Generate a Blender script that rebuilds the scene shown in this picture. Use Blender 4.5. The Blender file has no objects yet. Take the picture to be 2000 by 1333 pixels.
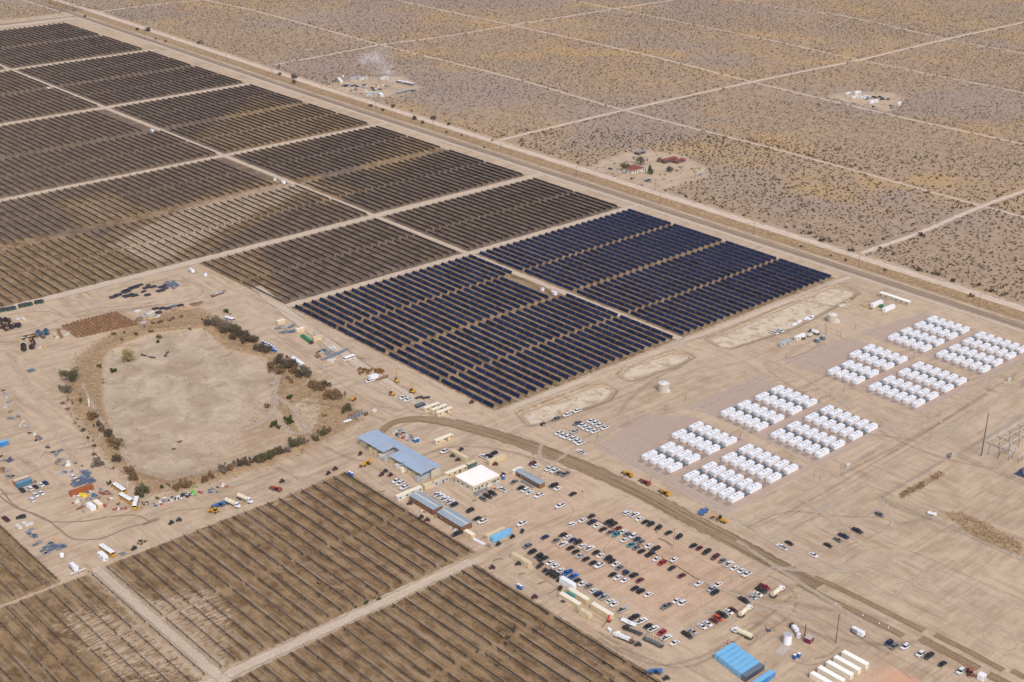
import bpy, bmesh, math, random
import numpy as np
from mathutils import Matrix
# ------------------------------------------------------------------ camera, world, sun
scene = bpy.context.scene
C = scene.collection
R_ = math.radians
H = 356.0; FPX = 2693.86
MR = np.array([[0.73758877, 0.25773504, -0.62412776], [-0.67503011, 0.30503303, -0.67178062], [0.01723818, 0.91680287, 0.39896785]])
cd = bpy.data.cameras.new('camera'); cam = bpy.data.objects.new('camera', cd); C.objects.link(cam)
cd.sensor_width = 36; cd.lens = FPX / 2000 * 36; cd.clip_start = 1; cd.clip_end = 40000
m4 = Matrix([list(MR[0]) + [0], list(MR[1]) + [0], list(MR[2]) + [H], [0, 0, 0, 1]])
cam.matrix_world = m4
scene.camera = cam
SUN_EL, SUN_AZ = 48, 205      # azimuth: degrees clockwise from north (+Y)
w = bpy.data.worlds.new('World'); scene.world = w; w.use_nodes = True
nt = w.node_tree; bg = nt.nodes['Background']
sky = nt.nodes.new('ShaderNodeTexSky'); sky.sky_type = 'NISHITA'; sky.sun_disc = False
sky.sun_elevation = R_(SUN_EL); sky.sun_rotation = R_(SUN_AZ); sky.dust_density = 4.0; sky.air_density = 0.8; sky.ozone_density = 1.2
nt.links.new(sky.outputs[0], bg.inputs[0]); bg.inputs[1].default_value = 0.15
sd = bpy.data.lights.new('sun', 'SUN'); sd.energy = 1.5; sd.angle = R_(18); sd.color = (1, 0.95, 0.88)
sun = bpy.data.objects.new('sun', sd); C.objects.link(sun)
sun.rotation_euler = (R_(90 - SUN_EL), 0, R_(180 - SUN_AZ)); sun.location = (0, 0, 500)
scene.view_settings.view_transform = 'Standard'; scene.view_settings.look = 'None'
scene.view_settings.exposure = 0.24; scene.view_settings.gamma = 1
try:
    scene.cycles.use_denoising = True; scene.cycles.transparent_max_bounces = 64; scene.cycles.max_bounces = 6; scene.cycles.volume_bounces = 3
except Exception: pass
rnd = random.Random(7)
# ------------------------------------------------------------------ geometry helpers
def G(px, py, z=0.0):
    """point of the photograph's ground -> world (used once, to survey the site plan)"""
    v = MR @ np.array([px - 1000.0, 666.5 - py, -FPX]); t = (H - z) / -v[2]
    return (float(v[0] * t), float(v[1] * t))
def P(x, y, z=0.0):
    v = MR.T @ np.array([x, y, z - H]); return (1000 + FPX * v[0] / -v[2], 666.5 - FPX * v[1] / -v[2])
def Z(ox, oy, x, y, k=3.92): return (ox + x / k, oy + y / k)
def GP(L, z=0.0): return [G(a, b, z) for a, b in L]
def sdf(X, Y, poly):
    X = np.asarray(X, float); Y = np.asarray(Y, float)
    d = np.full(X.shape, 1e18); ins = np.zeros(X.shape, bool); n = len(poly)
    for i in range(n):
        x0, y0 = poly[i]; x1, y1 = poly[(i + 1) % n]
        ex, ey = x1 - x0, y1 - y0
        t = np.clip(((X - x0) * ex + (Y - y0) * ey) / (ex * ex + ey * ey + 1e-9), 0, 1)
        d = np.minimum(d, (X - x0 - t * ex) ** 2 + (Y - y0 - t * ey) ** 2)
        c = ((y0 > Y) != (y1 > Y)) & (X < (x1 - x0) * (Y - y0) / (y1 - y0 + 1e-12) + x0)
        ins ^= c
    d = np.sqrt(d); return np.where(ins, d, -d)
def dline(X, Y, pts):
    X = np.asarray(X, float); Y = np.asarray(Y, float); d = np.full(X.shape, 1e18)
    for (x0, y0), (x1, y1) in zip(pts, pts[1:]):
        ex, ey = x1 - x0, y1 - y0
        t = np.clip(((X - x0) * ex + (Y - y0) * ey) / (ex * ex + ey * ey + 1e-9), 0, 1)
        d = np.minimum(d, (X - x0 - t * ex) ** 2 + (Y - y0 - t * ey) ** 2)
    return np.sqrt(d)
def S(v): v = np.clip(v, 0, 1); return v * v * (3 - 2 * v)
def W(s, f): return S(0.5 + s / (2 * f))
class MB:
    def __init__(s): s.v = []; s.f = []; s.m = []
    def add(s, vs, fs, mi=0):
        o = len(s.v); s.v += vs; s.f += [tuple(i + o for i in f) for f in fs]; s.m += [mi] * len(fs); return s
    def box(s, cx, cy, cz, sx, sy, sz, mi=0, rz=0.0, tx=1.0, ty=1.0):
        """centre, full sizes; tx, ty taper the top"""
        a, b, c = sx / 2, sy / 2, sz / 2; cr, sr = math.cos(rz), math.sin(rz); vs = []
        for zz, kx, ky in ((-c, 1, 1), (c, tx, ty)):
            for x, y in ((-a * kx, -b * ky), (a * kx, -b * ky), (a * kx, b * ky), (-a * kx, b * ky)):
                vs.append((cx + x * cr - y * sr, cy + x * sr + y * cr, cz + zz))
        return s.add(vs, [(3, 2, 1, 0), (4, 5, 6, 7), (0, 1, 5, 4), (1, 2, 6, 5), (2, 3, 7, 6), (3, 0, 4, 7)], mi)
    def cyl(s, p0, p1, r0, r1=None, n=10, mi=0, cap=True):
        r1 = r0 if r1 is None else r1
        p0 = np.array(p0, float); p1 = np.array(p1, float); d = p1 - p0; d /= np.linalg.norm(d)
        u = np.cross(d, [0, 0, 1.0] if abs(d[2]) < .9 else [1.0, 0, 0]); u /= np.linalg.norm(u); v = np.cross(d, u)
        vs = []
        for p, r in ((p0, r0), (p1, r1)):
            for i in range(n):
                a = 2 * math.pi * i / n; vs.append(tuple(p + r * (math.cos(a) * u + math.sin(a) * v)))
        fs = [(i, (i + 1) % n, n + (i + 1) % n, n + i) for i in range(n)]
        if cap: fs += [tuple(range(n - 1, -1, -1)), tuple(range(n, 2 * n))]
        return s.add(vs, fs, mi)
    def prof(s, pts, y0, y1, mi=0, inset=0.0, zi=1e9):
        """side profile in x,z extruded over y; points above zi are drawn in by inset"""
        n = len(pts); vs = []
        for y, k in ((y0, 1), (y1, -1)):
            vs += [(x, y + (k * inset if z > zi else 0), z) for x, z in pts]
        fs = [(i, (i + 1) % n, n + (i + 1) % n, n + i) for i in range(n)]
        return s.add(vs, fs + [tuple(range(n - 1, -1, -1)), tuple(range(n, 2 * n))], mi)
    def mesh(s, name, mats):
        me = bpy.data.meshes.new(name); me.from_pydata(s.v, [], s.f)
        for m in (mats if isinstance(mats, (list, tuple)) else [mats]): me.materials.append(m)
        if any(s.m): me.polygons.foreach_set('material_index', s.m)
        me.update(); return me
    def build(s, name, mats, parent=None, loc=None, rot=None):
        o = bpy.data.objects.new(name, s.mesh(name, mats)); C.objects.link(o)
        if parent: o.parent = parent
        if loc: o.location = loc
        if rot: o.rotation_euler = rot
        return o
def npmesh(name, V, F, mats, smooth=False):
    """big mesh from arrays; F is (n,k)"""
    me = bpy.data.meshes.new(name); n, k = F.shape
    me.vertices.add(len(V)); me.vertices.foreach_set('co', np.ascontiguousarray(V, np.float32).ravel())
    me.loops.add(n * k); me.loops.foreach_set('vertex_index', np.ascontiguousarray(F, np.int32).ravel())
    me.polygons.add(n); me.polygons.foreach_set('loop_start', np.arange(0, n * k, k, dtype=np.int32))
    me.polygons.foreach_set('loop_total', np.full(n, k, np.int32))
    if smooth: me.polygons.foreach_set('use_smooth', np.ones(n, bool))
    for m in (mats if isinstance(mats, (list, tuple)) else [mats]): me.materials.append(m)
    me.update(calc_edges=True); return me
def tag(o, label=None, cat=None, group=None, kind=None):
    if label: o['label'] = label
    if cat: o['category'] = cat
    if group: o['group'] = group
    if kind: o['kind'] = kind
    return o
def empty(name, loc=(0, 0, 0), rz=0.0):
    o = bpy.data.objects.new(name, None); o.empty_display_size = 1; C.objects.link(o); o.location = loc; o.rotation_euler = (0, 0, rz); return o
KIDS = {}
def kids(o):
    return KIDS.get(o.name, [])
def reg(root):
    """remember the parts of a prototype so that copies need no search"""
    for c in root.children: KIDS.setdefault(root.name, []).append(c); reg(c)
    return root
def dup(o, loc=None, rz=None, parent=None):
    c = o.copy(); C.objects.link(c)
    if parent: c.parent = parent
    for ch in kids(o): dup(ch, parent=c)
    if loc is not None: c.location = loc
    if rz is not None: c.rotation_euler = (0, 0, rz)
    return c
ORD = ['', 'first', 'second', 'third', 'fourth', 'fifth', 'sixth', 'seventh', 'eighth', 'ninth', 'tenth', '11th', '12th', '13th', '14th', '15th', '16th', '17th', '18th', '19th', '20th', '21st', '22nd', '23rd', '24th', '25th', '26th', '27th', '28th', '29th', '30th', '31st', '32nd', '33rd', '34th', '35th', '36th']
def od(n): return ORD[n] if n < len(ORD) else str(n) + 'th'
NUM = ['', 'one', 'two', 'three', 'four', 'five', 'six', 'seven', 'eight', 'nine', 'ten', 'eleven', 'twelve', 'thirteen', 'fourteen', 'fifteen']
def nu(n): return NUM[n] if n < len(NUM) else str(n)
# ------------------------------------------------------------------ materials
class NT:
    def __init__(s, m): s.t = m.node_tree; s.n = s.t.nodes; s.l = s.t.links
    def inp(s, sock, v):
        if isinstance(v, bpy.types.NodeSocket): s.l.new(v, sock)
        elif v is not None: sock.default_value = v if not isinstance(v, tuple) or len(v) != 3 or sock.type != 'RGBA' else (*v, 1)
    def tex(s, scale, det=3, rough=.55, vec=None, kind='N', sc=None, rot=None, dist=0.0):
        if sc or rot:
            mp = s.n.new('ShaderNodeMapping'); s.l.new(vec, mp.inputs[0])
            if sc: mp.inputs['Scale'].default_value = sc
            if rot: mp.inputs['Rotation'].default_value = (0, 0, rot)
            vec = mp.outputs[0]
        if kind == 'N':
            t = s.n.new('ShaderNodeTexNoise'); t.inputs['Detail'].default_value = det; t.inputs['Roughness'].default_value = rough; t.inputs['Distortion'].default_value = dist
        else: t = s.n.new('ShaderNodeTexVoronoi')
        t.inputs['Scale'].default_value = scale
        if vec is not None: s.l.new(vec, t.inputs['Vector'])
        return t.outputs[0]
    def ramp(s, x, a, b):
        t = s.n.new('ShaderNodeMapRange'); t.interpolation_type = 'SMOOTHSTEP'
        s.inp(t.inputs[0], x); t.inputs[1].default_value = a; t.inputs[2].default_value = b; return t.outputs[0]
    def m(s, op, a, b=0.0, c=None):
        t = s.n.new('ShaderNodeMath'); t.operation = op; s.inp(t.inputs[0], a); s.inp(t.inputs[1], b)
        if c is not None: s.inp(t.inputs[2], c)
        return t.outputs[0]
    def mix(s, f, a, b, mode='MIX'):
        t = s.n.new('ShaderNodeMix'); t.data_type = 'RGBA'; t.blend_type = mode
        s.inp(t.inputs[0], f); s.inp(t.inputs[6], a); s.inp(t.inputs[7], b); return t.outputs[2]
    def pos(s): g = s.n.new('ShaderNodeNewGeometry'); return g.outputs['Position']
    def obj(s): g = s.n.new('ShaderNodeTexCoord'); return g.outputs['Object']
    def oinfo(s): return s.n.new('ShaderNodeObjectInfo').outputs['Random']
MATS = {}
def mat(name, col, rough=.6, metal=0.0, var=.12, scale=1.5, dirt=None, spec=None):
    """painted or plain surface with a little wear; dirt = (colour, amount)"""
    if name in MATS: return MATS[name]
    m = bpy.data.materials.new(name); m.use_nodes = True; t = NT(m); b = t.n['Principled BSDF']
    p = t.obj(); n = t.tex(scale, 4, .6, p)
    c = t.mix(t.ramp(n, .3, .75), tuple(x * (1 - var) for x in col), tuple(min(1, x * (1 + var)) for x in col))
    if dirt: c = t.mix(t.m('MULTIPLY', t.ramp(t.tex(scale * .6, 5, .65, p, dist=.6), .42, .72), dirt[1]), c, dirt[0])
    t.inp(b.inputs['Base Color'], c); b.inputs['Roughness'].default_value = rough; b.inputs['Metallic'].default_value = metal
    if spec is not None: b.inputs['Specular IOR Level'].default_value = spec
    MATS[name] = m; return m
DUST = (.42, .33, .25)
# ------------------------------------------------------------------ site plan (surveyed outlines, metres; +Y is north)
basin = GP([(200, 700), (215, 682), (290, 652), (395, 640), (440, 680), (520, 700), (545, 725), (540, 790), (560, 830), (585, 862), (540, 882), (440, 915), (330, 938), (262, 918), (218, 850), (200, 780)])
belt = GP([(140, 700), (200, 655), (300, 612), (390, 600), (450, 630), (540, 690), (620, 735), (700, 790), (715, 822), (660, 855), (600, 885), (450, 938), (320, 966), (272, 968), (205, 905), (150, 830), (112, 765)])
oval = GP([(573, 790), (600, 780), (622, 792), (615, 830), (592, 850), (572, 820)])
pads = [GP([(1005, 806), (1150, 751), (1185, 749), (1208, 763), (1195, 782), (1060, 830), (1030, 834)]),
        GP([(1202, 731), (1222, 712), (1310, 684), (1335, 684), (1360, 698), (1335, 712), (1240, 746), (1220, 744)]),
        GP([(1374, 662), (1500, 609), (1615, 559), (1655, 559), (1682, 573), (1660, 587), (1560, 640), (1430, 683), (1402, 679)])]
yards = [GP([(1130, 335), (1170, 312), (1240, 290), (1330, 300), (1390, 330), (1395, 346), (1290, 374), (1200, 350)]),
         GP([(630, 168), (700, 150), (790, 148), (830, 172), (780, 192), (725, 192), (655, 178)]),
         GP([(1606, 190), (1650, 178), (1750, 180), (1772, 195), (1740, 222), (1690, 210)])]
gravels = [[(492, 368), (563, 368), (563, 450), (545, 470), (492, 462)], [(572, 368), (636, 368), (636, 462), (572, 462)],
           [(667, 368), (732, 368), (732, 462), (667, 466)], [(742, 366), (806, 366), (806, 452), (742, 462)]]
subpad = GP([(1868, 893), (2000, 815), (2300, 900), (2300, 1250), (2000, 1110), (1722, 975)])
carpark = GP([(1105, 1012), (1190, 990), (1330, 1040), (1490, 1125), (1440, 1180), (1290, 1235), (1110, 1130), (1010, 1070)])
officeyard = GP([(900, 960), (1060, 890), (1150, 920), (1160, 1000), (1000, 1060), (930, 1030)])
redsoil = GP([(1660, 1340), (1715, 1292), (1745, 1300), (1830, 1350), (1760, 1420)])
barepatch = GP([(90, 1200), (160, 1180), (250, 1190), (330, 1150), (430, 1135), (480, 1195), (470, 1290), (430, 1340), (200, 1340), (150, 1280)])
bare3 = GP([(190, 480), (260, 440), (360, 400), (500, 360), (620, 345), (640, 365), (520, 420), (420, 470), (330, 520), (270, 520)])
bare4 = GP([(430, 240), (500, 190), (640, 215), (700, 240), (560, 290), (460, 300), (380, 270)])
# tracker blocks: x0, x1, y0, y1 (field floor, brown weeds)
fields = [(480, 641, 531, 739), (645, 816, 531, 739), (478, 641, 746, 853), (645, 816, 746, 853), (250, 641, 861, 1083), (645, 816, 865, 1083),
          (300, 641, 1092, 1313), (645, 816, 1093, 1313), (350, 641, 1325, 1541), (645, 816, 1325, 1541), (400, 641, 1551, 1770), (645, 816, 1551, 1770),
          (235, 373, 424, 528), (100, 225, 424, 527), (100, 213, 529, 700), (120, 366, 260, 416)]
EWR = [(970, 1), (553, 1), (1397, 1), (1819, 1)]
desert_roads = [([(876, 968), (1060, 974), (1276, 973), (1477, 966), (1685, 970), (2200, 966)], 9),
    ([(876, 551), (955, 549), (1057, 553), (1300, 551), (2300, 551)], 9),
    ([(896, 1384), (976, 1391), (1065, 1400), (1164, 1392), (1286, 1396), (1490, 1398), (1623, 1397), (2400, 1397)], 7),
    ([(884, 1819), (979, 1822), (1059, 1817), (1500, 1815), (2400, 1815)], 7),
    ([(1057, 300), (1057, 553), (1061, 668), (1063, 786), (1060, 974), (1070, 1168), (1064, 1393), (1069, 1694), (1059, 1817), (1060, 2400)], 6),
    ([(1268, 300), (1270, 631), (1268, 783), (1274, 965), (1288, 1161), (1286, 1396), (1281, 1650), (1280, 2400)], 7),
    ([(1476, 500), (1476, 744), (1477, 966), (1488, 1117), (1490, 1398), (1488, 2400)], 6),
    ([(1682, 700), (1682, 857), (1685, 970), (1718, 1165), (1693, 1344), (1690, 2400)], 6)]
def strip_x(Y): return 845.0 + np.interp(Y, [300, 1250, 1830], [0, 6, 22]) - 1   # the embankment bends slightly to the east
# ---- relief
def hgt(X, Y):
    X = np.asarray(X, float); Y = np.asarray(Y, float); z = np.zeros(np.broadcast(X, Y).shape)
    near = (X < 520) & (Y < 820)
    if near.any():
        b = sdf(X, Y, basin); z = z - 1.3 * S((b + 1) / 7) * near + .9 * np.exp(-((b + 5) / 2.6) ** 2) * near
    for p in pads: d = sdf(X, Y, p); z = z - .9 * S((d + .5) / 3.5)
    sx = X - strip_x(Y); z = z - 1.0 * np.exp(-((sx - 9) / 4.0) ** 2) + .5 * np.exp(-((sx + 3) / 3.0) ** 2)
    return z
def hz(x, y): return float(hgt(np.array([x]), np.array([y]))[0])
# ---- one ground sheet out to the horizon
def axis(segs):
    out = []
    for a, b, st in segs: out += list(np.arange(a, b, st))
    return np.array(out + [segs[-1][1]], float)
ax = axis([(-9000, -1000, 2000), (-1000, 100, 110), (100, 240, 2.5), (240, 520, 1.1), (520, 890, 1.8), (890, 1400, 5), (1400, 2300, 9), (2300, 12000, 1940)])
ay = axis([(-9000, 0, 1800), (0, 250, 25), (250, 560, 1.1), (560, 780, 1.4), (780, 1130, 3), (1130, 2100, 6), (2100, 12000, 1980)])
X, Y = np.meshgrid(ax, ay); X = X.ravel(); Y = Y.ravel()
sx = X - strip_x(Y)
desert = np.maximum(W(sx - 30, 2.0), W(Y - 1838 - 0 * X, 4))
w_weed = np.zeros_like(X)
for i, (a, b, c, d) in enumerate(fields):
    w_weed = np.maximum(w_weed, W(np.minimum(np.minimum(X - a, b - X), np.minimum(Y - c, d - Y)), 1.6) * (.72 if i < 2 else 1.0 if 11 < i else 1.75 if i in (2, 3, 5, 7, 9, 11) else 1.45))
w_weed *= 1 - .56 * W(sdf(X, Y, barepatch), 14); w_weed *= 1 - .72 * W(sdf(X, Y, bare3), 16); w_weed *= 1 - .62 * W(sdf(X, Y, bare4), 26)
for q_ in ([(405, 515), (500, 480), (545, 575), (470, 570)], [(700, 330), (800, 260), (860, 290), (760, 340)], [(120, 400), (200, 380), (300, 420), (180, 440)], [(620, 360), (700, 370), (640, 400)][:3], [(430, 830), (530, 1000), (620, 960)]): w_weed *= 1 - .6 * W(sdf(X, Y, GP(q_)), 16)
w_weed = np.where(sdf(X, Y, GP([(-80, 480), (165, 455), (292, 532), (-80, 650)])) > 0, np.minimum(w_weed, 1.0), w_weed)
b_ = sdf(X, Y, basin); fl = W(b_ - 1, 3.0)
w_org = np.maximum(.72 * W(sdf(X, Y, belt), 8) * (1 - fl), W(8 - np.abs(sx - 9), 2.0))
w_org = np.maximum(w_org, .5 * W(sdf(X, Y, GP([(470, 830), (505, 825), (515, 860), (480, 880), (462, 860)])), 6))
w_org = np.maximum(w_org, .5 * W(sdf(X, Y, GP([(440, 840), (480, 790), (560, 810), (585, 862), (520, 890), (450, 905)])), 14)); w_org = np.maximum(w_org, .42 * W(sdf(X, Y, GP([(395, 650), (520, 700), (545, 735), (500, 740), (440, 700), (380, 670)])), 10))
w_org *= 1 - W(sdf(X, Y, oval), 3)
w_pale = np.maximum(.8 * fl * (1 - .75 * W(sdf(X, Y, GP([(500, 780), (545, 760), (600, 862), (530, 890), (455, 905), (425, 880), (470, 840)])), 12)), .8 * W(sdf(X, Y, oval), 3)); w_dark = np.zeros_like(X); w_pad = np.zeros_like(X)
for p in pads:
    d = sdf(X, Y, p); w_pale = np.maximum(w_pale, W(d - 3.5, 2.5)); w_pad = np.maximum(w_pad, W(d - 3.5, 2.5)); w_dark = np.maximum(w_dark, .6 * np.exp(-((d - .5) / 1.8) ** 2)); w_org = np.maximum(w_org, .75 * np.exp(-((d - 4) / 2.2) ** 2))
w_grav = np.zeros_like(X)
for p in gravels: w_grav = np.maximum(w_grav, W(sdf(X, Y, p), 3.5))
w_grav = np.maximum(w_grav, .22 * W(sdf(X, Y, subpad), 8)); w_pink = np.zeros_like(X)
w_pink = np.maximum(.55 * W(sdf(X, Y, carpark), 14), .36 * W(sdf(X, Y, officeyard), 9)); w_pink = np.maximum(w_pink, 2.4 * W(sdf(X, Y, redsoil), 2.5))
for p in yards: k = W(sdf(X, Y, p), 16); desert = desert * (1 - .78 * k)
o1 = W(np.minimum(sdf(X, Y, GP([(1722, 975), (1870, 893), (1990, 935), (2010, 1110)])), 9), 8)
w_org = np.maximum(w_org, .85 * W(sdf(X, Y, GP([(1755, 965), (1835, 920), (1845, 930), (1790, 960), (1760, 975)])), 2.5))
w_org = np.maximum(w_org, .8 * W(sdf(X, Y, GP([(1835, 1000), (1880, 1000), (2000, 1060), (2000, 1090), (1900, 1050)])), 3.5))
w_org = np.maximum(w_org, .35 * W(sdf(X, Y, GP([(1600, 1130), (1850, 1225), (1990, 1320), (1960, 1325), (1830, 1250), (1600, 1150)])), 2.5))
for q_, k_ in (([(1440, 1195), (1500, 1190), (1540, 1215), (1525, 1245), (1480, 1240), (1455, 1222)], .5), ([(1470, 1240), (1510, 1240), (1520, 1290), (1490, 1300), (1478, 1262)], .42), ([(1535, 1150), (1562, 1165), (1552, 1205), (1528, 1215)], .4), ([(1530, 1290), (1570, 1270), (1625, 1265), (1640, 1285), (1580, 1310), (1540, 1320)], .42), ([(1180, 1245), (1250, 1262), (1270, 1290), (1215, 1290), (1180, 1268)], .5), ([(1380, 1290), (1440, 1262), (1455, 1275), (1400, 1333), (1375, 1333)], .35), ([(1690, 1060), (1700, 1058), (1702, 1070), (1690, 1072)], .3), ([(880, 850), (960, 848), (1040, 880), (960, 885), (890, 870)], .36), ([(690, 905), (730, 860), (745, 870), (720, 930), (760, 950), (740, 962), (695, 935)], .3)):
    w_dark = np.maximum(w_dark, k_ * W(sdf(X, Y, GP(q_)) - 1, 5))
near = (X > 100) & (X < 2300) & (Y > 200) & (Y < 2100)
Zc = np.where(near, hgt(X, Y), 0.0)
nx, ny = len(ax), len(ay); idx = np.arange(nx * ny).reshape(ny, nx)
F = np.stack([idx[:-1, :-1], idx[:-1, 1:], idx[1:, 1:], idx[1:, :-1]], -1).reshape(-1, 4)
gm = bpy.data.materials.new('desert_ground'); gm.use_nodes = True
me = npmesh('ground', np.stack([X, Y, Zc], 1), F, gm, True)
for nm, ch in (('zone_a', (desert, w_weed, w_org, w_pale)), ('zone_b', (w_grav, w_dark, w_pink, w_pad))):
    a = me.color_attributes.new(nm, 'FLOAT_COLOR', 'POINT'); a.data.foreach_set('color', np.stack(ch, 1).astype(np.float32).ravel())
ground = bpy.data.objects.new('ground', me); C.objects.link(ground); tag(ground, kind='structure')
SAND_A, SAND_B = (.495, .38, .27), (.33, .24, .16)
def sand_nodes(t, p):
    n1 = t.tex(.012, 4, .6, p); n2 = t.tex(.11, 5, .62, p, dist=.4); n3 = t.tex(1.3, 4, .6, p)
    sE = t.tex(1.0, 4, .6, p, sc=(.03, .33, 1), dist=.6); sN = t.tex(1.0, 4, .6, p, sc=(.33, .03, 1), dist=.6)
    sD = t.tex(1.0, 4, .6, p, sc=(.025, .3, 1), rot=.9, dist=.9)
    st = t.mix(t.ramp(t.tex(.02, 2, .5, p), .42, .58), sE, sN); st = t.mix(t.ramp(t.tex(.013, 2, .5, p), .5, .62), st, sD)
    f = t.m('ADD', t.m('MULTIPLY', n1, .3), t.m('ADD', t.m('MULTIPLY', n2, .34), t.m('MULTIPLY', st, .52)))
    f = t.m('ADD', f, t.m('MULTIPLY', t.m('SUBTRACT', n3, .5), .16))
    c = t.mix(t.ramp(f, .42, .69), SAND_B, SAND_A)
    c = t.mix(t.m('MULTIPLY', t.ramp(t.tex(.05, 4, .6, p), .55, .75), .35), c, (.44, .30, .21))
    return c, n2, n3
t = NT(gm); p = t.pos(); b = t.n['Principled BSDF']
sand, n2, n3 = sand_nodes(t, p)
va = t.n.new('ShaderNodeVertexColor'); va.layer_name = 'zone_a'; vb = t.n.new('ShaderNodeVertexColor'); vb.layer_name = 'zone_b'
sa = t.n.new('ShaderNodeSeparateColor'); t.l.new(va.outputs[0], sa.inputs[0]); sb = t.n.new('ShaderNodeSeparateColor'); t.l.new(vb.outputs[0], sb.inputs[0])
n5 = t.tex(3.2, 3, .6, p); nm_ = t.tex(.35, 5, .65, p, dist=.5)
def edge(wt, k=.9, lo=.3, hi=.7): return t.ramp(t.m('ADD', wt, t.m('MULTIPLY', t.m('SUBTRACT', nm_, .5), k)), lo, hi)
# desert floor
big = t.tex(.0045, 4, .55, p, dist=.5); mid = t.tex(.016, 4, .6, p, dist=.4)
dc = t.mix(t.ramp(n2, .3, .7), (.29, .205, .135), (.395, .29, .195))
dc = t.mix(t.m('MULTIPLY', t.ramp(big, .40, .62), t.ramp(mid, .36, .66)), dc, (.43, .285, .14))
dc = t.mix(t.m('MULTIPLY', t.ramp(t.tex(.0035, 3, .5, p), .5, .62), .55), dc, (.30, .235, .205))
dc = t.mix(t.m('MULTIPLY', t.ramp(t.tex(.9, 3, .7, p), .56, .72), .55), dc, (.20, .15, .10))
col = t.mix(edge(sa.outputs[0], 1.0), sand, dc)
# weeds under the trackers: brown mats, dark tufts, paler wheel lines along the rows
wl = t.tex(1.0, 3, .6, p, sc=(.55, .02, 1))
wc = t.mix(t.ramp(t.tex(.22, 5, .7, p, sc=(1, .55, 1), dist=.5), .3, .72), (.115, .068, .032), (.33, .225, .13))
wc = t.mix(t.m('MULTIPLY', t.ramp(wl, .48, .66), .5), wc, (.40, .30, .21))
wc = t.mix(t.m('MULTIPLY', t.ramp(n5, .52, .7), .6), wc, (.15, .10, .055))
wc = t.mix(t.m('MULTIPLY', t.ramp(t.tex(.06, 3, .6, p), .5, .7), .4), wc, (.33, .225, .115))
wd2 = t.mix(t.ramp(t.tex(.12, 5, .7, p, dist=.6), .3, .7), (.095, .068, .05), (.225, .165, .12)); wc = t.mix(t.ramp(sa.outputs[1], 1.0, 1.6), wc, wd2)
ew = t.tex(1.0, 4, .7, p, sc=(.16, .75, 1), dist=.4); wm = t.ramp(t.m('ADD', sa.outputs[1], t.m('MULTIPLY', t.m('SUBTRACT', t.m('ADD', t.m('MULTIPLY', ew, .6), t.m('MULTIPLY', nm_, .4)), .5), 2.2)), .36, .6)
col = t.mix(wm, col, wc)
oc = t.mix(t.ramp(nm_, .35, .7), (.22, .14, .072), (.42, .285, .16)); oc = t.mix(t.m('MULTIPLY', t.ramp(n5, .5, .7), .4), oc, (.17, .115, .06))
col = t.mix(t.m('MULTIPLY', edge(sa.outputs[2], 1.1, .32, .72), .85), col, oc)
pc = t.mix(t.ramp(t.tex(.05, 6, .72, p, dist=.5), .3, .72), (.29, .215, .145), (.53, .425, .315)); pc = t.mix(t.m('MULTIPLY', t.ramp(t.tex(.35, 4, .7, p), .54, .7), .5), pc, (.30, .22, .14))
pc = t.mix(t.m('MULTIPLY', t.ramp(t.tex(.022, 5, .65, p, dist=.8), .5, .68), .6), pc, (.35, .235, .135)); pc = t.mix(t.m('MULTIPLY', t.ramp(t.tex(.16, 5, .75, p, dist=.6), .56, .68), .5), pc, (.56, .48, .38))
pd = t.mix(t.ramp(t.tex(.16, 5, .75, p, dist=.7), .36, .56), (.38, .275, .175), (.60, .505, .39)); pc = t.mix(vb.outputs[1], pc, pd)
col = t.mix(t.m('MULTIPLY', t.m('MAXIMUM', edge(va.outputs[1], .8), t.ramp(vb.outputs[1], .35, .65)), .85), col, pc)
gc = t.mix(t.ramp(n3, .3, .7), (.345, .26, .215), (.43, .33, .28))
col = t.mix(t.m('MULTIPLY', edge(sb.outputs[0], .5), .8), col, gc)
col = t.mix(t.m('MULTIPLY', t.ramp(t.m('ADD', sb.outputs[2], t.m('MULTIPLY', n2, .3)), .2, 1.7), .9), col, (.56, .315, .205))
col = t.mix(t.m('MULTIPLY', edge(sb.outputs[1], .8), .8), col, (.21, .15, .095))
fine = t.tex(.7, 5, .75, p); col = t.mix(.08, col, t.mix(t.ramp(fine, .3, .7), (.0, .0, .0), (1, 1, 1)), 'OVERLAY')
t.inp(b.inputs['Base Color'], col); b.inputs['Roughness'].default_value = .95; b.inputs['Specular IOR Level'].default_value = .15
bp = t.n.new('ShaderNodeBump'); bp.inputs['Strength'].default_value = .3; bp.inputs['Distance'].default_value = .35
t.l.new(t.m('ADD', n2, t.m('MULTIPLY', n3, .35)), bp.inputs['Height']); t.l.new(bp.outputs[0], b.inputs['Normal'])
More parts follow.
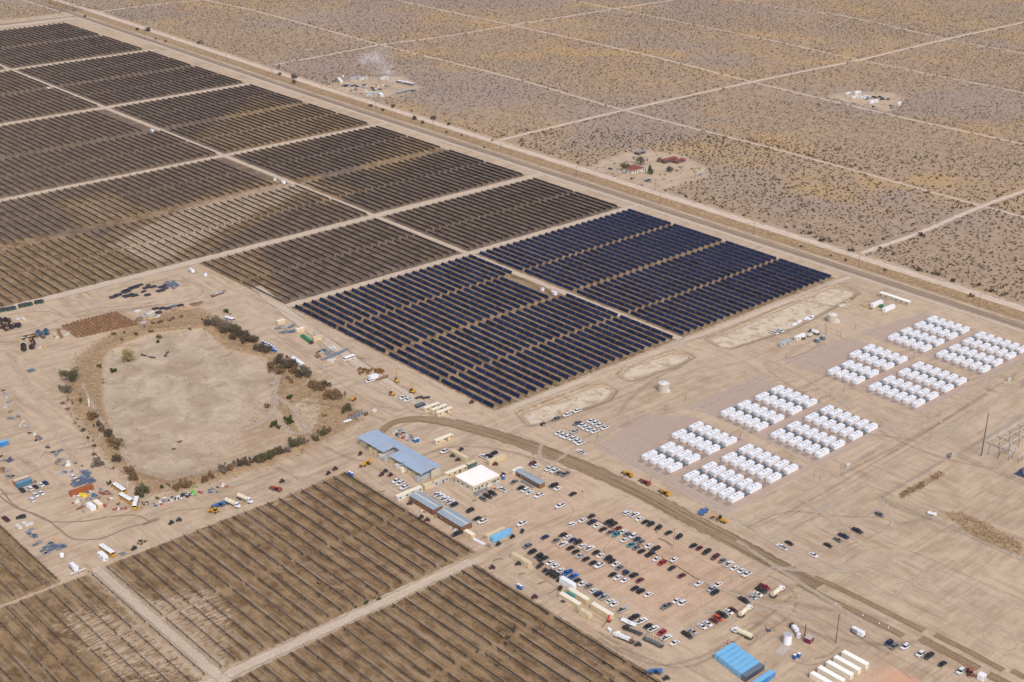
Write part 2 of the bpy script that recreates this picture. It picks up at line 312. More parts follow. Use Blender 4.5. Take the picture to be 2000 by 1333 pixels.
# ---- roads and tracks: ribbons with worn, ragged edges
def road_mat(name, ca, cb, soft=.45, streak=.6, alpha=1.0, rut=0.0):
    m = bpy.data.materials.new(name); m.use_nodes = True; t = NT(m); b = t.n['Principled BSDF']; p = t.pos()
    uv = t.n.new('ShaderNodeUVMap').outputs[0]; su = t.n.new('ShaderNodeSeparateXYZ'); t.l.new(uv, su.inputs[0]); u, v = su.outputs[0], su.outputs[1]
    e = t.m('SUBTRACT', 1.0, t.m('ABSOLUTE', t.m('SUBTRACT', t.m('MULTIPLY', u, 2.0), 1.0)))
    cv = t.n.new('ShaderNodeCombineXYZ'); t.l.new(t.m('MULTIPLY', u, 9.0), cv.inputs[0]); t.l.new(t.m('MULTIPLY', v, .012), cv.inputs[1])
    ln = t.tex(1.0, 4, .6, cv.outputs[0]); n = t.tex(.16, 5, .65, p, dist=.5)
    f = t.m('ADD', t.m('MULTIPLY', ln, streak), t.m('MULTIPLY', n, 1 - streak))
    c = t.mix(t.ramp(f, .35, .65), ca, cb); c = t.mix(.18, c, t.mix(t.ramp(t.tex(1.1, 4, .7, p), .3, .7), (0, 0, 0), (1, 1, 1)), 'OVERLAY')
    if rut: c = t.mix(t.m('MULTIPLY', t.ramp(t.m('ABSOLUTE', t.m('SUBTRACT', t.m('ABSOLUTE', t.m('SUBTRACT', u, .5)), .22)), .12, .03), rut), c, tuple(x * .72 for x in ca))
    t.inp(b.inputs['Base Color'], c); b.inputs['Roughness'].default_value = .95; b.inputs['Specular IOR Level'].default_value = .15
    a = t.ramp(t.m('ADD', e, t.m('MULTIPLY', t.m('SUBTRACT', n, .5), soft * 1.6)), soft * .35, soft * 1.15)
    if alpha < 1: a = t.m('MULTIPLY', a, alpha)
    t.l.new(a, b.inputs['Alpha']); return m
def smooth(pts, n=6):
    if len(pts) < 3: return pts
    out = []; q = [pts[0]] + list(pts) + [pts[-1]]
    for i in range(1, len(q) - 2):
        p0, p1, p2, p3 = [np.array(k, float) for k in q[i - 1:i + 3]]
        for j in range(n):
            s = j / n; out.append(tuple(.5 * (2 * p1 + (p2 - p0) * s + (2 * p0 - 5 * p1 + 4 * p2 - p3) * s * s + (3 * p1 - p0 - 3 * p2 + p3) * s ** 3)))
    return out + [tuple(pts[-1])]
RZ = [0.03]
def ribbon(name, pts, wd, m, sm=True, seg=25, z=None, relief=True):
    p = smooth(pts) if sm else pts; q = []
    for a, b in zip(p, p[1:]):
        L = math.hypot(b[0] - a[0], b[1] - a[1]); k = max(1, int(L / seg)); q += [(a[0] + (b[0] - a[0]) * i / k, a[1] + (b[1] - a[1]) * i / k) for i in range(k)]
    q.append(p[-1]); q = np.array(q); d = np.gradient(q, axis=0); d /= np.linalg.norm(d, axis=1)[:, None] + 1e-9; nn = np.stack([-d[:, 1], d[:, 0]], 1)
    ws = np.interp(np.linspace(0, 1, len(q)), np.linspace(0, 1, len(wd)), wd) if isinstance(wd, (list, tuple)) else np.full(len(q), wd)
    if z is None: RZ[0] += .0015; z = RZ[0]
    rows = [-.5, -.2, .2, .5]; V = []; U = []; s = np.concatenate([[0], np.cumsum(np.linalg.norm(np.diff(q, axis=0), axis=1))])
    for k, r in enumerate(rows):
        xy = q + nn * (ws * r)[:, None]; V.append(np.column_stack([xy, (hgt(xy[:, 0], xy[:, 1]) if relief else 0) + z])); U.append(np.column_stack([np.full(len(q), r + .5), s]))
    V = np.concatenate(V); U = np.concatenate(U); n = len(q); F = []
    for k in range(3):
        for i in range(n - 1): F.append((k * n + i, (k + 1) * n + i, (k + 1) * n + i + 1, k * n + i + 1)[::-1])
    F = np.array(F); me = npmesh(name, V, F, m); uvl = me.uv_layers.new(name='UVMap'); uvl.data.foreach_set('uv', U[F.ravel()].astype(np.float32).ravel())
    o = bpy.data.objects.new(name, me); C.objects.link(o); return tag(o, kind='structure')
M_pale = road_mat('pale_graded_dirt', (.44, .345, .26), (.53, .43, .33), .4)
M_desrd = road_mat('desert_dirt_track', (.47, .365, .28), (.60, .49, .39), .5, .5)
M_haul = road_mat('damp_haul_road', (.18, .118, .066), (.33, .238, .15), .42, .8)
M_wet = road_mat('damp_soil', (.25, .18, .115), (.33, .245, .165), .7, .4, .7)
M_trk = road_mat('tyre_track', (.25, .18, .115), (.34, .25, .17), .55, .3, .66)
M_trk2 = road_mat('faint_tyre_track', (.30, .22, .145), (.36, .27, .19), .85, .3, .28)
M_trk3 = road_mat('old_tyre_track', (.31, .23, .155), (.37, .28, .195), .9, .3, .26)
M_palet = road_mat('pale_tyre_track', (.53, .43, .33), (.58, .47, .36), .7, .5, .55)
M_emb = road_mat('gravel_embankment_road', (.235, .168, .115), (.345, .26, .185), .3, .8, 1.0, .35)
for pts, wd in desert_roads: ribbon('dirt_road', pts, wd, M_desrd, seg=12)
ys = list(range(250, 2100, 50))
def strip(off): return [(float(strip_x(y)) + off, y) for y in ys]
ribbon('dirt_road', strip(22), 17, M_desrd, sm=False)
ribbon('embankment_road', strip(-7), 11, M_emb, sm=False)
ribbon('dirt_road', strip(-15), 8, M_pale, sm=False); ribbon('dirt_track', strip(-.6), 2.0, M_palet, sm=False)
ribbon('embankment_road', [(851 , 1806), (700, 1812), (500, 1822)], 9, M_emb)
ribbon('dirt_road', [(845, 1796), (700, 1796), (500, 1800)], 24, M_pale)
for y, wd in ((742.7, 10), (859, 13), (1088, 11), (1319.5, 13), (1546, 12)): ribbon('service_road', [(478 if y < 800 else 300, y), (832, y)], wd, M_pale, sm=False)
for y0, y1, x, wd in ((531, 738, 643, 9), (745, 855, 643.5, 7), (862, 1085, 643.5, 8), (1092, 1315, 643.5, 8), (1324, 1542, 644, 8), (1551, 1770, 644, 8)): ribbon('service_road', [(x, y0), (x, y1)], wd, M_pale, sm=False)
ribbon('service_road', [(487, 527.5), (700, 526.5), (826, 526.5)], 8, M_pale)
ribbon('service_road', [(140, 422), (235, 420.5), (366, 419.5)], 8, M_pale); ribbon('service_road', [(230.4, 416), (230.4, 530)], 7, M_pale, sm=False)
ribbon('service_road', GP([(500, 560), (560, 610), (650, 675), (760, 752), (900, 830), (985, 845)]), 12, M_pale)
ribbon('haul_road', GP([(738, 878), (742, 850), (765, 828), (805, 819), (860, 823), (930, 839), (1010, 863), (1090, 892), (1170, 925), (1260, 967), (1340, 1010), (1430, 1056), (1510, 1099), (1600, 1147)]), [2, 5, 8, 11, 13, 14.5, 15, 15.5, 15.5, 15.5, 15, 14, 11], M_haul, seg=6)
ribbon('haul_road', GP([(1590, 1128), (1660, 1160), (1740, 1200), (1805, 1233)]), 5.5, M_haul, seg=6)
ribbon('haul_road', GP([(1560, 1140), (1620, 1172), (1700, 1210), (1765, 1243)]), 6, M_haul, seg=6)
ribbon('haul_road', GP([(1797, 1247), (1850, 1275), (1912, 1307)]), 7, M_haul, seg=6)
ribbon('haul_road', GP([(1825, 1240), (1890, 1272), (1960, 1310)]), 5, M_haul, seg=6); ribbon('haul_road', GP([(1930, 1318), (1975, 1340), (2030, 1365)]), 7, M_haul); ribbon('haul_road', GP([(1975, 1310), (2010, 1328), (2060, 1350)]), 5, M_haul)
ribbon('haul_road', GP([(745, 860), (738, 888), (770, 900), (830, 888), (880, 874), (960, 876), (1040, 895), (1120, 925)]), 5, M_trk2, seg=6)
TR = [(M_trk, 1.5, [(-30, 930), (5, 960), (25, 985), (60, 1003), (95, 1018), (130, 1020), (170, 1018), (220, 1009), (262, 1007), (282, 1013), (291, 1020)]),
 (M_trk, 1.6, [(-30, 950), (0, 970), (30, 992), (70, 1005), (98, 1020), (118, 1036), (140, 1052), (172, 1055), (205, 1050), (245, 1033), (290, 1021), (312, 1013)]),
 (M_wet, 4.5, [(278, 1026), (292, 1020), (308, 1014)]), (M_trk, .9, [(-10, 620), (40, 612), (85, 609), (105, 612), (128, 620), (158, 618), (200, 609), (260, 600), (310, 590)]),
 (M_trk, 1.0, [(-10, 660), (40, 650), (85, 637), (128, 620), (180, 605), (250, 597), (300, 591)]), (M_trk, 1.0, [(330, 548), (375, 553), (395, 562), (390, 578), (360, 590), (310, 597), (240, 606), (160, 618)]),
 (M_trk2, 1.5, [(270, 557), (330, 548), (400, 556), (450, 566), (500, 585), (540, 610), (600, 650), (680, 705), (760, 755), (830, 790)]),
 (M_trk, .8, [(500, 582), (560, 612), (620, 647), (700, 700), (780, 752), (860, 790)]), (M_trk2, 1.6, [(520, 640), (600, 700), (680, 760), (760, 800), (860, 810), (960, 805)]),
 (M_trk2, 2.5, [(720, 790), (780, 800), (850, 812), (940, 830)]), (M_trk2, 3, [(1500, 1125), (1530, 1140), (1552, 1160), (1555, 1180), (1540, 1205), (1500, 1235), (1460, 1262)]),
 (M_trk2, 4, [(1545, 1165), (1500, 1205), (1440, 1250), (1380, 1290), (1320, 1305), (1260, 1285), (1210, 1265)]), (M_trk2, 5, [(1170, 1247), (1215, 1275), (1290, 1300), (1370, 1283), (1420, 1255)]),

 (M_palet, 4, [(1470, 1245), (1478, 1240), (1484, 1250)]), (M_trk2, 1.6, [(1640, 1235), (1720, 1268), (1800, 1310), (1860, 1345)]), (M_trk2, 1.6, [(1630, 1240), (1700, 1275), (1760, 1310), (1800, 1345)]),
 (M_palet, 2, [(1690, 1100), (1720, 1085), (1780, 1090), (1860, 1125), (1960, 1175), (2010, 1200)]), (M_palet, 3, [(1700, 1110), (1760, 1130), (1850, 1175), (1960, 1230), (2010, 1260)]), (M_palet, 2, [(1750, 1140), (1800, 1135), (1860, 1160), (1920, 1190)]),
 (M_trk2, 1.5, [(1650, 1100), (1680, 1080), (1730, 1070), (1800, 1085), (1900, 1130), (2010, 1180)]), (M_trk2, 1.2, [(1665, 1120), (1740, 1160), (1850, 1215), (1980, 1290)]), (M_trk2, 1.3, [(1640, 1090), (1690, 1060), (1740, 1062), (1830, 1100), (1960, 1160)]),
 (M_trk2, .9, [(1920, 1235), (1940, 1228), (1975, 1245), (1985, 1265), (1960, 1270), (1925, 1250), (1920, 1235)]), (M_trk2, .9, [(1910, 1240), (1935, 1220), (1980, 1235), (2010, 1270)]),
 (M_palet, 7, [(1500, 1050), (1580, 1010), (1680, 950), (1790, 880), (1900, 810), (2010, 740)]), (M_trk2, 5, [(1640, 930), (1700, 898), (1760, 868), (1830, 830), (1930, 770)]), (M_trk2, 3, [(1480, 1030), (1570, 985), (1690, 915), (1800, 850), (1930, 765), (2010, 715)]),
 (M_palet, 4, [(1440, 1030), (1540, 985), (1620, 935), (1700, 885), (1800, 828), (2000, 700)]), (M_trk2, 2, [(1540, 1010), (1660, 945), (1780, 875), (1900, 800)]), (M_trk3, 6, [(1682, 896), (1700, 888), (1712, 880)]),
 (M_palet, 6, [(1165, 870), (1180, 850), (1240, 815), (1330, 800), (1380, 790), (1420, 770), (1500, 735)]), (M_palet, 5, [(1180, 870), (1230, 900), (1320, 955), (1420, 1010), (1480, 1030)]),
 (M_palet, 5, [(1345, 800), (1400, 810), (1480, 850), (1580, 905), (1640, 930)]), (M_palet, 5, [(1560, 700), (1640, 730), (1760, 790), (1860, 835)]), (M_trk2, 1.5, [(1560, 715), (1640, 745), (1740, 800), (1800, 815), (1850, 810)]),
 (M_palet, 4, [(1380, 790), (1480, 740), (1560, 700), (1600, 690), (1720, 640)]), (M_palet, 3, [(1200, 640), (1340, 790)][:0] or [(1240, 770), (1300, 740), (1400, 720), (1500, 690)]),
 (M_trk2, 1.2, [(1150, 1000), (1200, 1040), (1180, 1080), (1240, 1120)]), (M_trk2, 1.2, [(1000, 940), (1080, 960), (1120, 1000), (1080, 1030)]), (M_trk2, 1.2, [(1170, 1040), (1300, 1100), (1400, 1140), (1430, 1130), (1380, 1100), (1300, 1060)]),
 (M_trk2, 3, [(1460, 1030), (1540, 1000), (1640, 1010), (1720, 1010)]), (M_trk2, 1.5, [(1540, 1040), (1600, 1010), (1680, 1010), (1740, 1020), (1700, 1050), (1640, 1070)]),
 (M_palet, 5, [(560, 700), (545, 740), (535, 770), (538, 810), (560, 840), (590, 850)]), (M_palet, 4, [(160, 750), (190, 810), (230, 870), (262, 930)]), (M_palet, 4, [(540, 690), (600, 735), (590, 755), (560, 765)]),
 (M_trk2, 2, [(150, 740), (130, 790), (170, 860), (210, 920)]), (M_palet, 5, [(20, 700), (60, 760), (110, 850), (160, 920)]), (M_palet, 6, [(440, 950), (560, 925), (660, 890), (720, 862)]), (M_trk2, 2, [(330, 1000), (450, 985), (560, 945), (680, 905)]),
 (M_trk2, 2.2, [(120, 590), (150, 588), (160, 596), (135, 600), (118, 594)]), (M_trk2, 1.3, [(30, 870), (70, 860), (90, 880), (60, 905), (30, 890)]), (M_trk2, 3, [(1210, 1260), (1190, 1250), (1170, 1235)]),
 (M_wet, 2.2, [(740, 962), (752, 960)]), (M_wet, 2.5, [(1050, 1142), (1065, 1136)]), (M_wet, 2.0, [(1012, 1123), (1025, 1120)]), (M_wet, 2, [(962, 1097), (975, 1092), (982, 1094)]), (M_wet, 1.2, [(1066, 1162), (1080, 1156), (1096, 1143)]),
 (M_wet, 3, [(1285, 1052), (1300, 1058), (1312, 1066)]), (M_wet, 5, [(700, 700), (712, 702)][:2]), (M_trk2, 3, [(1590, 1288), (1620, 1280), (1640, 1262)]), (M_trk2, 3, [(1545, 1290), (1580, 1300), (1620, 1290)])]
for m, wd, pts in TR: ribbon('dirt_track', GP(pts), wd, m, seg=4)

# faint wheel marks criss-crossing the open dirt
r_ = random.Random(11)
for i in range(80):
    zx = r_.choice([(390, 480, 430, 490), (150, 440, 540, 620), (160, 300, 600, 800), (480, 820, 470, 525), (500, 830, 352, 366), (640, 665, 370, 500), (480, 640, 300, 366), (390, 480, 540, 720), (450, 560, 250, 350), (200, 460, 780, 850), (380, 500, 250, 330)])
    x, y = r_.uniform(zx[0], zx[1]), r_.uniform(zx[2], zx[3]); a = r_.choice([0, 1.57, 3.14, 4.71]) + r_.gauss(0, .25); c = r_.gauss(0, .012); pts = []
    for k in range(r_.randint(5, 12)):
        pts.append((x, y)); x += 9 * math.cos(a); y += 9 * math.sin(a); a += c * 9
        if not (zx[0] - 10 < x < zx[1] + 10 and zx[2] - 10 < y < zx[3] + 10): break
    if len(pts) > 2: ribbon('dirt_track', pts, r_.uniform(3, 8), r_.choice([M_trk3, M_palet, M_palet, M_trk3]), seg=6)
# ------------------------------------------------------------------ desert scrub (nobody could count it: one mesh)
def clump_template(seed, n, flat=.62):
    r = random.Random(seed); V = []; F = []
    for i in range(n):
        a = r.uniform(0, 6.283); e = r.uniform(.0, 1.45); k = r.uniform(.45, 1.0)
        c = np.array([math.cos(a) * math.cos(e) * k, math.sin(a) * math.cos(e) * k, (.12 + math.sin(e) * k) * flat])
        s = r.uniform(.16, .38); u = np.array([r.gauss(0, 1) for _ in range(3)]); u /= np.linalg.norm(u)
        v = np.cross(u, [r.gauss(0, 1), r.gauss(0, 1), r.gauss(0, 1)]); v /= np.linalg.norm(v) + 1e-6
        o = len(V); V += [c - u * s, c + v * s * .8, c + u * s, c - v * s * .8]; F.append((o, o + 1, o + 2, o + 3))
    return np.array(V), np.array(F)
def leaf_mat(name, ca, cb, cc=None):
    m = bpy.data.materials.new(name); m.use_nodes = True; t = NT(m); b = t.n['Principled BSDF']; p = t.pos()
    c = t.mix(t.ramp(t.tex(.13, 3, .6, p), .35, .65), ca, cb)
    c = t.mix(t.ramp(t.tex(1.6, 2, .6, p), .4, .65), c, cc or tuple(x * 1.25 for x in cb))
    t.inp(b.inputs['Base Color'], c); b.inputs['Roughness'].default_value = .85; b.inputs['Specular IOR Level'].default_value = .2; return m
M_scrub = leaf_mat('creosote_leaf', (.05, .036, .023), (.082, .06, .038), (.125, .092, .058))
temps = [clump_template(40 + i, 15) for i in range(7)]; tfar = [clump_template(80 + i, 7) for i in range(5)]
rs = np.random.RandomState(5)
sp = 4.0; gx, gy = np.meshgrid(np.arange(866, 2200, sp), np.arange(360, 2080, sp)); bx = gx.ravel() + rs.uniform(-.5, .5, gx.size) * sp; by = gy.ravel() + rs.uniform(-.5, .5, gx.size) * sp
g2x, g2y = np.meshgrid(np.arange(700, 880, sp), np.arange(1840, 2060, sp)); bx = np.concatenate([bx, g2x.ravel() + rs.uniform(-2, 2, g2x.size)]); by = np.concatenate([by, g2y.ravel() + rs.uniform(-2, 2, g2x.size)])
v = np.stack([bx, by, np.full(len(bx), -H)], 1) @ MR; px = 1000 + FPX * v[:, 0] / -v[:, 2]; py = 666.5 - FPX * v[:, 1] / -v[:, 2]
ok = (px > -60) & (px < 2060) & (py > -60) & (py < 760)
ok &= ((bx - strip_x(by)) > 31.5) | (by > 1842)
for pts, wd in desert_roads: ok &= dline(bx, by, pts) > wd * .5 + .8
for yq in yards: ok &= (sdf(bx, by, yq) < 3) | (rs.uniform(0, 1, len(bx)) < .08)
ph = np.sin(bx * .011 + 1.3 * np.sin(by * .007)) * np.sin(by * .013 + 1.1 * np.sin(bx * .009)) + .5 * np.sin(bx * .031 + by * .024)
ok &= rs.uniform(0, 1, len(bx)) < np.clip(.74 + .2 * ph, .42, .95)
bx, by = bx[ok], by[ok]; sz = np.clip(rs.lognormal(-.03, .28, len(bx)), .5, 1.9) * 1.15
# bigger shrubs crowd the verges of the tracks
dr = np.full(len(bx), 1e9)
for pts, wd in desert_roads + [(strip(30), 3)]: dr = np.minimum(dr, dline(bx, by, pts) - wd * .5)
sz *= np.where(dr < 5, 1.35, 1.0)
dist = np.hypot(bx, by); VV = []; FF = []; off = 0
for near_, tl in ((True, temps), (False, tfar)):
    sel = np.where((dist < 1350) == near_)[0]; which = rs.randint(0, len(tl), len(sel))
    for k, (tv, tf) in enumerate(tl):
        s_ = sel[which == k]; n = len(s_)
        if not n: continue
        a = rs.uniform(0, 6.283, n); s = sz[s_] * (1.0 if near_ else 1.12); ca, sa_ = np.cos(a), np.sin(a)
        q = np.empty((n, len(tv), 3)); q[..., 0] = (tv[:, 0] * ca[:, None] - tv[:, 1] * sa_[:, None]) * s[:, None] + bx[s_, None]
        q[..., 1] = (tv[:, 0] * sa_[:, None] + tv[:, 1] * ca[:, None]) * s[:, None] + by[s_, None]; q[..., 2] = tv[:, 2] * s[:, None] * 1.15
        VV.append(q.reshape(-1, 3)); FF.append((tf[None] + (np.arange(n) * len(tv))[:, None, None] + off).reshape(-1, 4)); off += n * len(tv)
o = bpy.data.objects.new('desert_scrub', npmesh('desert_scrub', np.concatenate(VV), np.concatenate(FF), M_scrub)); C.objects.link(o)
tag(o, 'low dark creosote scrub dotted evenly over the desert plain', 'scrub', kind='stuff'); print('scrub', len(bx))
# dry weeds: tufts under the near trackers, on the basin banks and the golden patches
M_weed = leaf_mat('dry_weed', (.135, .08, .036), (.22, .145, .07), (.33, .235, .125)); tw = [clump_template(120 + i, 8, .45) for i in range(5)]
wx = []; wy = []; ws_ = []
def scat(n, x0, x1, y0, y1, keep, s):
    a, b_ = rs.uniform(x0, x1, n), rs.uniform(y0, y1, n); k = keep(a, b_) > rs.uniform(0, 1, n); wx.append(a[k]); wy.append(b_[k]); ws_.append(rs.uniform(s[0], s[1], k.sum()))
def clus(a, b_): return np.clip(.5 + .6 * np.sin(a * .35 + 2 * np.sin(b_ * .13)) * np.sin(b_ * .27 + 2 * np.sin(a * .11)) + .3 * np.sin(a * 1.3) * np.sin(b_ * 1.1), .05, 1)
for (a, b_, c, d) in fields[12:]: scat(int((b_ - a) * (d - c) * .19), a, b_, c, d, lambda u, v_: clus(u, v_) * (1 - .8 * W(sdf(u, v_, barepatch), 8)), (.25, .6))
scat(26000, 270, 470, 550, 800, lambda u, v_: clus(u, v_) * W(sdf(u, v_, belt), 4) * (1 - .93 * W(sdf(u, v_, basin) - 1, 3)) , (.25, .75))
scat(5000, 360, 440, 560, 690, lambda u, v_: .7 * clus(u, v_) * W(sdf(u, v_, GP([(500, 780), (545, 760), (600, 862), (530, 890), (455, 905), (425, 880), (470, 840)])), 8), (.25, .6))
for q_ in ([(1755, 965), (1835, 920), (1845, 930), (1790, 960), (1760, 975)], [(1835, 1000), (1880, 1000), (2000, 1060), (2000, 1090), (1900, 1050)]): g_ = GP(q_); scat(1800, min(v[0] for v in g_), max(v[0] for v in g_), min(v[1] for v in g_), max(v[1] for v in g_), lambda u, v_: clus(u, v_) * W(sdf(u, v_, g_), 1.5), (.25, .6))
for g_ in pads: scat(500, min(v[0] for v in g_), max(v[0] for v in g_), min(v[1] for v in g_), max(v[1] for v in g_), lambda u, v_: clus(u, v_) * (.15 + .8 * np.exp(-((sdf(u, v_, g_) - 3) / 3) ** 2)) * (sdf(u, v_, g_) > -1), (.25, .6))
scat(9000, 840, 875, 400, 1500, lambda u, v_: clus(u, v_) * (np.abs(u - strip_x(v_) - 9) < 7), (.3, .8))
wx, wy, ws_ = np.concatenate(wx), np.concatenate(wy), np.concatenate(ws_); wz = hgt(wx, wy); VV = []; FF = []; off = 0; which = rs.randint(0, 5, len(wx))
for k, (tv, tf) in enumerate(tw):
    s_ = np.where(which == k)[0]; n = len(s_); a = rs.uniform(0, 6.283, n); ca, sa_ = np.cos(a), np.sin(a); s = ws_[s_]; q = np.empty((n, len(tv), 3))
    q[..., 0] = (tv[:, 0] * ca[:, None] - tv[:, 1] * sa_[:, None]) * s[:, None] + wx[s_, None]; q[..., 1] = (tv[:, 0] * sa_[:, None] + tv[:, 1] * ca[:, None]) * s[:, None] + wy[s_, None]; q[..., 2] = tv[:, 2] * s[:, None] + wz[s_, None]
    VV.append(q.reshape(-1, 3)); FF.append((tf[None] + (np.arange(n) * len(tv))[:, None, None] + off).reshape(-1, 4)); off += n * len(tv)
o = bpy.data.objects.new('dry_weeds', npmesh('dry_weeds', np.concatenate(VV), np.concatenate(FF), M_weed)); C.objects.link(o); tag(o, 'dry brown weeds growing between the near tracker rows and on the basin banks', 'weeds', kind='stuff'); print('weeds', len(wx))
# ------------------------------------------------------------------ solar trackers
def panel_mat(name, face, rough=.36, sp_=.2):
    m = bpy.data.materials.new(name); m.use_nodes = True; t = NT(m); b = t.n['Principled BSDF']
    s = t.n.new('ShaderNodeSeparateXYZ'); t.l.new(t.obj(), s.inputs[0])
    fr = t.m('PINGPONG', s.outputs[1], .525); ln = t.ramp(fr, .485, .52)
    c = t.mix(t.ramp(t.tex(.09, 2, .5, t.pos()), .3, .7), face, tuple(x * 1.35 for x in face)); c = t.mix(ln, c, (.05, .06, .085))
    c = t.mix(1.0, c, t.mix(t.oinfo(), (.6, .6, .65), (1.25, 1.25, 1.3)), 'MULTIPLY'); t.inp(b.inputs['Base Color'], c); b.inputs['Roughness'].default_value = rough; b.inputs['Specular IOR Level'].default_value = sp_; return m
M_pan = panel_mat('solar_cell_glass', (.005, .011, .036))
M_back = panel_mat('solar_module_back', (.010, .010, .020), .6, .12)
M_edge = mat('module_edge_alloy', (.40, .40, .43), .45, .6); M_tube = mat('galvanised_tube', (.17, .17, .175), .5, .7); M_post = mat('pile_steel', (.10, .09, .085), .6, .5)
CH, HUB = 2.25, 1.45
def sec_box(mb, x, y0, y1, tilt, hub=HUB):
    """a run of modules as a thin tilted box: front glass, back, alloy edges"""
    c, s = math.cos(tilt), math.sin(tilt); vs = []
    for y in (y0, y1):
        for a, h in ((-CH / 2, .06), (CH / 2, .06), (CH / 2, .10), (-CH / 2, .10)): vs.append((x + a * c + h * s, y, hub - a * s + h * c))
    o = len(mb.v); mb.v += vs
    for f, mi in (((0, 1, 5, 4), 1), ((2, 3, 7, 6), 0), ((1, 2, 6, 5), 2), ((3, 0, 4, 7), 2), ((0, 3, 2, 1), 2), ((4, 5, 6, 7), 2)): mb.f.append(tuple(i + o for i in f)); mb.m.append(mi)
WE, EA = -R_(52), R_(60)
tr = []   # x, y0, y1, tilt, field phrase, row number, section from the front
def rows(x0, x1, segs, tilt, name, pitch=6.79, anchor='l', skip=None):
    n = int(round((x1 - x0) / pitch)); xs = [x0 + pitch * i for i in range(n + 1)] if anchor == 'l' else [x1 - pitch * i for i in range(n + 1)][::-1]
    for i, x in enumerate(xs):
        for j, (a, b) in enumerate(segs):
            if skip and skip(x, j): continue
            if any(-15 < P(x, yy, 1.5)[0] < 2015 and -10 < P(x, yy, 1.5)[1] < 1345 for yy in (a, (a + b) / 2, b)): tr.append((x, a, b, tilt, name, i + 1, j + 1))
q4 = [(533.8, 580.8), (583.2, 632.6), (636.6, 686.4), (689, 736.4)]
rows(482.5, 638.7, q4, WE, 'left blue block', skip=lambda x, j: x > 626 and j == 2)
rows(647.6, 812.4, q4, WE, 'right blue block', anchor='r')
q2 = [(748.6, 798.6), (801, 851)]
rows(480, 639, q2, EA, 'c2w', skip=lambda x, j: x > 640); rows(647.2, 812.4, q2, EA, 'c2e', anchor='r')
q3 = [(866, 915.5), (918, 967.5), (980.5, 1030), (1032.5, 1081.5)]
rows(300, 639, [(864, 913), (916, 966)] + q3[2:], EA, 'c3w', anchor='r', skip=lambda x, j: x > 627 and j >= 2); rows(647.6, 813.6, q3, EA, 'c3e', anchor='r')
q5 = [(1095.3, 1145), (1148, 1198), (1209, 1259), (1261, 1310.8)]
rows(360, 639, q5, EA, 'c4w', anchor='r', skip=lambda x, j: x > 628 and j >= 2); rows(649.5, 813.6, q5, EA, 'c4e', anchor='r')
q6 = [(1327, 1376), (1378.5, 1428), (1438, 1487), (1489.5, 1538)]
rows(420, 639, q6, EA, 'c5w', anchor='r'); rows(648.6, 813.6, q6, EA, 'c5e', anchor='r')
q7 = [(1555, 1604), (1606.5, 1656), (1667, 1716), (1718.5, 1768)]
rows(560, 639, q7, EA, 'c6w', anchor='r'); rows(648.6, 814.6, q7, EA, 'c6e', anchor='r')
rows(234.5, 369.8, [(425.3, 472), (474.5, 526)], EA, 'field behind the haul yard', anchor='r')
rows(120, 226, [(425.5, 472), (474.5, 525.7)], EA, 'lower left corner field', anchor='r')
rows(140, 212.1, [(531.2, 578), (580.5, 630)], EA, 'far left edge field', anchor='r')
rows(180, 362.6, [(266, 312.8), (316.3, 360), (363, 414.5)], EA, 'bottom field', anchor='r')
tr.sort(key=lambda q: math.hypot(q[0], (q[1] + q[2]) / 2))
FIELD = {'left blue block': ('dark blue', 'left blue block'), 'right blue block': ('dark blue', 'right blue block')}
for k_, nm in (('c2w', 'block behind the left blue block'), ('c2e', 'block behind the right blue block'), ('c3w', 'third block back, left of its track'), ('field behind the haul yard', 'bottom left-centre field'), ('bottom field', 'bottom centre field'), ('lower left corner field', 'lower left field'), ('far left edge field', 'left edge field')): FIELD[k_] = ('edge-on', nm)
protos = {}
def make_tracker(L, tilt):
    root = empty('solar_tracker'); k = 5; gap = .28; w1 = (L - gap * (k - 1)) / k
    pm = MB(); sec_box(pm, 0, -w1 / 2, w1 / 2, tilt, 0); pme = pm.mesh('panel_section', [M_pan, M_back, M_edge])
    pst = MB().box(0, 0, (HUB - .05) / 2, .16, .22, HUB - .05).mesh('post', M_post)
    MB().box(0, L / 2, HUB, .15, L, .15).build('torque_tube', M_tube, root)
    for i in range(k):
        o = bpy.data.objects.new('panel_section', pme); C.objects.link(o); o.parent = root; o.location = (0, w1 / 2 + i * (w1 + gap), HUB)
    for y in [1.2] + [i * (w1 + gap) - gap / 2 for i in range(1, k)] + [L - 1.2]:
        o = bpy.data.objects.new('post', pst); C.objects.link(o); o.parent = root; o.location = (0, y, 0)
    return reg(root)
rowcount = {}
for (x, a, b, tl, nm, i, j) in tr: rowcount.setdefault(nm, set()).add(i)
rank = {nm: {r: k + 1 for k, r in enumerate(sorted(s))} for nm, s in rowcount.items()}
rest = MB()
for q, (x, a, b, tl, nm, i, j) in enumerate(tr):
    L = round((b - a) * 2) / 2
    if q < 300:
        key = (L, tl)
        if key not in protos: protos[key] = o = make_tracker(L, tl)
        else: o = dup(protos[key])
        o.location = (x, a, 0)
        f = FIELD.get(nm, ('dark', nm)); segs = sorted({t_[6] for t_ in tr[:300] if t_[4] == nm})
        o['label'] = '%s panel row, %s from left, %s tracker from front, %s' % (f[0], od(rank[nm][i]), od(j), f[1]); o['category'] = 'solar tracker'; o['group'] = 'solar trackers standing in rows'
    else:
        w1 = (b - a) / 5
        for k in range(5): sec_box(rest, x, a + k * w1 + .12, a + (k + 1) * w1 - .12, tl)
        for k in range(6): rest.box(x, min(max(a + k * w1, a + 1), b - 1), .7, .16, .2, 1.4, 3)
        rest.box(x, (a + b) / 2, HUB, .14, b - a, .14, 3)
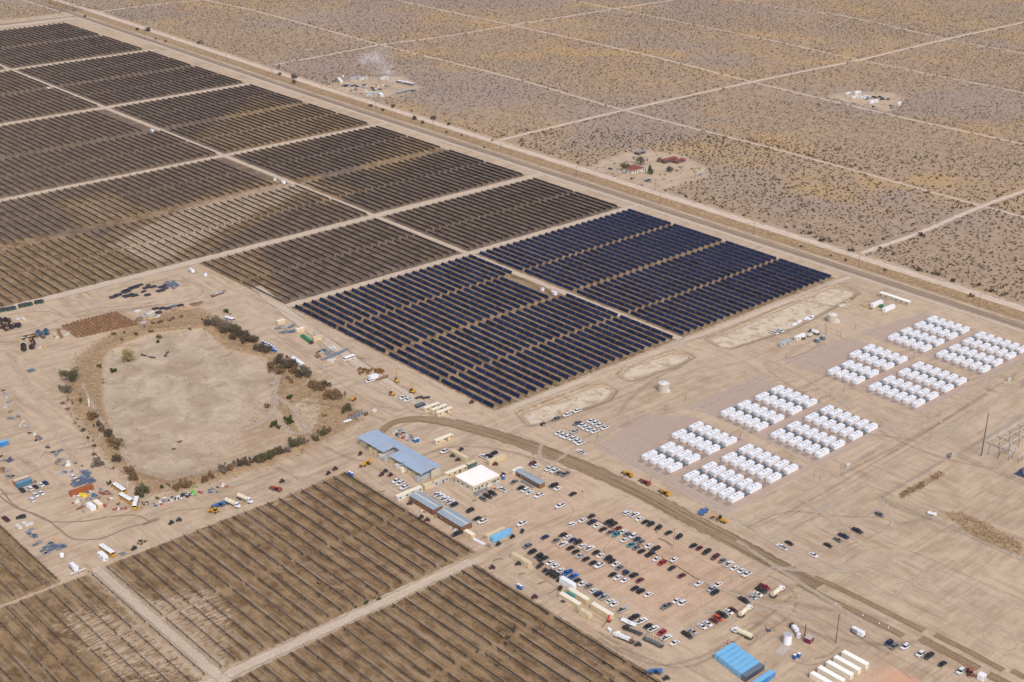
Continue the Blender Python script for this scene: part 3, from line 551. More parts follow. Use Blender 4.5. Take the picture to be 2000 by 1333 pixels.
o = rest.build('solar_tracker_field', [M_pan, M_back, M_edge, M_post]); tag(o, 'hundreds of dark solar panel rows receding into the distance, seen edge-on', 'solar trackers', 'solar trackers standing in rows', 'stuff')
print('trackers', len(tr))
# ------------------------------------------------------------------ materials for things
COL = {'W': ('white', (.74, .745, .76)), 'S': ('silver', (.42, .43, .45)), 'G': ('grey', (.15, .16, .17)), 'K': ('black', (.022, .024, .028)), 'B': ('bright blue', (.015, .13, .48)),
       'N': ('navy', (.02, .035, .105)), 'R': ('red', (.34, .015, .03)), 'M': ('maroon', (.13, .02, .03)), 'T': ('teal', (.02, .22, .25)), 'O': ('orange red', (.52, .07, .02)), 'D': ('dark green', (.02, .045, .03))}
def paint(k): return mat('paint_' + COL[k][0].replace(' ', '_'), COL[k][1], .32, .15, .06, .7, (DUST, .10))
M_glass = mat('dark_glass', (.012, .015, .02), .2, 0, .05); M_tyre = mat('tyre_rubber', (.022, .021, .02), .85, 0, .2, 3, (DUST, .35)); M_black = mat('black_plastic', (.02, .02, .022), .6, 0, .2, 2, (DUST, .2))
M_cream = mat('cream_container_paint', (.60, .49, .32), .6, 0, .07, .5, ((.40, .30, .19), .35)); M_pale = mat('pale_cream_paint', (.76, .70, .56), .6, 0, .05, .5, (DUST, .18))
M_cab = mat('container_blue', (.17, .44, .69), .5, 0, .07, .5, (DUST, .18)); M_cab2 = mat('container_bright_blue', (.03, .21, .50), .5, 0, .07, .5, (DUST, .2)); M_dkblue = mat('container_slate', (.055, .075, .11), .5, 0, .08, .5, (DUST, .25))
M_rust = mat('container_rust_orange', (.34, .10, .03), .7, 0, .15, .6, ((.16, .06, .03), .5)); M_wht = mat('white_enamel', (.76, .77, .79), .5, 0, .04, .6, (DUST, .12)); M_wht2 = mat('off_white_panel', (.60, .585, .54), .6, 0, .06, .5, (DUST, .25))
M_grey = mat('grey_steel', (.26, .27, .28), .5, .3, .1, 1, (DUST, .2)); M_lgrey = mat('light_grey_steel', (.46, .475, .49), .5, .2, .08, 1, (DUST, .2)); M_dk = mat('dark_steel', (.05, .05, .055), .6, .3, .2, 1, (DUST, .2))
M_roofb = mat('blue_grey_metal_roof', (.40, .50, .62), .42, .25, .05, .25, ((.36, .36, .36), .25)); M_roofg = mat('grey_metal_roof', (.38, .45, .50), .45, .3, .07, .4, ((.40, .36, .31), .3)); M_roofw = mat('white_membrane_roof', (.86, .84, .78), .7, 0, .03, .3, ((.66, .58, .46), .3))
M_brown = mat('brown_board_wall', (.20, .095, .05), .8, 0, .14, .8, ((.30, .2, .13), .3)); M_beige = mat('beige_wall', (.50, .44, .34), .8, 0, .06, .5, (DUST, .3)); M_wood = mat('weathered_wood', (.24, .15, .085), .85, 0, .25, 1.2); M_wood2 = mat('fresh_timber', (.50, .34, .18), .8, 0, .15, 1)
M_pole = mat('dark_pole_wood', (.085, .055, .04), .85, 0, .2, 1); M_yel = mat('machine_yellow', (.58, .30, .02), .5, 0, .1, .8, (DUST, .3)); M_red = mat('machine_red', (.30, .055, .04), .5, 0, .1, .8, (DUST, .25)); M_blue = mat('portable_blue', (.01, .13, .42), .5, 0, .08, 1, (DUST, .1)); M_teal = mat('equipment_teal', (.085, .145, .17), .5, .1, .1, 1, (DUST, .2))
M_green = mat('tank_green', (.01, .16, .07), .5, 0, .1, 1, (DUST, .15)); M_conc = mat('concrete', (.42, .37, .32), .9, 0, .1, 1.2); M_tile = mat('red_roof_tile', (.20, .055, .035), .8, 0, .2, 1.5); M_skin = mat('skin', (.40, .24, .16), .6); M_vest = mat('safety_vest', (.75, .28, .03), .7); M_jean = mat('work_trousers', (.05, .06, .09), .8); M_hat = mat('hard_hat', (.75, .72, .6), .4)
M_slate = mat('panel_pallet_blue_grey', (.10, .13, .19), .35, 0, .3, 2.5, ((.22, .22, .24), .4)); M_bag = mat('black_bag', (.03, .03, .035), .5, 0, .4, 3); M_lime = mat('lime_netting', (.12, .48, .04), .6); M_yelt = mat('yellow_tarp', (.62, .48, .02), .6)
# ------------------------------------------------------------------ labels: singled out by kind and colour, then by place in the row
pending = []
def put(o, noun, cat, where, sx): pending.append((o, noun, cat, where, sx)); return o
def plural(s):
    if s.endswith('suv'): return s + 's'
    if s.endswith(('box', 'bus')): return s + 'es'
    if s.endswith('y') and s[-2] not in 'aeiou': return s[:-1] + 'ies'
    return s + 's'
def flush():
    grp = {}
    for q in pending: grp.setdefault((q[1], q[3]), []).append(q)
    for (noun, where), L in grp.items():
        L.sort(key=lambda q: q[4]); n = len(L)
        for i, q in enumerate(L):
            o = q[0]
            if n == 1: o['label'] = 'the single %s %s' % (noun, where)
            elif n == 2: o['label'] = '%s of two %s %s' % (('left', 'right')[i], plural(noun), where)
            else: o['label'] = '%s from the left of %s %s %s' % (od(i + 1), nu(n), plural(noun), where)
            o['category'] = q[2]
            if n > 1: o['group'] = '%s %s' % (plural(noun), where)
    pending.clear()
# ------------------------------------------------------------------ vehicles
def wheel_mesh(r=.34, w=.24):
    return MB().cyl((0, -w / 2, 0), (0, w / 2, 0), r, n=12).cyl((0, -w / 2 - .01, 0), (0, w / 2 + .01, 0), r * .55, n=8, mi=1).mesh('wheel', [M_tyre, M_grey])
WM = wheel_mesh(); WBIG = wheel_mesh(.5, .34)
def wheels(root, xs, y, r=.34, me=None):
    for x in xs:
        for s in (-1, 1):
            o = bpy.data.objects.new('wheel', me or WM); C.objects.link(o); o.parent = root; o.location = (x, s * y, r)
def frus(mb, b, tp, z0, z1, mi):
    """b, tp: (x0,x1,halfwidth) at z0, z1"""
    vs = [(b[0], -b[2], z0), (b[1], -b[2], z0), (b[1], b[2], z0), (b[0], b[2], z0), (tp[0], -tp[2], z1), (tp[1], -tp[2], z1), (tp[1], tp[2], z1), (tp[0], tp[2], z1)]
    mb.add(vs, [(3, 2, 1, 0), (4, 5, 6, 7), (0, 1, 5, 4), (1, 2, 6, 5), (2, 3, 7, 6), (3, 0, 4, 7)], mi)
SPEC = {'s': ('sedan', [(-2.3, .32), (2.3, .3), (2.36, .62), (2.15, .80), (1.0, .95), (-1.55, 1.0), (-2.25, .93), (-2.36, .65)], .9, (-1.75, 1.15, .84), (-1.0, .35, .66), .96, 1.40, (1.4, -1.35), .34),
        'h': ('hatchback', [(-2.0, .32), (2.0, .3), (2.05, .65), (1.85, .82), (.95, .98), (-1.9, 1.0), (-2.05, .7)], .86, (-1.9, 1.1, .82), (-1.5, .35, .66), .98, 1.48, (1.25, -1.2), .33),
        'u': ('suv', [(-2.35, .36), (2.35, .34), (2.42, .8), (2.2, 1.02), (1.15, 1.12), (-2.3, 1.14), (-2.42, .8)], .96, (-2.3, 1.3, .92), (-2.0, .55, .76), 1.12, 1.72, (1.5, -1.4), .38),
        'v': ('van', [(-2.7, .36), (2.6, .34), (2.7, .9), (2.3, 1.2), (-2.65, 1.3), (-2.75, .8)], 1.0, (-2.65, 2.15, .97), (-2.55, 1.35, .85), 1.2, 2.1, (1.75, -1.7), .36),
        'p': ('pickup', [(-2.9, .5), (2.85, .45), (2.95, .95), (2.8, 1.12), (1.3, 1.2), (-.75, 1.22), (-.75, .86), (-2.85, .86), (-2.95, .8)], 1.0, (-.85, 1.45, .94), (-.62, .75, .78), 1.2, 1.82, (1.85, -1.85), .42)}
vproto = {}
def vehicle(kind, col):
    if (kind, col) in vproto: return dup(vproto[(kind, col)])
    nm, pr, hw, gb, gt, z0, z1, axl, wr = SPEC[kind]; root = empty(nm)
    m = MB(); m.prof(pr, -hw, hw, 0, .06, z0 - .12); frus(m, (gt[0] - .02, gt[1] + .02, gt[2] + .02), (gt[0] + .1, gt[1] - .1, gt[2] - .06), z1, z1 + .07, 0)
    m.box(0, 0, .32, (pr[1][0] - pr[0][0]) * .93, hw * 1.9, .16, 1)
    m.box(pr[2][0], 0, pr[2][1] - .12, .08, hw * 1.5, .16, 1)
    if kind == 'p':
        for s in (-1, 1): m.box(-1.85, s * (hw - .06), 1.05, 2.1, .1, .42, 0)
        m.box(-2.87, 0, 1.05, .1, hw * 1.9, .42, 0)
    m.build('body', [paint(col), M_black], root)
    g = MB(); frus(g, gb, gt, z0 - .03, z1, 0); g.build('windows', M_glass, root)
    lt = MB()
    for s in (-1, 1): lt.box(pr[2][0] - .03, s * hw * .72, pr[2][1] + .06, .12, .3, .14)
    lt.build('headlights', M_wht, root)
    if kind == 'p': MB().box(-1.83, 0, .88, 1.98, hw * 1.76, .06).build('cargo_bed', M_black, root)
    wheels(root, axl, hw - .1, wr, WM)
    vproto[(kind, col)] = reg(root); return root
HEAD = {'w': 180, 'e': 0, 'n': 90, 's': 270}
FIRST = set()
def place(o, x, y, deg, jit=3.0): o.location = (x, y, hz(x, y)); o.rotation_euler = (0, 0, R_(deg + rnd.uniform(-jit, jit))); return o
def cars(where, ox, oy, data, dflt='w', k=3.92):
    for q in data.split():
        f = q.split(','); kind, col = f[2][0], f[2][1]; hd = f[2][2:] or dflt
        deg = HEAD[hd[0]] + (float(hd[1:]) if len(hd) > 1 else 0)
        x, y = G(ox + float(f[0]) / k, oy + float(f[1]) / k, .75)
        o = vehicle(kind, col); place(o, x, y, deg); put(o, COL[col][0] + ' ' + SPEC[kind][0], SPEC[kind][0].replace('suv', 'car').replace('sedan', 'car').replace('hatchback', 'car').replace('pickup', 'pickup truck'), where, ox + float(f[0]) / k)
a7 = (1000, 993)
cars("along the car park's haul road edge", *a7, '880,35,uWe 940,50,pWe 975,80,sW 1020,103,sK 1060,122,uK 1120,150,uKw10 1197,187,sK 1278,218,uKw8 1387,285,sK 1433,305,hM 1490,333,pKw8 1556,372,pMw8 1608,400,sG 1660,427,pWe 1703,457,sW 1755,477,sW 1797,505,pW')
cars("in the car park's upper double row", *a7, '608,60,sK 540,92,sW 458,122,uWe 613,105,pNe 740,105,pK 770,125,pK 812,152,sM 652,133,sW 695,160,sK 750,183,sG 797,200,uT 848,180,sW 882,198,sG 927,212,uW 957,235,sN 987,257,sG 862,243,sW 910,278,sT 950,300,sG 992,327,sKe 1045,287,sW 1098,310,pK 1057,352,pKe 1107,388,sW 1148,417,uR 1241,392,sW 1222,457,sK 1298,515,sM 1430,576,sW 1577,583,sW 1527,618,uS 1552,645,uK')
cars("in the car park's middle double row", *a7, '252,220,sN 335,245,sG 390,202,sK 427,220,sWe 462,243,sN 503,260,uK 388,275,pWe 447,303,sK 486,332,sK 541,287,sWe 592,308,pWe 642,337,sK 678,362,sW 520,362,sS 565,388,sK 618,417,sK 667,437,pW 735,383,uK 763,403,sK 797,427,sW 822,455,sG 935,512,uKe 769,507,sK 810,530,sW 862,550,sW 978,550,sM 940,612,sK 987,633,uKe 1043,660,sW 1180,750,pG 1258,707,sW 1300,727,uW')
cars("in the car park row beside the containers", *a7, '117,290,uG 154,333,uK 205,365,uK 238,385,pKe 292,417,sW 332,440,sW 374,473,sWe 423,493,pB 467,522,pBe 495,553,sK 537,577,sW 585,595,sG 623,630,sWe 662,655,uNe 707,678,pSe 752,710,sWe 784,732,sW 845,775,pSe 937,833,pKe 992,862,pWe 1040,900,sK 1083,923,pWe 1146,952,uR 1182,990,pWe 1245,1028,sW')
cars("in the row beside the water trucks", *a7, '1342,970,pK 1385,943,sS 1455,903,sW 1498,882,sW 1547,860,sM 1580,840,uO 1612,815,pK 1660,790,sW 1692,777,sM 1778,705,pK 1843,680,sS 1883,657,sW 1908,628,pD 1935,603,pR', 's')
cars("on the open ground west of the car park", *a7, '73,118,pW'); 
a8 = (1500, 993)
cars("scattered beyond the haul road", *a8, '853,48,uG 685,172,pK 580,213,pN 533,240,sG 460,282,sK 162,265,sK 105,296,pWn 348,356,sW', 's')
cars("in the line at the lower right", *a8, '925,1030,uN 963,1058,uG 1050,1060,uW 1167,1115,uW 1232,1130,pK 1335,1190,sK 1475,1247,uW', 'w')
a3 = (1000, 660)
cars("in the fleet of pickups below the pale basins", *a3, '338,620,pG 423,588,pW 498,553,pW 500,655,pG 605,637,pW 637,652,pW 672,670,pW 712,690,pW 535,670,pW 560,687,pW 597,702,pW 633,717,pW 478,720,pS 360,732,pW 392,747,pW 422,760,pW 465,772,pW 498,790,pW 522,808,pW')
cars("beside the bend of the haul road", *a3, '530,875,pWn')
cars("around the small brown office", *a3, '155,962,uM 180,980,sW 284,1003,pW 325,1018,pW 357,1035,sG 405,1045,pG 318,1130,pK 352,1152,sW 68,1147,sK 100,1168,uW 135,1185,sW 205,1207,pW 465,1195,sK 366,1287,pW 15,1102,sG')
a2 = (500, 660)
cars("by the cream office trailers", *a2, '1445,868,pW 1740,910,pWn 1785,905,uKn 1820,885,uK')
cars("by the white roofed office", *a2, '1880,1160,pWn 1810,1190,pKs 1775,1212,pKs 1740,1235,uGs')
cars("beside the brown sheds", *a2, '1385,1200,pWe 1410,1215,pWe 1445,1235,pWe 1485,1258,pWe 1515,1278,uK 1638,1322,uK')
cars("below the long blue canopy", *a2, '1075,1095,pW 1105,1115,pW 1137,1145,pW')
cars("near the drilling rigs", *a2, '1130,458,pW 1165,475,pW 870,330,pW')
cars("by the second brown shed", 500, 993, '1693,78,sK 1735,100,pW 1538,195,pK')
cars("in the left edge yard", 0, 660, '168,1166,uK 228,1152,uWn 272,1138,sKn 313,1122,sWn 347,1108,sNn 243,1238,uWn 270,1200,sWn 315,1185,sWn 560,1060,sW', 'n')
cars("in the lower left corner", 0, 993, '43,82,pM 160,67,uDw-25', 'n')
cars("near the battery pads' upper left", 1480, 560, '270,735,pW 370,700,pW', 's', 8.333)
cars("in front of the red roofed house", 1150, 280, '140,385,sW 335,400,hN 450,440,sW 565,462,sS 900,590,sT 945,575,sG 1740,495,sS', 's', 8)
# ---- utility buggies
def buggy(kind):
    if ('b', kind) in vproto: return dup(vproto[('b', kind)])
    root = empty('utility_buggy'); body = {'K': M_black, 'R': paint('M')}[kind]
    MB().box(0, 0, .62, 2.9, 1.35, .35).box(1.2, 0, .85, .7, 1.2, .3, 0, 0, .7, .8).box(-.2, 0, .9, 1.1, 1.3, .2).build('body', body, root)
    MB().box(-1.0, 0, .95, .95, 1.35, .3).build('cargo_bed', M_dk, root); MB().box(-.25, 0, 1.1, .45, 1.1, .25).build('seat', M_black, root)
    f = MB()
    for x in (.6, -.55):
        for s in (-1, 1): f.cyl((x, s * .62, .8), (x * .8, s * .58, 1.85), .04, n=5)
    f.build('roll_cage', M_dk, root); MB().box(-.02, 0, 1.88, 1.4, 1.3, .06).build('roof', M_dk, root); wheels(root, (1.0, -1.0), .62, .34)
    vproto[('b', kind)] = reg(root); return root
def buggies(where, ox, oy, data, k=3.92):
    for q in data.split():
        f = q.split(','); x, y = G(ox + float(f[0]) / k, oy + float(f[1]) / k, .7); o = place(buggy(f[2][0]), x, y, float(f[2][1:]), 8); o.location.z = hz(x, y)
        put(o, {'K': 'black utility buggy', 'R': 'red and black utility buggy'}[f[2][0]], 'buggy', where, ox + float(f[0]) / k)
buggies('parked in a tight file by the cream container', 960, 1060, '1115,575,K180 1270,665,K180 1345,735,K180 1440,775,K180 1510,815,K180 1590,885,K180 1170,520,K180 1395,690,K0 1470,715,K0 1560,770,K0', 12.12)
buggies('on the dirt around the cream containers', 960, 1060, '630,505,K150 1625,1085,K200 15,595,R150', 12.12)
buggies('near the oil stained corner', *a7, '965,1045,K150 1180,1303,K150 77,178,K200 172,680,R150')
buggies('on the yard below the canopy', *a2, '798,888,R200 553,1038,K200 605,1005,R170 198,1100,K170 990,1022,K180 960,1050,R190 1028,1052,R190 1175,1270,R150')
buggies('behind the brown sheds', 500, 993, '1310,90,R140 1265,68,K140 1618,108,K180'[:24])
buggies('by the bright blue container', 770, 930, '1625,1065,K190 1845,950,K190', 8)
buggies('on the dirt track left of centre', 0, 993, '1310,112,K190 1370,90,K150 1025,308,K190')
buggies('among the cream offices', *a2, '1505,905,K140 1545,935,K140 1570,856,K190 1832,968,R140 1890,1050,R180 1650,495,R170')
buggies('in the materials yard', 520, 600, '735,585,R190 1745,1278,K190'[:12], 8.333)
# ------------------------------------------------------------------ containers and cabins
def container(L, wall, roof=None, H_=2.6, Wd=2.44, cabin=False, name='shipping_container'):
    key = (L, wall.name, roof.name if roof else '', H_, Wd, cabin, name)
    if key in vproto: return dup(vproto[key])
    root = empty(name); roof = roof or wall; m = MB(); m.box(0, 0, H_ / 2 + .1, L, Wd - .08, H_ - .1, 0)
    if not cabin:
        n = int(L / .55)
        for i in range(n):
            x = -L / 2 + .3 + i * (L - .6) / (n - 1)
            for s in (-1, 1): m.box(x, s * (Wd / 2 - .02), H_ / 2 + .12, .24, .06, H_ - .4)
        for x in (-L / 2 + .06, L / 2 - .06):
            for s in (-1, 1): m.box(x, s * (Wd / 2 - .03), H_ / 2 + .11, .16, .16, H_ - .06)
    m.build('walls', wall, root)
    r = MB().box(0, 0, H_ + .13, L + .04, Wd + .04, .1)
    if not cabin:
        for i in range(int(L / 1.2)): r.box(-L / 2 + .6 + i * 1.2, 0, H_ + .19, .5, Wd - .3, .03)
    r.build('roof', roof, root)
    if cabin:
        w = MB()
        for i in range(max(2, int(L / 3.5))):
            x = -L / 2 + 1.6 + i * (L - 3) / max(1, int(L / 3.5) - 1)
            for s in (-1, 1):
                o = MB().box(x, s * (Wd / 2 - .02), 1.65, 1.0, .07, .8).build('window', M_glass, root)
        for s in (-1, 1): MB().box(L * .12, s * (Wd / 2 - .02), 1.2, .9, .08, 2.0).build('door', M_wht2 if s > 0 else M_dk, root)
        MB().box(-L / 2 - .2, 0, 1.4, .45, .9, .8).build('air_conditioner', M_lgrey, root)
    else:
        for s in (-1, 1): MB().box(-L / 2 - .01, s * .57, H_ / 2 + .1, .06, 1.1, H_ - .35).cyl((-L / 2 - .06, s * .35, .3), (-L / 2 - .06, s * .35, H_ - .1), .03, n=5, mi=1).build('door', [wall, M_grey], root)
    vproto[key] = reg(root); return root
def cont(where, noun, px_, py_, L, ax_, wall, roof=None, cat='container', **kw):
    z = kw.get('H_', 2.6) + .15; x, y = G(px_, py_, z); o = container(L, wall, roof, **kw)
    deg = {'E': 0, 'N': 90, 'S': 270, 'W': 180}[ax_[0]] + (float(ax_[1:]) if len(ax_) > 1 else 0)
    o.location = (x, y, hz(x, y)); o.rotation_euler = (0, 0, R_(deg)); put(o, noun, cat, where, px_); return o
k12 = lambda x, y: (960 + x / 12.12, 1060 + y / 12.12)
q6 = lambda x, y: (1080 + x / 7.69, 1120 + y / 7.69)
CC = 'cream shipping container'
cont('at the left corner of the car park', 'long cream shipping container', *k12(706, 357), 12.2, 'N', M_cream)
for p_, L in ((q6(387, 305), 12.2), (q6(259, 373), 12.2), (q6(742, 532), 12.2)): cont('beside the car park', 'long cream shipping container', *p_, L, 'N', M_cream, M_pale)
cont('beside the car park', 'short cream shipping container', *q6(490, 573), 6.1, 'N', M_cream)
cont('beside the car park', 'white box trailer', *q6(224, 109), 8.5, 'N', M_wht, H_=2.9, name='box_trailer', cat='trailer')
cont('wedged between two cream containers', 'teal skip box', *q6(275, 300), 4.5, 'N', mat('teal_box', (.04, .26, .25), .5), H_=1.7, Wd=1.8, cat='skip')
k25 = lambda x, y: (1560 + x / 12.5, 1240 + y / 12.5)
for p_ in ((1380, 554), (1188, 683), (1005, 805), (800, 942), (612, 1078)): cont('side by side at the bottom right', 'long pale cream shipping container', *k25(*p_), 12.2, 'N', M_pale, M_roofw)
k7 = lambda x, y: (1380 + x / 7.69, 1180 + y / 7.69)
for i in range(6): cont('standing side by side at the bottom', 'light blue shipping container', *k7(292 + 68 * i, 678 + 52 * i), 12.2, 'E', M_cab)
cont('closing the light blue container row', 'dark slate shipping container', *k7(292 + 68 * 6, 678 + 52 * 6), 12.2, 'E', M_dkblue, mat('slate_roof', (.13, .16, .20), .5))
cont('in front of the slate container', 'bright blue shipping container', *k7(862, 1092), 12.2, 'E', M_cab2, M_cab)
k8 = lambda x, y: (770 + x / 8, 930 + y / 8)
cont('touching the end of the second brown shed', 'short cream shipping container', *k8(1175, 877), 6.1, 'N', M_cream, M_pale)
cont('alongside a bright blue container', 'long cream shipping container', *k8(1585, 862), 12.2, 'E', M_cream)
cont('alongside a cream container near the sheds', 'bright blue shipping container', *k8(1668, 892), 12.2, 'E', M_cab, M_cab)
cont('left of the first brown shed', 'long cream office trailer', *k8(228, 238), 16, 'E', M_wht2, M_pale, cabin=True, cat='office trailer', name='office_trailer')
cont('at the open end of the canopy', 'short cream shipping container', *k8(530, 115), 6.1, 'E', M_cream)
cont('at the open end of the canopy', 'grey walled office trailer', *k8(715, 45), 10, 'E', M_lgrey, M_cream, cabin=True, cat='office trailer', name='office_trailer')
kc = lambda x, y: (680 + x / 8.886, 820 + y / 8.886)
for (a, b), L, wl in (((215, 400), 6.1, M_cream), ((370, 530), 6.1, M_cream), ((545, 610), 12.2, M_wht2), ((610, 655), 6.1, M_lgrey), ((680, 700), 6.1, M_cream), ((825, 785), 6.1, M_wht2), ((915, 845), 6.1, M_pale), ((1045, 915), 6.1, M_cream), ((1185, 1000), 12.2, M_lgrey)):
    x, y = G(*kc(a, b), 2.75); o = container(L, wl); o.location = (x + L / 2, y, 0); put(o, {M_cream: 'cream', M_wht2: 'off-white', M_pale: 'pale yellow', M_lgrey: 'grey'}[wl] + ' shipping container', 'container', 'half under the long canopy', kc(a, b)[0])
cont('inside the loop of the haul road', 'cream office trailer', *kc(1655, 300), 12.2, 'E', M_cream, M_pale, cabin=True, cat='office trailer', name='office_trailer')
k9 = lambda x, y: (860 + x / 9.52, 850 + y / 9.52)
cont('running down beside parked buggies', 'long cream shipping container', *k9(355, 343), 12.2, 'N', M_cream)
cont('behind the white roofed office', 'short cream container with teal side', *k9(570, 508), 6.1, 'E', M_teal, M_cream)
cont('behind the white roofed office', 'long cream office trailer', *k9(290, 635), 14, 'E', M_cream, M_pale, cabin=True, cat='office trailer', name='office_trailer')
cont('right of the light pole by the offices', 'long cream shipping container', *k9(1045, 415), 12.2, 'E', M_cream)
cont('at the corner of the small brown office', 'short cream shipping container', *k9(1430, 628), 6.1, 'E', M_pale)
for a, b in ((1345, 523), (1402, 537)): cont('by the corner of the blue panels', 'long cream office trailer', 500 + a / 3.92, 660 + (b - 8) / 3.92, 11, 'E', M_cream, M_pale, cabin=True, cat='office trailer', name='office_trailer')
cont('by the corner of the blue panels', 'long cream office trailer', 500 + 1440 / 3.92, 660 + 550 / 3.92, 11, 'E', M_cream, M_pale, cabin=True, cat='office trailer', name='office_trailer')
cont('near the drilling rigs', 'slate grey open skip', 500 + 1255 / 3.92, 660 + 505 / 3.92, 6, 'E', M_dkblue, mat('skip_inside', (.12, .14, .17), .6), H_=1.7, cat='skip', name='skip')
k4 = lambda x, y: (520 + x / 8.333, 600 + y / 8.333)
cont('in the materials yard', 'short cream shipping container', *k4(235, 212), 6.1, 'E', M_cream, M_pale); cont('in the materials yard', 'short cream shipping container', *k4(552, 345), 6.1, 'E', M_cream, M_pale); cont('in the materials yard', 'short cream shipping container', *k4(825, 475), 6.1, 'E', M_cream)
for i in range(4):
    x, y = G(*k4(590 + 38 * i, 450 + 28 * i), 1.8); o = empty('green_tank', (x, y, 0)); MB().cyl((-1.2, 0, 1.0), (1.2, 0, 1.0), .95, n=12).build('tank', M_green, o); MB().box(-.8, 0, .15, .2, 1.6, .3).box(.8, 0, .15, .2, 1.6, .3).build('cradle', M_dk, o); MB().cyl((0, 0, 1.9), (0, 0, 2.1), .25, n=8).build('hatch', M_green, o); put(o, 'dark green tank', 'tank', 'in the row between cream containers', 100 + i)
cont('beside the dark bushes of the basin', 'long white box trailer', *k4(505, 862), 13, 'N-4', M_wht, H_=2.9, name='box_trailer', cat='trailer')
cont('beside the stack of brown reels', 'white box trailer', *k4(1745, 1108), 6, 'E', M_wht, H_=2.6, name='box_trailer', cat='trailer')
k5 = lambda x, y: (1480 + x / 8.333, 560 + y / 8.333)
cont('left of the round tanks', 'grey office trailer', *k5(445, 890), 10, 'E', M_lgrey, mat('teal_grey_roof', (.36, .42, .43), .5), cabin=True, cat='office trailer', name='office_trailer'); cont('left of the round tanks', 'white office trailer', *k5(690, 790), 10, 'E', M_wht2, M_wht, cabin=True, cat='office trailer', name='office_trailer')
kn = lambda x, y: (1680 + x / 6.25, 540 + y / 6.25)
cont('above the battery pads', 'very long white office trailer', *kn(427, 250), 24, 'N', M_beige, M_roofw, cabin=True, H_=3.0, Wd=3.6, cat='office trailer', name='office_trailer')
for p_ in ((205, 315), (352, 368)): cont('butting against the long white office', 'white shipping container', *kn(*p_), 12.2, 'E', M_wht)
kl = lambda x, y: (0 + x / 3.92, 660 + y / 3.92)
cont('at the left edge', 'blue shipping container', *kl(8, 795), 7, 'E', M_cab2, M_cab); cont('stacked beside a tan one in the left yard', 'slate blue container', *kl(180, 1095), 8, 'E', mat('steel_blue', (.06, .17, .28), .5), mat('steel_blue_roof', (.14, .25, .36), .5)); cont('beside a slate blue container in the left yard', 'tan roofed container', *kl(160, 1076), 8, 'E', M_rust, M_cream)
cont('in front of the blue-grey panel pallets', 'long rusty orange container', *kl(620, 1150), 12.2, 'E', M_rust)
kj = lambda x, y: (120 + x / 7.143, 900 + y / 7.143)
cont('next to the cream container by the buses', 'white box trailer', *kj(410, 610), 5.5, 'N', M_wht, H_=2.5, name='box_trailer', cat='trailer'); cont('by the parked school buses', 'short cream shipping container', *kj(505, 578), 6.1, 'N', M_cream, M_pale)
# ------------------------------------------------------------------ buildings
def windows(root, L): 
    for (x, y, z, sx_, sy_, sz_) in L:
        f = MB().box(x, y, z, sx_ + .12, sy_ + .12, sz_ + .16).build('window', M_wht2, root); MB().box(x, y, z, sx_ + (.2 if sx_ < .2 else 0), sy_ + (.2 if sy_ < .2 else 0), sz_).build('pane', M_glass, f)
def shed(name, x0, x1, y0, y1, h, label, skylight=True):
    cx, cy = (x0 + x1) / 2, (y0 + y1) / 2; w_, l_ = x1 - x0, y1 - y0; r = empty(name, (cx, cy, 0))
    m = MB().box(0, 0, h / 2 - .15, w_ - .5, l_ - .5, h - .3)
    for i in range(int(l_ / 1.2)): m.box(-w_ / 2 + .25, -l_ / 2 + .8 + i * 1.2, h / 2 - .2, .06, .12, h - .5)
    m.build('walls', M_brown, r)
    rf = MB(); vs = [(-w_ / 2, -l_ / 2, h - .1), (w_ / 2, -l_ / 2, h - .1), (w_ / 2, l_ / 2, h - .1), (-w_ / 2, l_ / 2, h - .1), (0, -l_ / 2, h + .45), (0, l_ / 2, h + .45)]
    rf.add(vs, [(0, 4, 5, 3), (4, 1, 2, 5), (0, 1, 4), (2, 3, 5), (3, 2, 1, 0)])
    for i in range(int(l_ / .9)):
        y = -l_ / 2 + .4 + i * .9
        for s in (-1, 1): rf.add([(0, y, h + .48), (s * w_ / 2, y, h - .07), (s * w_ / 2, y + .08, h - .07), (0, y + .08, h + .48)], [(0, 1, 2, 3)])
    rr = rf.build('roof', M_roofg, r)
    if skylight: MB().box(0, 0, h + .5, .5, l_ - .2, .08).build('ridge_cap', M_pale, rr)
    MB().box(-w_ / 2 + .22, -l_ / 2 + 2, 1.05, .12, 1.1, 2.1).build('door', M_dk, r); windows(r, [(-w_ / 2 + .22, l_ / 2 - 2.5, 1.7, .1, 1.3, .9)])
    return tag(r, label, 'shed')
shed('brown_shed', 378.8, 385.6, 463.2, 482.5, 3.5, 'brown walled shed with grey ridged roof, upper of the two in line')
shed('brown_shed', 378.8, 386.4, 441.7, 460.6, 3.5, 'brown walled shed with grey roof, lower one beside the white totes')
o = shed('brown_office', 437.6, 441.8, 447.8, 467, 3.0, 'small brown office with blue-grey roof and a grey access ramp', False)
windows(o, [(-1.88, y, 1.6, .1, 1.3, .9) for y in (6, 1.5, -3, -6)]); MB().box(-3.6, -2, .45, 1.6, 9, .9).build('ramp', M_grey, o)
r = empty('white_office', (418.1, 474.7, 0)); m = MB().box(0, 0, 1.95, 18.2, 14.4, 3.7); m.build('walls', M_beige, r); MB().box(0, 0, 3.9, 18.6, 14.9, .22).build('roof', M_roofw, r)
MB().box(0, 0, .3, 18.6, 14.8, .6).build('skirt', M_wht2, r)
windows(r, [(x, -7.2, 1.9, 1.2, .1, .9) for x in (-7.3, -3, 0.3, 4.2, 8)] + [(-9.1, y, 1.9, .1, 1.2, .9) for y in (4.5, 1, -3)])
for x in (-5.2, 6.0): MB().box(x, -7.25, 1.25, 1.0, .12, 2.1).build('door', M_dk, r)
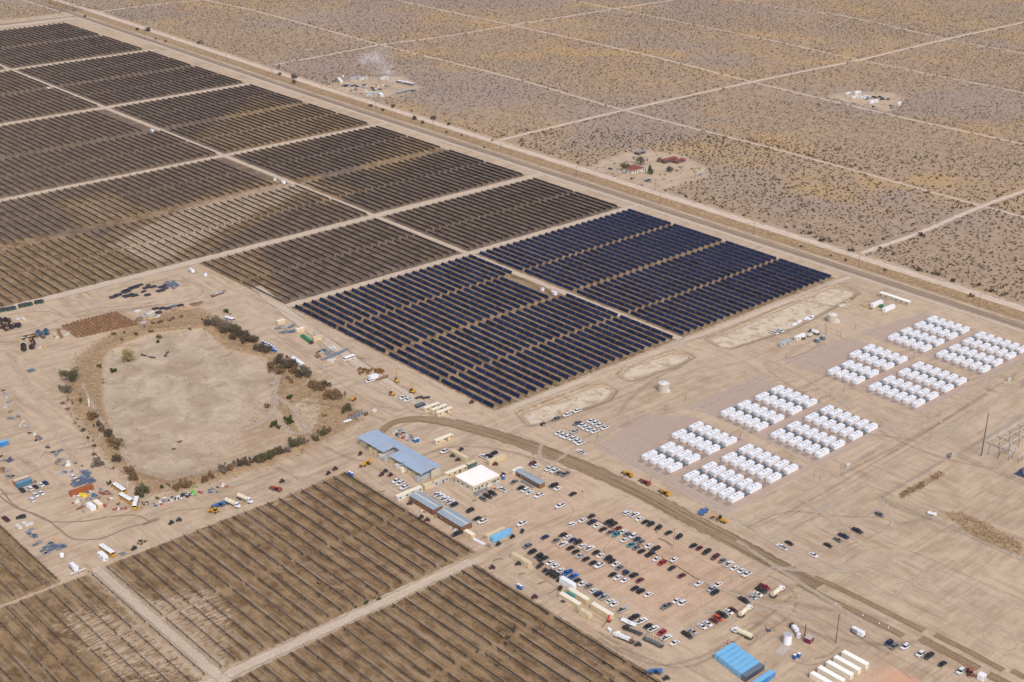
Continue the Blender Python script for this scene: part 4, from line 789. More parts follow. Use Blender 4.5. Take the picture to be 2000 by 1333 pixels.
MB().box(-5.5, -9, .4, 7.5, 2.4, .8).box(-9.4, -10, .25, 2.2, 2.5, .5).build('ramp', M_grey, r); MB().box(6.2, -8.4, .45, 3, 1.8, .9).build('stairs', M_lgrey, r)
tag(r, 'large cream office building with flat white roof and grey entrance ramps', 'office building')
# long canopy with a notched roof
r = empty('canopy', (402, 520, 0)); m = MB()
def roofquad(x0, x1, y0, y1):
    zr = lambda x: 5.05 + (.75 if x <= 402.6 else .75) * (1 - abs(x - 402.6) / 7.4)
    vs = [(x0 - 402, y0 - 520, zr(x0)), (x1 - 402, y0 - 520, zr(x1)), (x1 - 402, y1 - 520, zr(x1)), (x0 - 402, y1 - 520, zr(x0))]; vs += [(a, b, c - .12) for a, b, c in vs]
    m.add(vs, [(0, 1, 2, 3), (7, 6, 5, 4), (4, 5, 1, 0), (5, 6, 2, 1), (6, 7, 3, 2), (7, 4, 0, 3)])
roofquad(402.6, 408.9, 493, 548.3); roofquad(395.2, 402.6, 525.2, 548.3); roofquad(395.2, 402.6, 509.9, 520.2); roofquad(396.6, 402.6, 508.9, 509.9); roofquad(395.2, 402.6, 493, 508.9)
rf = m.build('roof', M_roofb, r); mm = MB()
mm.box(.6, 0.6, 5.86, .35, 55.3, .06); mm.build('ridge_cap', M_lgrey, rf); sq = MB()
for i in range(46):
    y = -26.6 + i * 1.2
    for x1 in ((6.85,) if -10.6 < y < .5 and not (-10.1 < y < .2) or .2 < y < 5.2 else (6.85, -6.7)): sq.add([(.6, y, 5.84), (x1, y, 5.10 if x1 > 0 else 5.08), (x1, y + .1, 5.10 if x1 > 0 else 5.08), (.6, y + .1, 5.84)], [(0, 1, 2, 3)])
sq.build('roof_seams', M_lgrey, rf); MB().box(-3, 2.7, 4.9, 7.5, .15, .2).box(-1.5, .6, 4.9, 4.5, .15, .2).build('exposed_beam', M_wood, r)
for i in range(9):
    for x in (-6.6, .5, 6.7): MB().cyl((x, -26.5 + i * 6.75, 0), (x, -26.5 + i * 6.75, 5.0), .11, n=6).build('post', M_grey, r)
MB().box(3.2, -26.9, 2.4, 6.4, .1, 4.6).build('end_wall', M_beige, r)
tag(r, 'long open canopy with pale blue metal roof notched on its near side', 'canopy')
# ------------------------------------------------------------------ battery storage
M_bat = mat('battery_white', (.77, .785, .82), .45, 0, .03, .3, ((.56, .50, .44), .16)); M_batg = mat('vent_grey', (.22, .23, .25), .6, 0, .1, 2)
def battery():
    r = empty('battery_container'); L, Wd, Hh = 9.4, 3.25, 2.35
    m = MB().box(0, 0, Hh / 2 + .15, L, Wd, Hh)
    m.build('enclosure', M_bat, r); d = MB()
    for i in range(5): d.box(-L / 2 + 1.3 + i * 1.7, -Wd / 2 - .01, Hh / 2 + .12, .05, .05, Hh - .4)
    d.box(-L / 2 - .01, .35, Hh / 2 + .1, .05, .07, Hh - .2).box(0, -Wd / 2 - .01, Hh - .05, L - .2, .05, .09); d.build('door_seams', M_batg, r)
    v = MB().box(-1.1, .1, Hh + .2, 1.15, 1.0, .12).box(1.3, .1, Hh + .2, 1.15, 1.0, .12); v.build('roof_vents', M_lgrey, r)
    MB().box(-1.1, .1, Hh + .29, .7, .6, .05).box(1.3, .1, Hh + .29, .7, .6, .05).build('vent_grille', M_batg, r)
    MB().box(0, 0, .08, L + .1, Wd - .2, .15).build('plinth', M_grey, r); return r
M_fr = mat('frame_steel', (.17, .165, .17), .6, .3, .1)
def frame_(r, side):
    m = MB()
    for y in (-1.45, 0, 1.45): m.box(side * 6.65, y, .12, 3.6, .1, .12)
    for x in (5.6, 7.0, 8.4): m.box(side * x, 0, .2, .12, 3.0, .08)
    m.build('foundation_frame', M_fr, r)
bl = battery(); frame_(bl, -1); reg(bl); br = battery(); frame_(br, 1); reg(br); ub, ubr = True, True
def invr():
    r = empty('battery_inverter'); MB().box(0, 0, .12, 4.6, 2.4, .24).build('skid', M_dk, r); MB().box(-.7, 0, 1.15, 1.9, 1.7, 1.8).box(-.7, 0, 2.08, 2.0, 1.85, .1).build('cabinet', M_teal, r)
    m = MB().box(1.0, 0, .95, 1.2, 1.3, 1.4)
    for i in range(5): m.box(1.0 + (i - 2) * .22, 0, 1.0, .07, 1.7, 1.1)
    m.build('transformer', M_lgrey, r); m = MB()
    for s in (-.5, 0, .5): m.cyl((1.9, s, .3), (1.9, s, 1.7), .07, n=6)
    m.build('bushings', M_dk, r); return reg(r)
iv = invr(); usedb = {}
PADN = ['nearest', 'second', 'third', 'farthest']
YR = [440.3, 434.2, 428.2, 422.2, 416.2]; YF = [404.3, 398.3, 392.3, 386.3, 380.3, 374.3]
XC = [(507.0, 521.6, 538.4, 552.9), (581.1, 595.8, 612.8, 627.6), (676.6, 691.2, 708.3, 723.1), (751.4, 766.1, 782.7, 797.5)]
rear_rows = [(4, 4, 5, 5), (5, 5, 5, 5), (4, 4, 5, 5), (5, 5, 5, 5)]
for ip, xs in enumerate(XC):
    for ys_, half in ((YR, 'rear'), (YF, 'front')):
        for ic, x in enumerate(xs):
            n = rear_rows[ip][ic] if half == 'rear' else 6; yy = ys_[len(ys_) - n:]
            for ir, y in enumerate(yy):
                src = bl if ic % 2 == 0 else br; k = 'l' if ic % 2 == 0 else 'r'
                o = dup(src) if k in usedb else src; usedb[k] = 1; o.location = (x, y, 0)
                o['label'] = 'white battery container, %s from the top of row %s, %s half of the %s pad' % (od(ir + 1), nu(ic + 1), half, PADN[ip]); o['category'] = 'battery container'; o['group'] = 'white battery containers on the pads'
                if ic % 2 == 0:
                    o = dup(iv) if 'i' in usedb else iv; usedb['i'] = 1; o.location = ((x + xs[ic + 1]) / 2, y, 0)
                    o['label'] = 'teal inverter between battery rows %s and %s, %s down, %s half of %s pad' % (nu(ic + 1), nu(ic + 2), od(ir + 1), half, PADN[ip]); o['category'] = 'inverter'; o['group'] = 'inverters between battery containers'
# ------------------------------------------------------------------ masts, poles, tanks, small plant
def pole(px_, py_, top, label, name='utility_pole', arms=1, m=None, r=.13):
    x, y = G(px_, py_); d = math.sqrt(x * x + y * y + H * H); h = (py_ - top) * d / FPX / math.cos(math.atan2(H, math.hypot(x, y)))
    o = empty(name, (x, y, 0)); MB().cyl((0, 0, 0), (0, 0, h), r, r * .65, 7).build('pole', m or M_pole, o)
    for a in range(arms):
        c = MB().box(0, 0, h - .6 - a * 1.1, 2.6, .14, .14).build('crossarm', m or M_pole, o); q = MB()
        for s in (-1.1, -.4, .4, 1.1): q.cyl((s, 0, h - .55 - a * 1.1), (s, 0, h - .3 - a * 1.1), .06, n=5)
        q.build('insulator', M_lgrey, c)
    return o
npp = [(117, 28, 14), (145, 27, 15), (211.7, 48.5, 32), (283, 77.8, 62), (360, 99.5, 84), (442.6, 125, 108), (532, 155, 137), (629, 183.7, 165), (734.4, 215.6, 197), (846.4, 260, 237), (977.8, 303.6, 281), (1125, 349, 326), (1288.5, 402, 377), (1471.4, 460, 436), (1676, 526, 500), (1911, 601.6, 574), (1279.3, 373, 350), (1356.6, 349, 331)]
for i, (a, b, c) in enumerate(npp): put(pole(a, b, c, ''), 'dark wooden utility pole', 'utility pole', 'along the desert road', a)
LP = [(1327, 485, 435), (1170, 555, 505), (1187, 572, 495), (1785, 285, 245), (657, 768, 725), (1060, 1120, 1050), (1750, 770, 725), (1827, 735, 690)]
LP = [(1000 + a / 3.92, 660 + b / 3.92, 660 + c / 3.92) for a, b, c in LP] + [(1500 + a / 3.92, 660 + b / 3.92, 660 + c / 3.92) for a, b, c in ((137, 160, 110), (472, 455, 405), (578, 420, 370), (350, 1082, 1000), (397, 1095, 1048), (556, 1012, 962), (1010, 770, 725), (1312, 610, 562), (1680, 395, 315), (1695, 412, 360), (1877, 325, 272), (1115, 165, 110), (1647, -240, -290))]
LP += [(1480 + a / 8.333, 560 + b / 8.333, 560 + c / 8.333) for a, b, c in ((1295, 800, 700), (1340, 835, 680), (1585, 690, 600))]
for a, b, c in LP:
    o = pole(a, b, c, '', 'camera_post', 0, M_dk, .09); h = (b - c) * .42; MB().box(0, 0, 2.2, .5, .35, .6).build('control_box', M_grey, o); put(o, 'thin dark steel post', 'post', 'around the battery pads', a)
o = pole(1631.9, 1256.5, 1203, '', arms=3, r=.2); tag(o, 'tall dark wooden utility pole with crossarms left of the generator skid', 'utility pole')
o = pole(1314.5, 1072, 1033, '', arms=1, r=.12, m=M_wood); MB().box(0, 0, .3, 1.4, 1.4, .6).build('concrete_base', M_conc, o); tag(o, 'wooden pole with a crossarm and concrete base in the car park', 'utility pole')
o = pole(1221, 1123, 1099, '', 'light_tower', 1, M_grey, .08); MB().box(0, 0, .7, 2.4, 1.5, .8).build('trailer', M_dkblue, o); MB().box(.6, 0, 1.5, 2.6, 3.2, .08).build('solar_panel', M_pan, o); tag(o, 'solar light tower trailer standing among the middle car rows', 'light tower')
for i, (a, b, c) in enumerate(((1720, 655, 350), (1700, 730, 480), (1460, 600, 430), (1100, 590, 425), (625, 455, 315), (520, 470, 350))):
    o = pole(860 + a / 9.52, 850 + b / 9.52, 850 + c / 9.52, '', 'yard_light', 1 if i == 0 else 0, M_pole if i == 0 else M_lgrey, .1); MB().box(0, 0, .15, .6, .6, .3).build('base', M_conc, o); put(o, 'dark pole' if i == 0 else 'slim grey light pole', 'light pole', 'around the site offices', a)
def cyltank(px_, py_, r, h, name, m, label, roof='cone', ribs=True):
    x, y = G(px_, py_); o = empty(name, (x, y, 0)); b = MB().cyl((0, 0, 0), (0, 0, h), r, n=24)
    if ribs:
        for i in range(16): a = i * math.pi / 8; b.box(r * math.cos(a), r * math.sin(a), h / 2, .12, .12, h - .1, 0, a)
    b.build('shell', m, o)
    if roof == 'cone': MB().cyl((0, 0, h), (0, 0, h + .8), r + .05, .4, 24).cyl((0, 0, h + .7), (0, 0, h + 1.2), .45, n=10).build('roof', M_wht2, o)
    else: MB().cyl((0, 0, h - .1), (0, 0, h + .06), r - .12, n=24).build('roof', M_lgrey, o); MB().box(-r - .15, 0, h / 2, .1, .5, h).build('ladder', M_wht, o)
    MB().cyl((0, 0, 0), (0, 0, .12), r + .5, n=24).build('base', M_conc, o); return tag(o, label, 'water tank')
M_tankb = mat('tank_beige', (.50, .45, .38), .5, .1, .06, .5, (DUST, .3))
cyltank(1000 + 1160 / 3.92, 660 + 408 / 3.92, 3.4, 5.4, 'water_tank', M_tankb, 'beige ribbed water tank with cone roof between basins and nearest battery pad')
cyltank(1480 + 1207 / 8.333, 560 + 572 / 8.333, 3.4, 5.4, 'water_tank', M_tankb, 'beige ribbed water tank with cone roof above the third battery pad')
cyltank(1380 + 1210 / 7.69, 1180 + 590 / 7.69, 1.85, 4.6, 'water_tank', M_wht, 'tall white cylindrical tank with ladder near the maroon shed', 'flat', False)
def cabinet(px_, py_, sx_, sy_, sz_, m, name, noun, where, cat='cabinet', rot=0, legs=True):
    x, y = G(px_, py_); o = empty(name, (x, y, hz(x, y)), R_(rot)); MB().box(0, 0, sz_ / 2 + .15, sx_, sy_, sz_ - .1).build('case', m, o); MB().box(0, 0, sz_ + .16, sx_ + .1, sy_ + .1, .1).build('lid', m, o); MB().box(0, -sy_ / 2 - .01, sz_ / 2 + .1, sx_ * .4, .06, sz_ * .7).build('door', M_lgrey, o)
    if legs: MB().box(-sx_ * .35, 0, .08, .2, sy_, .16).box(sx_ * .35, 0, .08, .2, sy_, .16).build('skid', M_dk, o)
    return put(o, noun, cat, where, px_)
cabinet(1000 + 1195 / 3.92, 660 + 423 / 3.92, 1.6, 1.6, 2, M_wht, 'pump_cabinet', 'white pump cabinet', 'at the foot of a beige tank', rot=5); cabinet(1480 + 1300 / 8.333, 560 + 598 / 8.333, 1.7, 1.7, 2.2, M_wht, 'pump_cabinet', 'white pump cabinet', 'at the foot of a beige tank', rot=4)
cabinet(1500 + 612 / 3.92, 660 + 993 / 3.92, 2.6, 1.3, 1.9, M_wht2, 'meter_cabinet', 'white meter cabinet', 'beyond the battery pads', rot=10); cabinet(1500 + 1845 / 3.92, 660 + 335 / 3.92, 2.6, 1.3, 1.9, M_wht2, 'meter_cabinet', 'white meter cabinet', 'beyond the battery pads', rot=10)
cabinet(1500 + 232 / 3.92, 993 + 995 / 3.92, 1.3, 1.3, 2.3, M_wht, 'pump_cabinet', 'white pump cabinet', 'between white tank and maroon shed')
cabinet(1855, 893.5, 3.4, 1, 2, M_teal, 'gate_cabinet', 'grey-green gate cabinet', 'at the substation fence corner', rot=15); cabinet(1632 * 0 + 1000 + 235 / 3.92, 660 + 672 / 3.92, 2.6, 1.8, 1.3, M_black, 'black_crate', 'black crate', 'left of the pickup fleet', 'crate')
cabinet(1500 + 1632 / 3.92, 993 + 1312 / 3.92, 2.8, 2.6, 2.6, M_wht, 'guard_booth', 'white guard booth', 'at the lower right beside an orange tractor', 'booth')
x, y = G(1500 + 312 / 3.92, 993 + 1020 / 3.92); o = empty('maroon_shed', (x, y, 0), R_(8)); MB().box(0, 0, 1.2, 3.6, 2.8, 2.4).build('walls', mat('maroon_board', (.13, .02, .05), .6), o); MB().box(0, 0, 2.46, 3.9, 3.1, .14).build('roof', M_conc, o); MB().box(-.6, -1.42, 1, .9, .06, 1.9).build('door', mat('maroon_door', (.3, .08, .14), .6), o); tag(o, 'small maroon shed with pale flat roof beside a dark mast', 'shed')
o = pole(1500 + 277 / 3.92, 993 + 1003 / 3.92, 993 + 895 / 3.92, '', 'mast', 0, mat('rusty_steel', (.08, .03, .02), .7), .28); MB().cyl((0, 0, 0), (0, 0, .3), .5, n=8).build('base', M_conc, o); tag(o, 'thick dark rusty mast standing against the maroon shed', 'mast')
x, y = G(1500 + 108 / 3.92, 993 + 1090 / 3.92); tag(MB().box(0, 0, .12, 6.5, 4.2, .24, 0, R_(8)).build('concrete_slab', M_conc, None, (x, y, 0)), 'pale concrete slab on the ground in front of the white tank', 'slab')
# generator / inverter skids
def skid(px_, py_, label, rot=90, L=6.5, big=True):
    x, y = G(px_, py_); o = empty('inverter_skid', (x, y, 0), R_(rot)); MB().box(0, 0, .15, L, 2.4, .3).build('skid', M_dk, o); c = MB().box(-L * .22, 0, 1.35, L * .45, 2.1, 2.1).build('cabinet', M_wht, o)
    for i in range(3): MB().box(-L * .36 + i * L * .14, -1.08, 1.4, L * .11, .06, 1.7).build('cabinet_door', M_lgrey if i else M_cab2 if big else M_lgrey, c)
    m = MB().box(L * .25, 0, 1.1, L * .28, 1.5, 1.6)
    for i in range(7): m.box(L * .25 + (i - 3) * L * .04, 0, 1.1, .06, 2.1, 1.3)
    m.build('transformer', M_lgrey, o); MB().box(0, 0, 2.46, L * .9, 1.9, .08).build('sunshade', M_wht, o); return tag(o, label, 'inverter')
skid(1500 + 688 / 3.92, 993 + 965 / 3.92, 'white generator skid with blue door right of the utility pole')
IV = [(1500 / 3.92 - 8, 330 + 785 / 3.92 + 2, 'at the corner of the middle panel blocks'), (1000 + 320 / 3.92, 330 + 965 / 3.92, 'between the two blue panel blocks'), (500 + 208 / 3.92, 330 + 115 / 3.92, 'between the blocks behind the left edge tracks'), (1165 / 3.92, 1012 / 3.92, 'by the upper left service track'), (370 / 3.92, 688 / 3.92, 'by the farthest left service track')]
for a, b, w_ in IV:
    o = skid(a, b, 'white inverter cabin ' + w_, 90, 5.5, False)
TW = [((1572, 820), 0, 330, 'small white tank beside the middle inverter'), ((232, 935), 1000, 330, 'small white cabin between the blue panel blocks'), ((143, 92), 500, 330, 'small white cabin by the third inverter')]
for (a, b), ox, oy, lb in TW: x, y = G(ox + a / 3.92, oy + b / 3.92); o = empty('switch_cabin', (x, y, 0)); MB().box(0, 0, 1.2, 2, 2, 2.2).build('case', M_wht, o); MB().box(0, 0, 2.35, 2.2, 2.2, .12).build('roof', M_lgrey, o); tag(o, lb, 'cabin')
x, y = G(568 / 3.92, 993 + 470 / 3.92); o = skid(568 / 3.92, 993 + 468 / 3.92, 'white inverter cabin in the lower left beside the stored panels', 90, 6)
x, y = G(478 / 3.92, 993 + 385 / 3.92); o = empty('white_tank', (x, y, 0)); MB().cyl((0, 0, .9), (0, 0, 2.6), 1.0, n=12).cyl((0, 0, 2.6), (0, 0, 3.1), 1.0, .35, 12).build('tank', M_wht, o); MB().cyl((-.6, -.6, 0), (-.6, -.6, 1), .08, n=5).cyl((.6, -.6, 0), (.6, -.6, 1), .08, n=5).cyl((0, .7, 0), (0, .7, 1), .08, n=5).build('legs', M_grey, o); tag(o, 'white domed tank on legs left of the lower left inverter', 'tank')
for i in range(9):
    a, b = 545 + i * 13.5, 522 - i * 5.2; x, y = G(a / 3.92, 993 + b / 3.92); o = empty('combiner_box', (x, y, 0)); MB().box(0, 0, 1.2, .5, .35, .8).build('box', M_wht, o); MB().box(-.15, 0, .45, .07, .07, .9).box(.15, 0, .45, .07, .07, .9).build('stand', M_dk, o); put(o, 'white combiner box', 'electrical box', 'in the line below the lower left inverter', a)
# portable toilets
def toilet():
    if 'wc' in vproto: return dup(vproto['wc'])
    r = empty('portable_toilet'); MB().box(0, 0, 1.1, 1.15, 1.15, 2.1).build('cabin', M_blue, r); MB().box(0, 0, 2.24, 1.25, 1.25, .16, 0, 0, .75, .75).build('roof', M_wht, r); MB().box(-.6, 0, 1.05, .05, .75, 1.85).build('door', mat('wc_door', (.02, .20, .5), .5), r); MB().box(0, 0, .06, 1.3, 1.3, .12).build('skid', M_dk, r); vproto['wc'] = reg(r); return r
def wcs(where, pts, k, ox, oy):
    for a, b in pts: x, y = G(ox + a / k, oy + b / k, 1.1); o = place(toilet(), x, y, 180, 5); put(o, 'blue portable toilet', 'portable toilet', where, ox + a / k)
wcs('at the edge of the car park corner', [(637, 1030), (697, 1062)], 12.12, 960, 1060); wcs('in front of the slab', [(1322, 790), (1385, 770)], 7.69, 1380, 1180); wcs('at the top of the lower field', [(25, 930), (62, 952)], 8.886, 680, 820)
wcs('beside the junk pile', [(1165, 365), (1208, 350)], 8.886, 680, 820); wcs('beside the white roofed office', [(1172, 790)], 9.52, 860, 850)
wcs('in the double row by the basin bushes', [(54 + i * 21, 36 + i * 10.5) for i in range(5)] + [(54 + i * 19, 54 + i * 9) for i in range(6)], 3.92, 500, 660)
# substation
ks = lambda x, y: (1840 + x / 11.1, 800 + y / 11.1)
x, y = G(*ks(845, 1022)); o = empty('lightning_mast', (x, y, 0)); MB().cyl((0, 0, 0), (-.0, 0, 27), .42, .22, 12).build('shaft', mat('mast_grey', (.16, .17, .19), .5, .5), o); MB().cyl((0, 0, 0), (0, 0, .5), .8, n=12).build('base', M_conc, o); MB().cyl((0, 0, 27), (0, 0, 28.2), .06, n=5).build('spike', M_lgrey, o); tag(o, 'very tall grey lightning mast inside the substation fence', 'mast')
x0, y0 = G(*ks(1030, 1000)); sx0, sy0 = x0, y0
for i, dy in enumerate((4.5, 0, -4.5)):
    o = empty('busbar', (x0 - 1, y0 + dy - 2, 0)); MB().cyl((0, 0, 8), (60, 0, 8), .16, n=8).build('tube', mat('busbar_alloy', (.72, .70, .70), .35, .4), o)
    for k in range(6): MB().cyl((k * 11 + 1, 0, 6.9), (k * 11 + 1, 0, 7.9), .16, n=6).build('insulator', M_grey, o)
    put(o, 'silver overhead busbar', 'busbar', 'in the substation', i)
for i in range(6):
    o = empty('busbar_support', (x0 + i * 11, y0 - 2, 0))
    for s in (-3, 3): MB().cyl((0, s, 0), (0, s, 6.8), .18, n=7).build('column', mat('column_brown', (.17, .13, .12), .6, .3), o)
    MB().box(0, 0, 6.8, .25, 11, .25).build('beam', M_grey, o); put(o, 'two-legged steel busbar support', 'support frame', 'in the substation', i)
for i, (a, b) in enumerate(((1245, 1000), (1440, 1100), (1520, 1040), (1380, 960), (1560, 950), (1655, 1160), (1720, 1120))):
    x, y = G(*ks(a, b)); o = empty('disconnect_switch', (x, y, 0)); MB().cyl((0, 0, 0), (0, 0, 3.2), .16, n=7).build('column', M_pole, o); m = MB().box(0, 0, 3.3, 2.6, .3, .2)
    m.build('beam', M_lgrey, o); m = MB()
    for s in (-1, 0, 1): m.cyl((s, 0, 3.4), (s, 0, 4.6), .13, n=6)
    m.build('insulator', M_lgrey, o); MB().box(0, 0, 4.7, 2.6, .12, .12).build('blade', M_wht, o); put(o, 'grey disconnect switch on a column', 'switchgear', 'in the substation', a)
x, y = G(2006, 927); o = empty('oil_pit_transformer', (x, y, 0)); MB().box(0, 0, .1, 12, 10, .2).build('containment_lining', mat('pit_liner', (.02, .04, .07), .4), o); MB().box(1, 0, 1.9, 5, 3.2, 3.4).build('tank', M_lgrey, o); MB().box(1, 2.4, 2, 4, .9, 2.6).box(1, -2.4, 2, 4, .9, 2.6).build('radiator', M_grey, o); MB().box(0, 5.1, .25, 12.2, .2, .5).box(-6, 0, .25, .2, 10, .5).box(0, -5.1, .25, 12.2, .2, .5).build('kerb', M_conc, o); tag(o, 'transformer standing in a dark lined pit at the right edge', 'transformer')
# fences
fm = bpy.data.materials.new('chain_link'); fm.use_nodes = True; t = NT(fm); b = t.n['Principled BSDF']; b.inputs['Base Color'].default_value = (.36, .33, .31, 1); b.inputs['Roughness'].default_value = .6
b.inputs['Alpha'].default_value = .12
def fence(pts, label, h=2.4, step=3.2, pm=None, mesh=True, name='chain_link_fence', pr=.045):
    o = empty(name, (pts[0][0], pts[0][1], 0)); ox, oy = pts[0]; pst = None; k = 0
    for (a, b), (c, d) in zip(pts, pts[1:]):
        L = math.hypot(c - a, d - b); n = max(1, int(L / step)); ang = math.atan2(d - b, c - a)
        if mesh: MB().box(L / 2, 0, h / 2, L, .015, h).build('mesh_panel', fm, o, (a - ox, b - oy, 0), (0, 0, ang)); MB().box(L / 2, 0, h, L, .06, .06).build('top_rail', pm or M_grey, o, (a - ox, b - oy, 0), (0, 0, ang))
        for i in range(n + 1):
            if k >= 98: break
            k += 1; x, y = a + (c - a) * i / n, b + (d - b) * i / n
            if pst is None: pst = MB().cyl((0, 0, 0), (0, 0, h), pr, n=5).mesh('post', pm or M_grey)
            q = bpy.data.objects.new('post', pst); C.objects.link(q); q.parent = o; q.location = (x - ox, y - oy, 0)
    return tag(o, label, 'fence')
fence(GP([(1870, 893), (2012, 807)]), 'grey chain link fence along the upper edge of the substation'); fence(GP([(1870, 893), (2010, 952)]), 'grey chain link fence between substation and bare pad'); fence(GP([(1722, 975), (1858, 895)]), 'grey chain link fence left of the lightning mast'); fence(GP([(1722, 975), (1740, 990), (1830, 1022), (2010, 1104)]), 'long grey fence along the lower edge of the bare pad')
fence([(float(strip_x(y_)) - 13.2, y_) for y_ in (1800, 1400, 1000, 740)], 'faint perimeter fence behind the far panel blocks', 2.2, 10.8, M_dk); fence([(float(strip_x(y_)) - 13.2, y_) for y_ in (738, 600, 500, 380, 300)], 'perimeter fence between blue panels and the embankment road', 2.2, 5, M_dk)
fence([(388, 419), (371, 422), (235, 423)], 'short dark stakes along the lower field road', 1.2, 6.8, M_dk, False, 'stake_line'); fence([(478, 533 + i * 50) for i in range(5)][:1] + [(820, 530.5)], 'row of short dark stakes below the blue panels', 1.2, 6.8, M_dk, False, 'stake_line')
fence(GP([(1000 + a / 3.92, 993 + b / 3.92) for a, b in ((650, 92), (980, 275), (1130, 375), (1260, 445), (1385, 525), (1510, 595))]), 'low brown log barrier between the upper car rows', .5, 2.6, M_wood, False, 'log_barrier', .22)
p_ = GP([(1000 + a / 3.92, 993 + b / 3.92) for a, b in ((650, 92), (980, 275), (1130, 375), (1260, 445), (1385, 525), (1510, 595))]); m = MB()
for (a, b), (c, d) in zip(p_, p_[1:]): m.cyl((a - p_[0][0], b - p_[0][1], .3), (c - p_[0][0], d - p_[0][1], .3), .16, n=6)
m.build('log', M_wood, [o_ for o_ in scene.objects if o_.name == 'log_barrier'][0])
fence(GP([(700, 138), (723, 141), (745, 144)]), 'dark fence behind the far left homestead', 1.8, 4, M_dk)
# ------------------------------------------------------------------ bushes and trees
LM = {'brown': ('brown', leaf_mat('dry_brown_leaf', (.13, .075, .035), (.20, .125, .065), (.27, .18, .10))), 'dark': ('dark grey-brown', leaf_mat('dark_twig', (.065, .048, .036), (.105, .08, .058), (.15, .11, .075))),
      'green': ('dark green', leaf_mat('green_leaf', (.025, .042, .012), (.045, .066, .022), (.075, .09, .035))), 'grey': ('grey bare', leaf_mat('grey_twig', (.12, .095, .075), (.17, .14, .11), (.22, .18, .14))),
      'olive': ('olive', leaf_mat('olive_leaf', (.065, .065, .028), (.10, .095, .045), (.15, .13, .07))), 'straw': ('straw yellow', leaf_mat('straw_leaf', (.24, .19, .07), (.33, .26, .11), (.40, .32, .16)))}
def crown(seed, n, rx, rz, ls, parts=5):
    """leaf-sized faces gathered in uneven clumps"""
    r = random.Random(seed); V = []; F = []; cl = [(r.gauss(0, .5), r.gauss(0, .5), r.uniform(.15, .8), r.uniform(.2, .5)) for _ in range(parts)]
    for i in range(n):
        cx, cy, cz, cr = cl[r.randrange(parts)]; d = np.array([r.gauss(0, 1), r.gauss(0, 1), r.gauss(0, 1)]); d /= np.linalg.norm(d) + 1e-6; k = cr * r.uniform(.35, 1) ** .6
        c = np.array([(cx + d[0] * k) * rx, (cy + d[1] * k) * rx, max(.06, (cz + d[2] * k * .75)) * rz]); s = ls * r.uniform(.5, 1.3)
        u = np.array([r.gauss(0, 1) for _ in range(3)]); u /= np.linalg.norm(u); v = np.cross(u, [r.gauss(0, 1), r.gauss(0, 1), r.gauss(0, 1)]); v /= np.linalg.norm(v) + 1e-6
        o = len(V); V += [c - u * s, c + v * s * .7, c + u * s, c - v * s * .7]; F.append((o, o + 1, o + 2, o + 3))
    return np.array(V), np.array(F)
bseed = [100]
def bush(px_, py_, wpx, col, where, hk=.75, tree=False):
    x, y = G(px_, py_); d = math.sqrt(x * x + y * y + H * H); wd = max(.8, wpx * d / FPX); bseed[0] += 1
    h = wd * hk; n = int(min(2600, max(50, 90 * wd * wd))); V, F = crown(bseed[0], n, wd / 2 * .95, h, .17 + .013 * wd, 6 + int(wd * 1.6)); nm = 'tree' if tree else 'bush'
    o = empty(nm, (x, y - h * .25, hz(x, y)), rnd.uniform(0, 6))
    if tree: V[:, 2] += h * .25
    c = bpy.data.objects.new('crown' if tree else 'foliage', npmesh('foliage', V, F, LM[col][1])); C.objects.link(c); c.parent = o
    t_ = MB()
    for k in range(5 if not tree else 4):
        a = k * 1.3 + bseed[0]; q = h * (.45 if not tree else .7); t_.cyl((0, 0, 0), (math.cos(a) * wd * .22, math.sin(a) * wd * .22, q), .05 + wd * .012, .02, 5)
    if tree: t_.cyl((0, 0, 0), (0, 0, h * .6), .22, .1, 7)
    t_.build('trunk' if tree else 'stems', M_pole, o); put(o, LM[col][0] + ' ' + nm, nm, where, px_); return o
def bushes(where, ox, oy, data, k=3.92):
    for q in data.split(): a, b, w_, c = q.split(','); bush(ox + float(a) / k, oy + float(b) / k, float(w_) / k, {'b': 'brown', 'd': 'dark', 'g': 'green', 'y': 'grey', 'o': 'olive', 's': 'straw'}[c], where)
bush(970 / 3.92, 660 + 165 / 3.92, 25, 'straw', 'at the top left of the basin', .95, True); bush(530 / 3.92, 660 + 330 / 3.92, 31, 'olive', 'left of the basin', .8, True)
bushes("on the basin's left bank", 0, 660, '860,245,52,g 757,226,35,o 500,415,70,y 615,485,42,o 555,505,22,b 485,505,28,b 515,550,28,b 610,437,14,b 550,480,16,o 520,480,20,b 700,620,85,b 755,690,62,d 770,722,50,b 822,755,85,d 855,800,60,b 892,838,95,b 725,832,28,d 670,768,25,g 635,713,34,o 575,655,22,b 592,628,22,b 605,680,18,b 715,795,18,b 890,950,80,d 740,975,75,y 985,1045,80,b 1022,1080,85,b 840,1118,35,g 860,1136,22,g 715,900,30,b 575,965,22,b 625,985,18,b 865,1005,25,b')
bushes("along the basin's lower bank", 0, 660, '1085,1190,105,o 1060,1200,60,y 1240,1150,32,g 1287,1138,26,g 1200,1232,26,g 1345,1155,75,b 1400,1140,80,b 1450,1130,55,b 1560,1095,65,b 1610,1075,60,b 1700,1040,85,y 1755,1020,60,b 1830,990,80,d 1880,975,60,d 1930,960,60,d 905,1275,22,d')
bushes("along the basin's lower bank", 500, 660, '20,955,70,o 70,935,85,o 120,915,80,o 180,890,80,d 235,880,50,y 280,830,90,o 340,815,85,y 455,780,62,o 500,740,75,o 545,725,60,b')
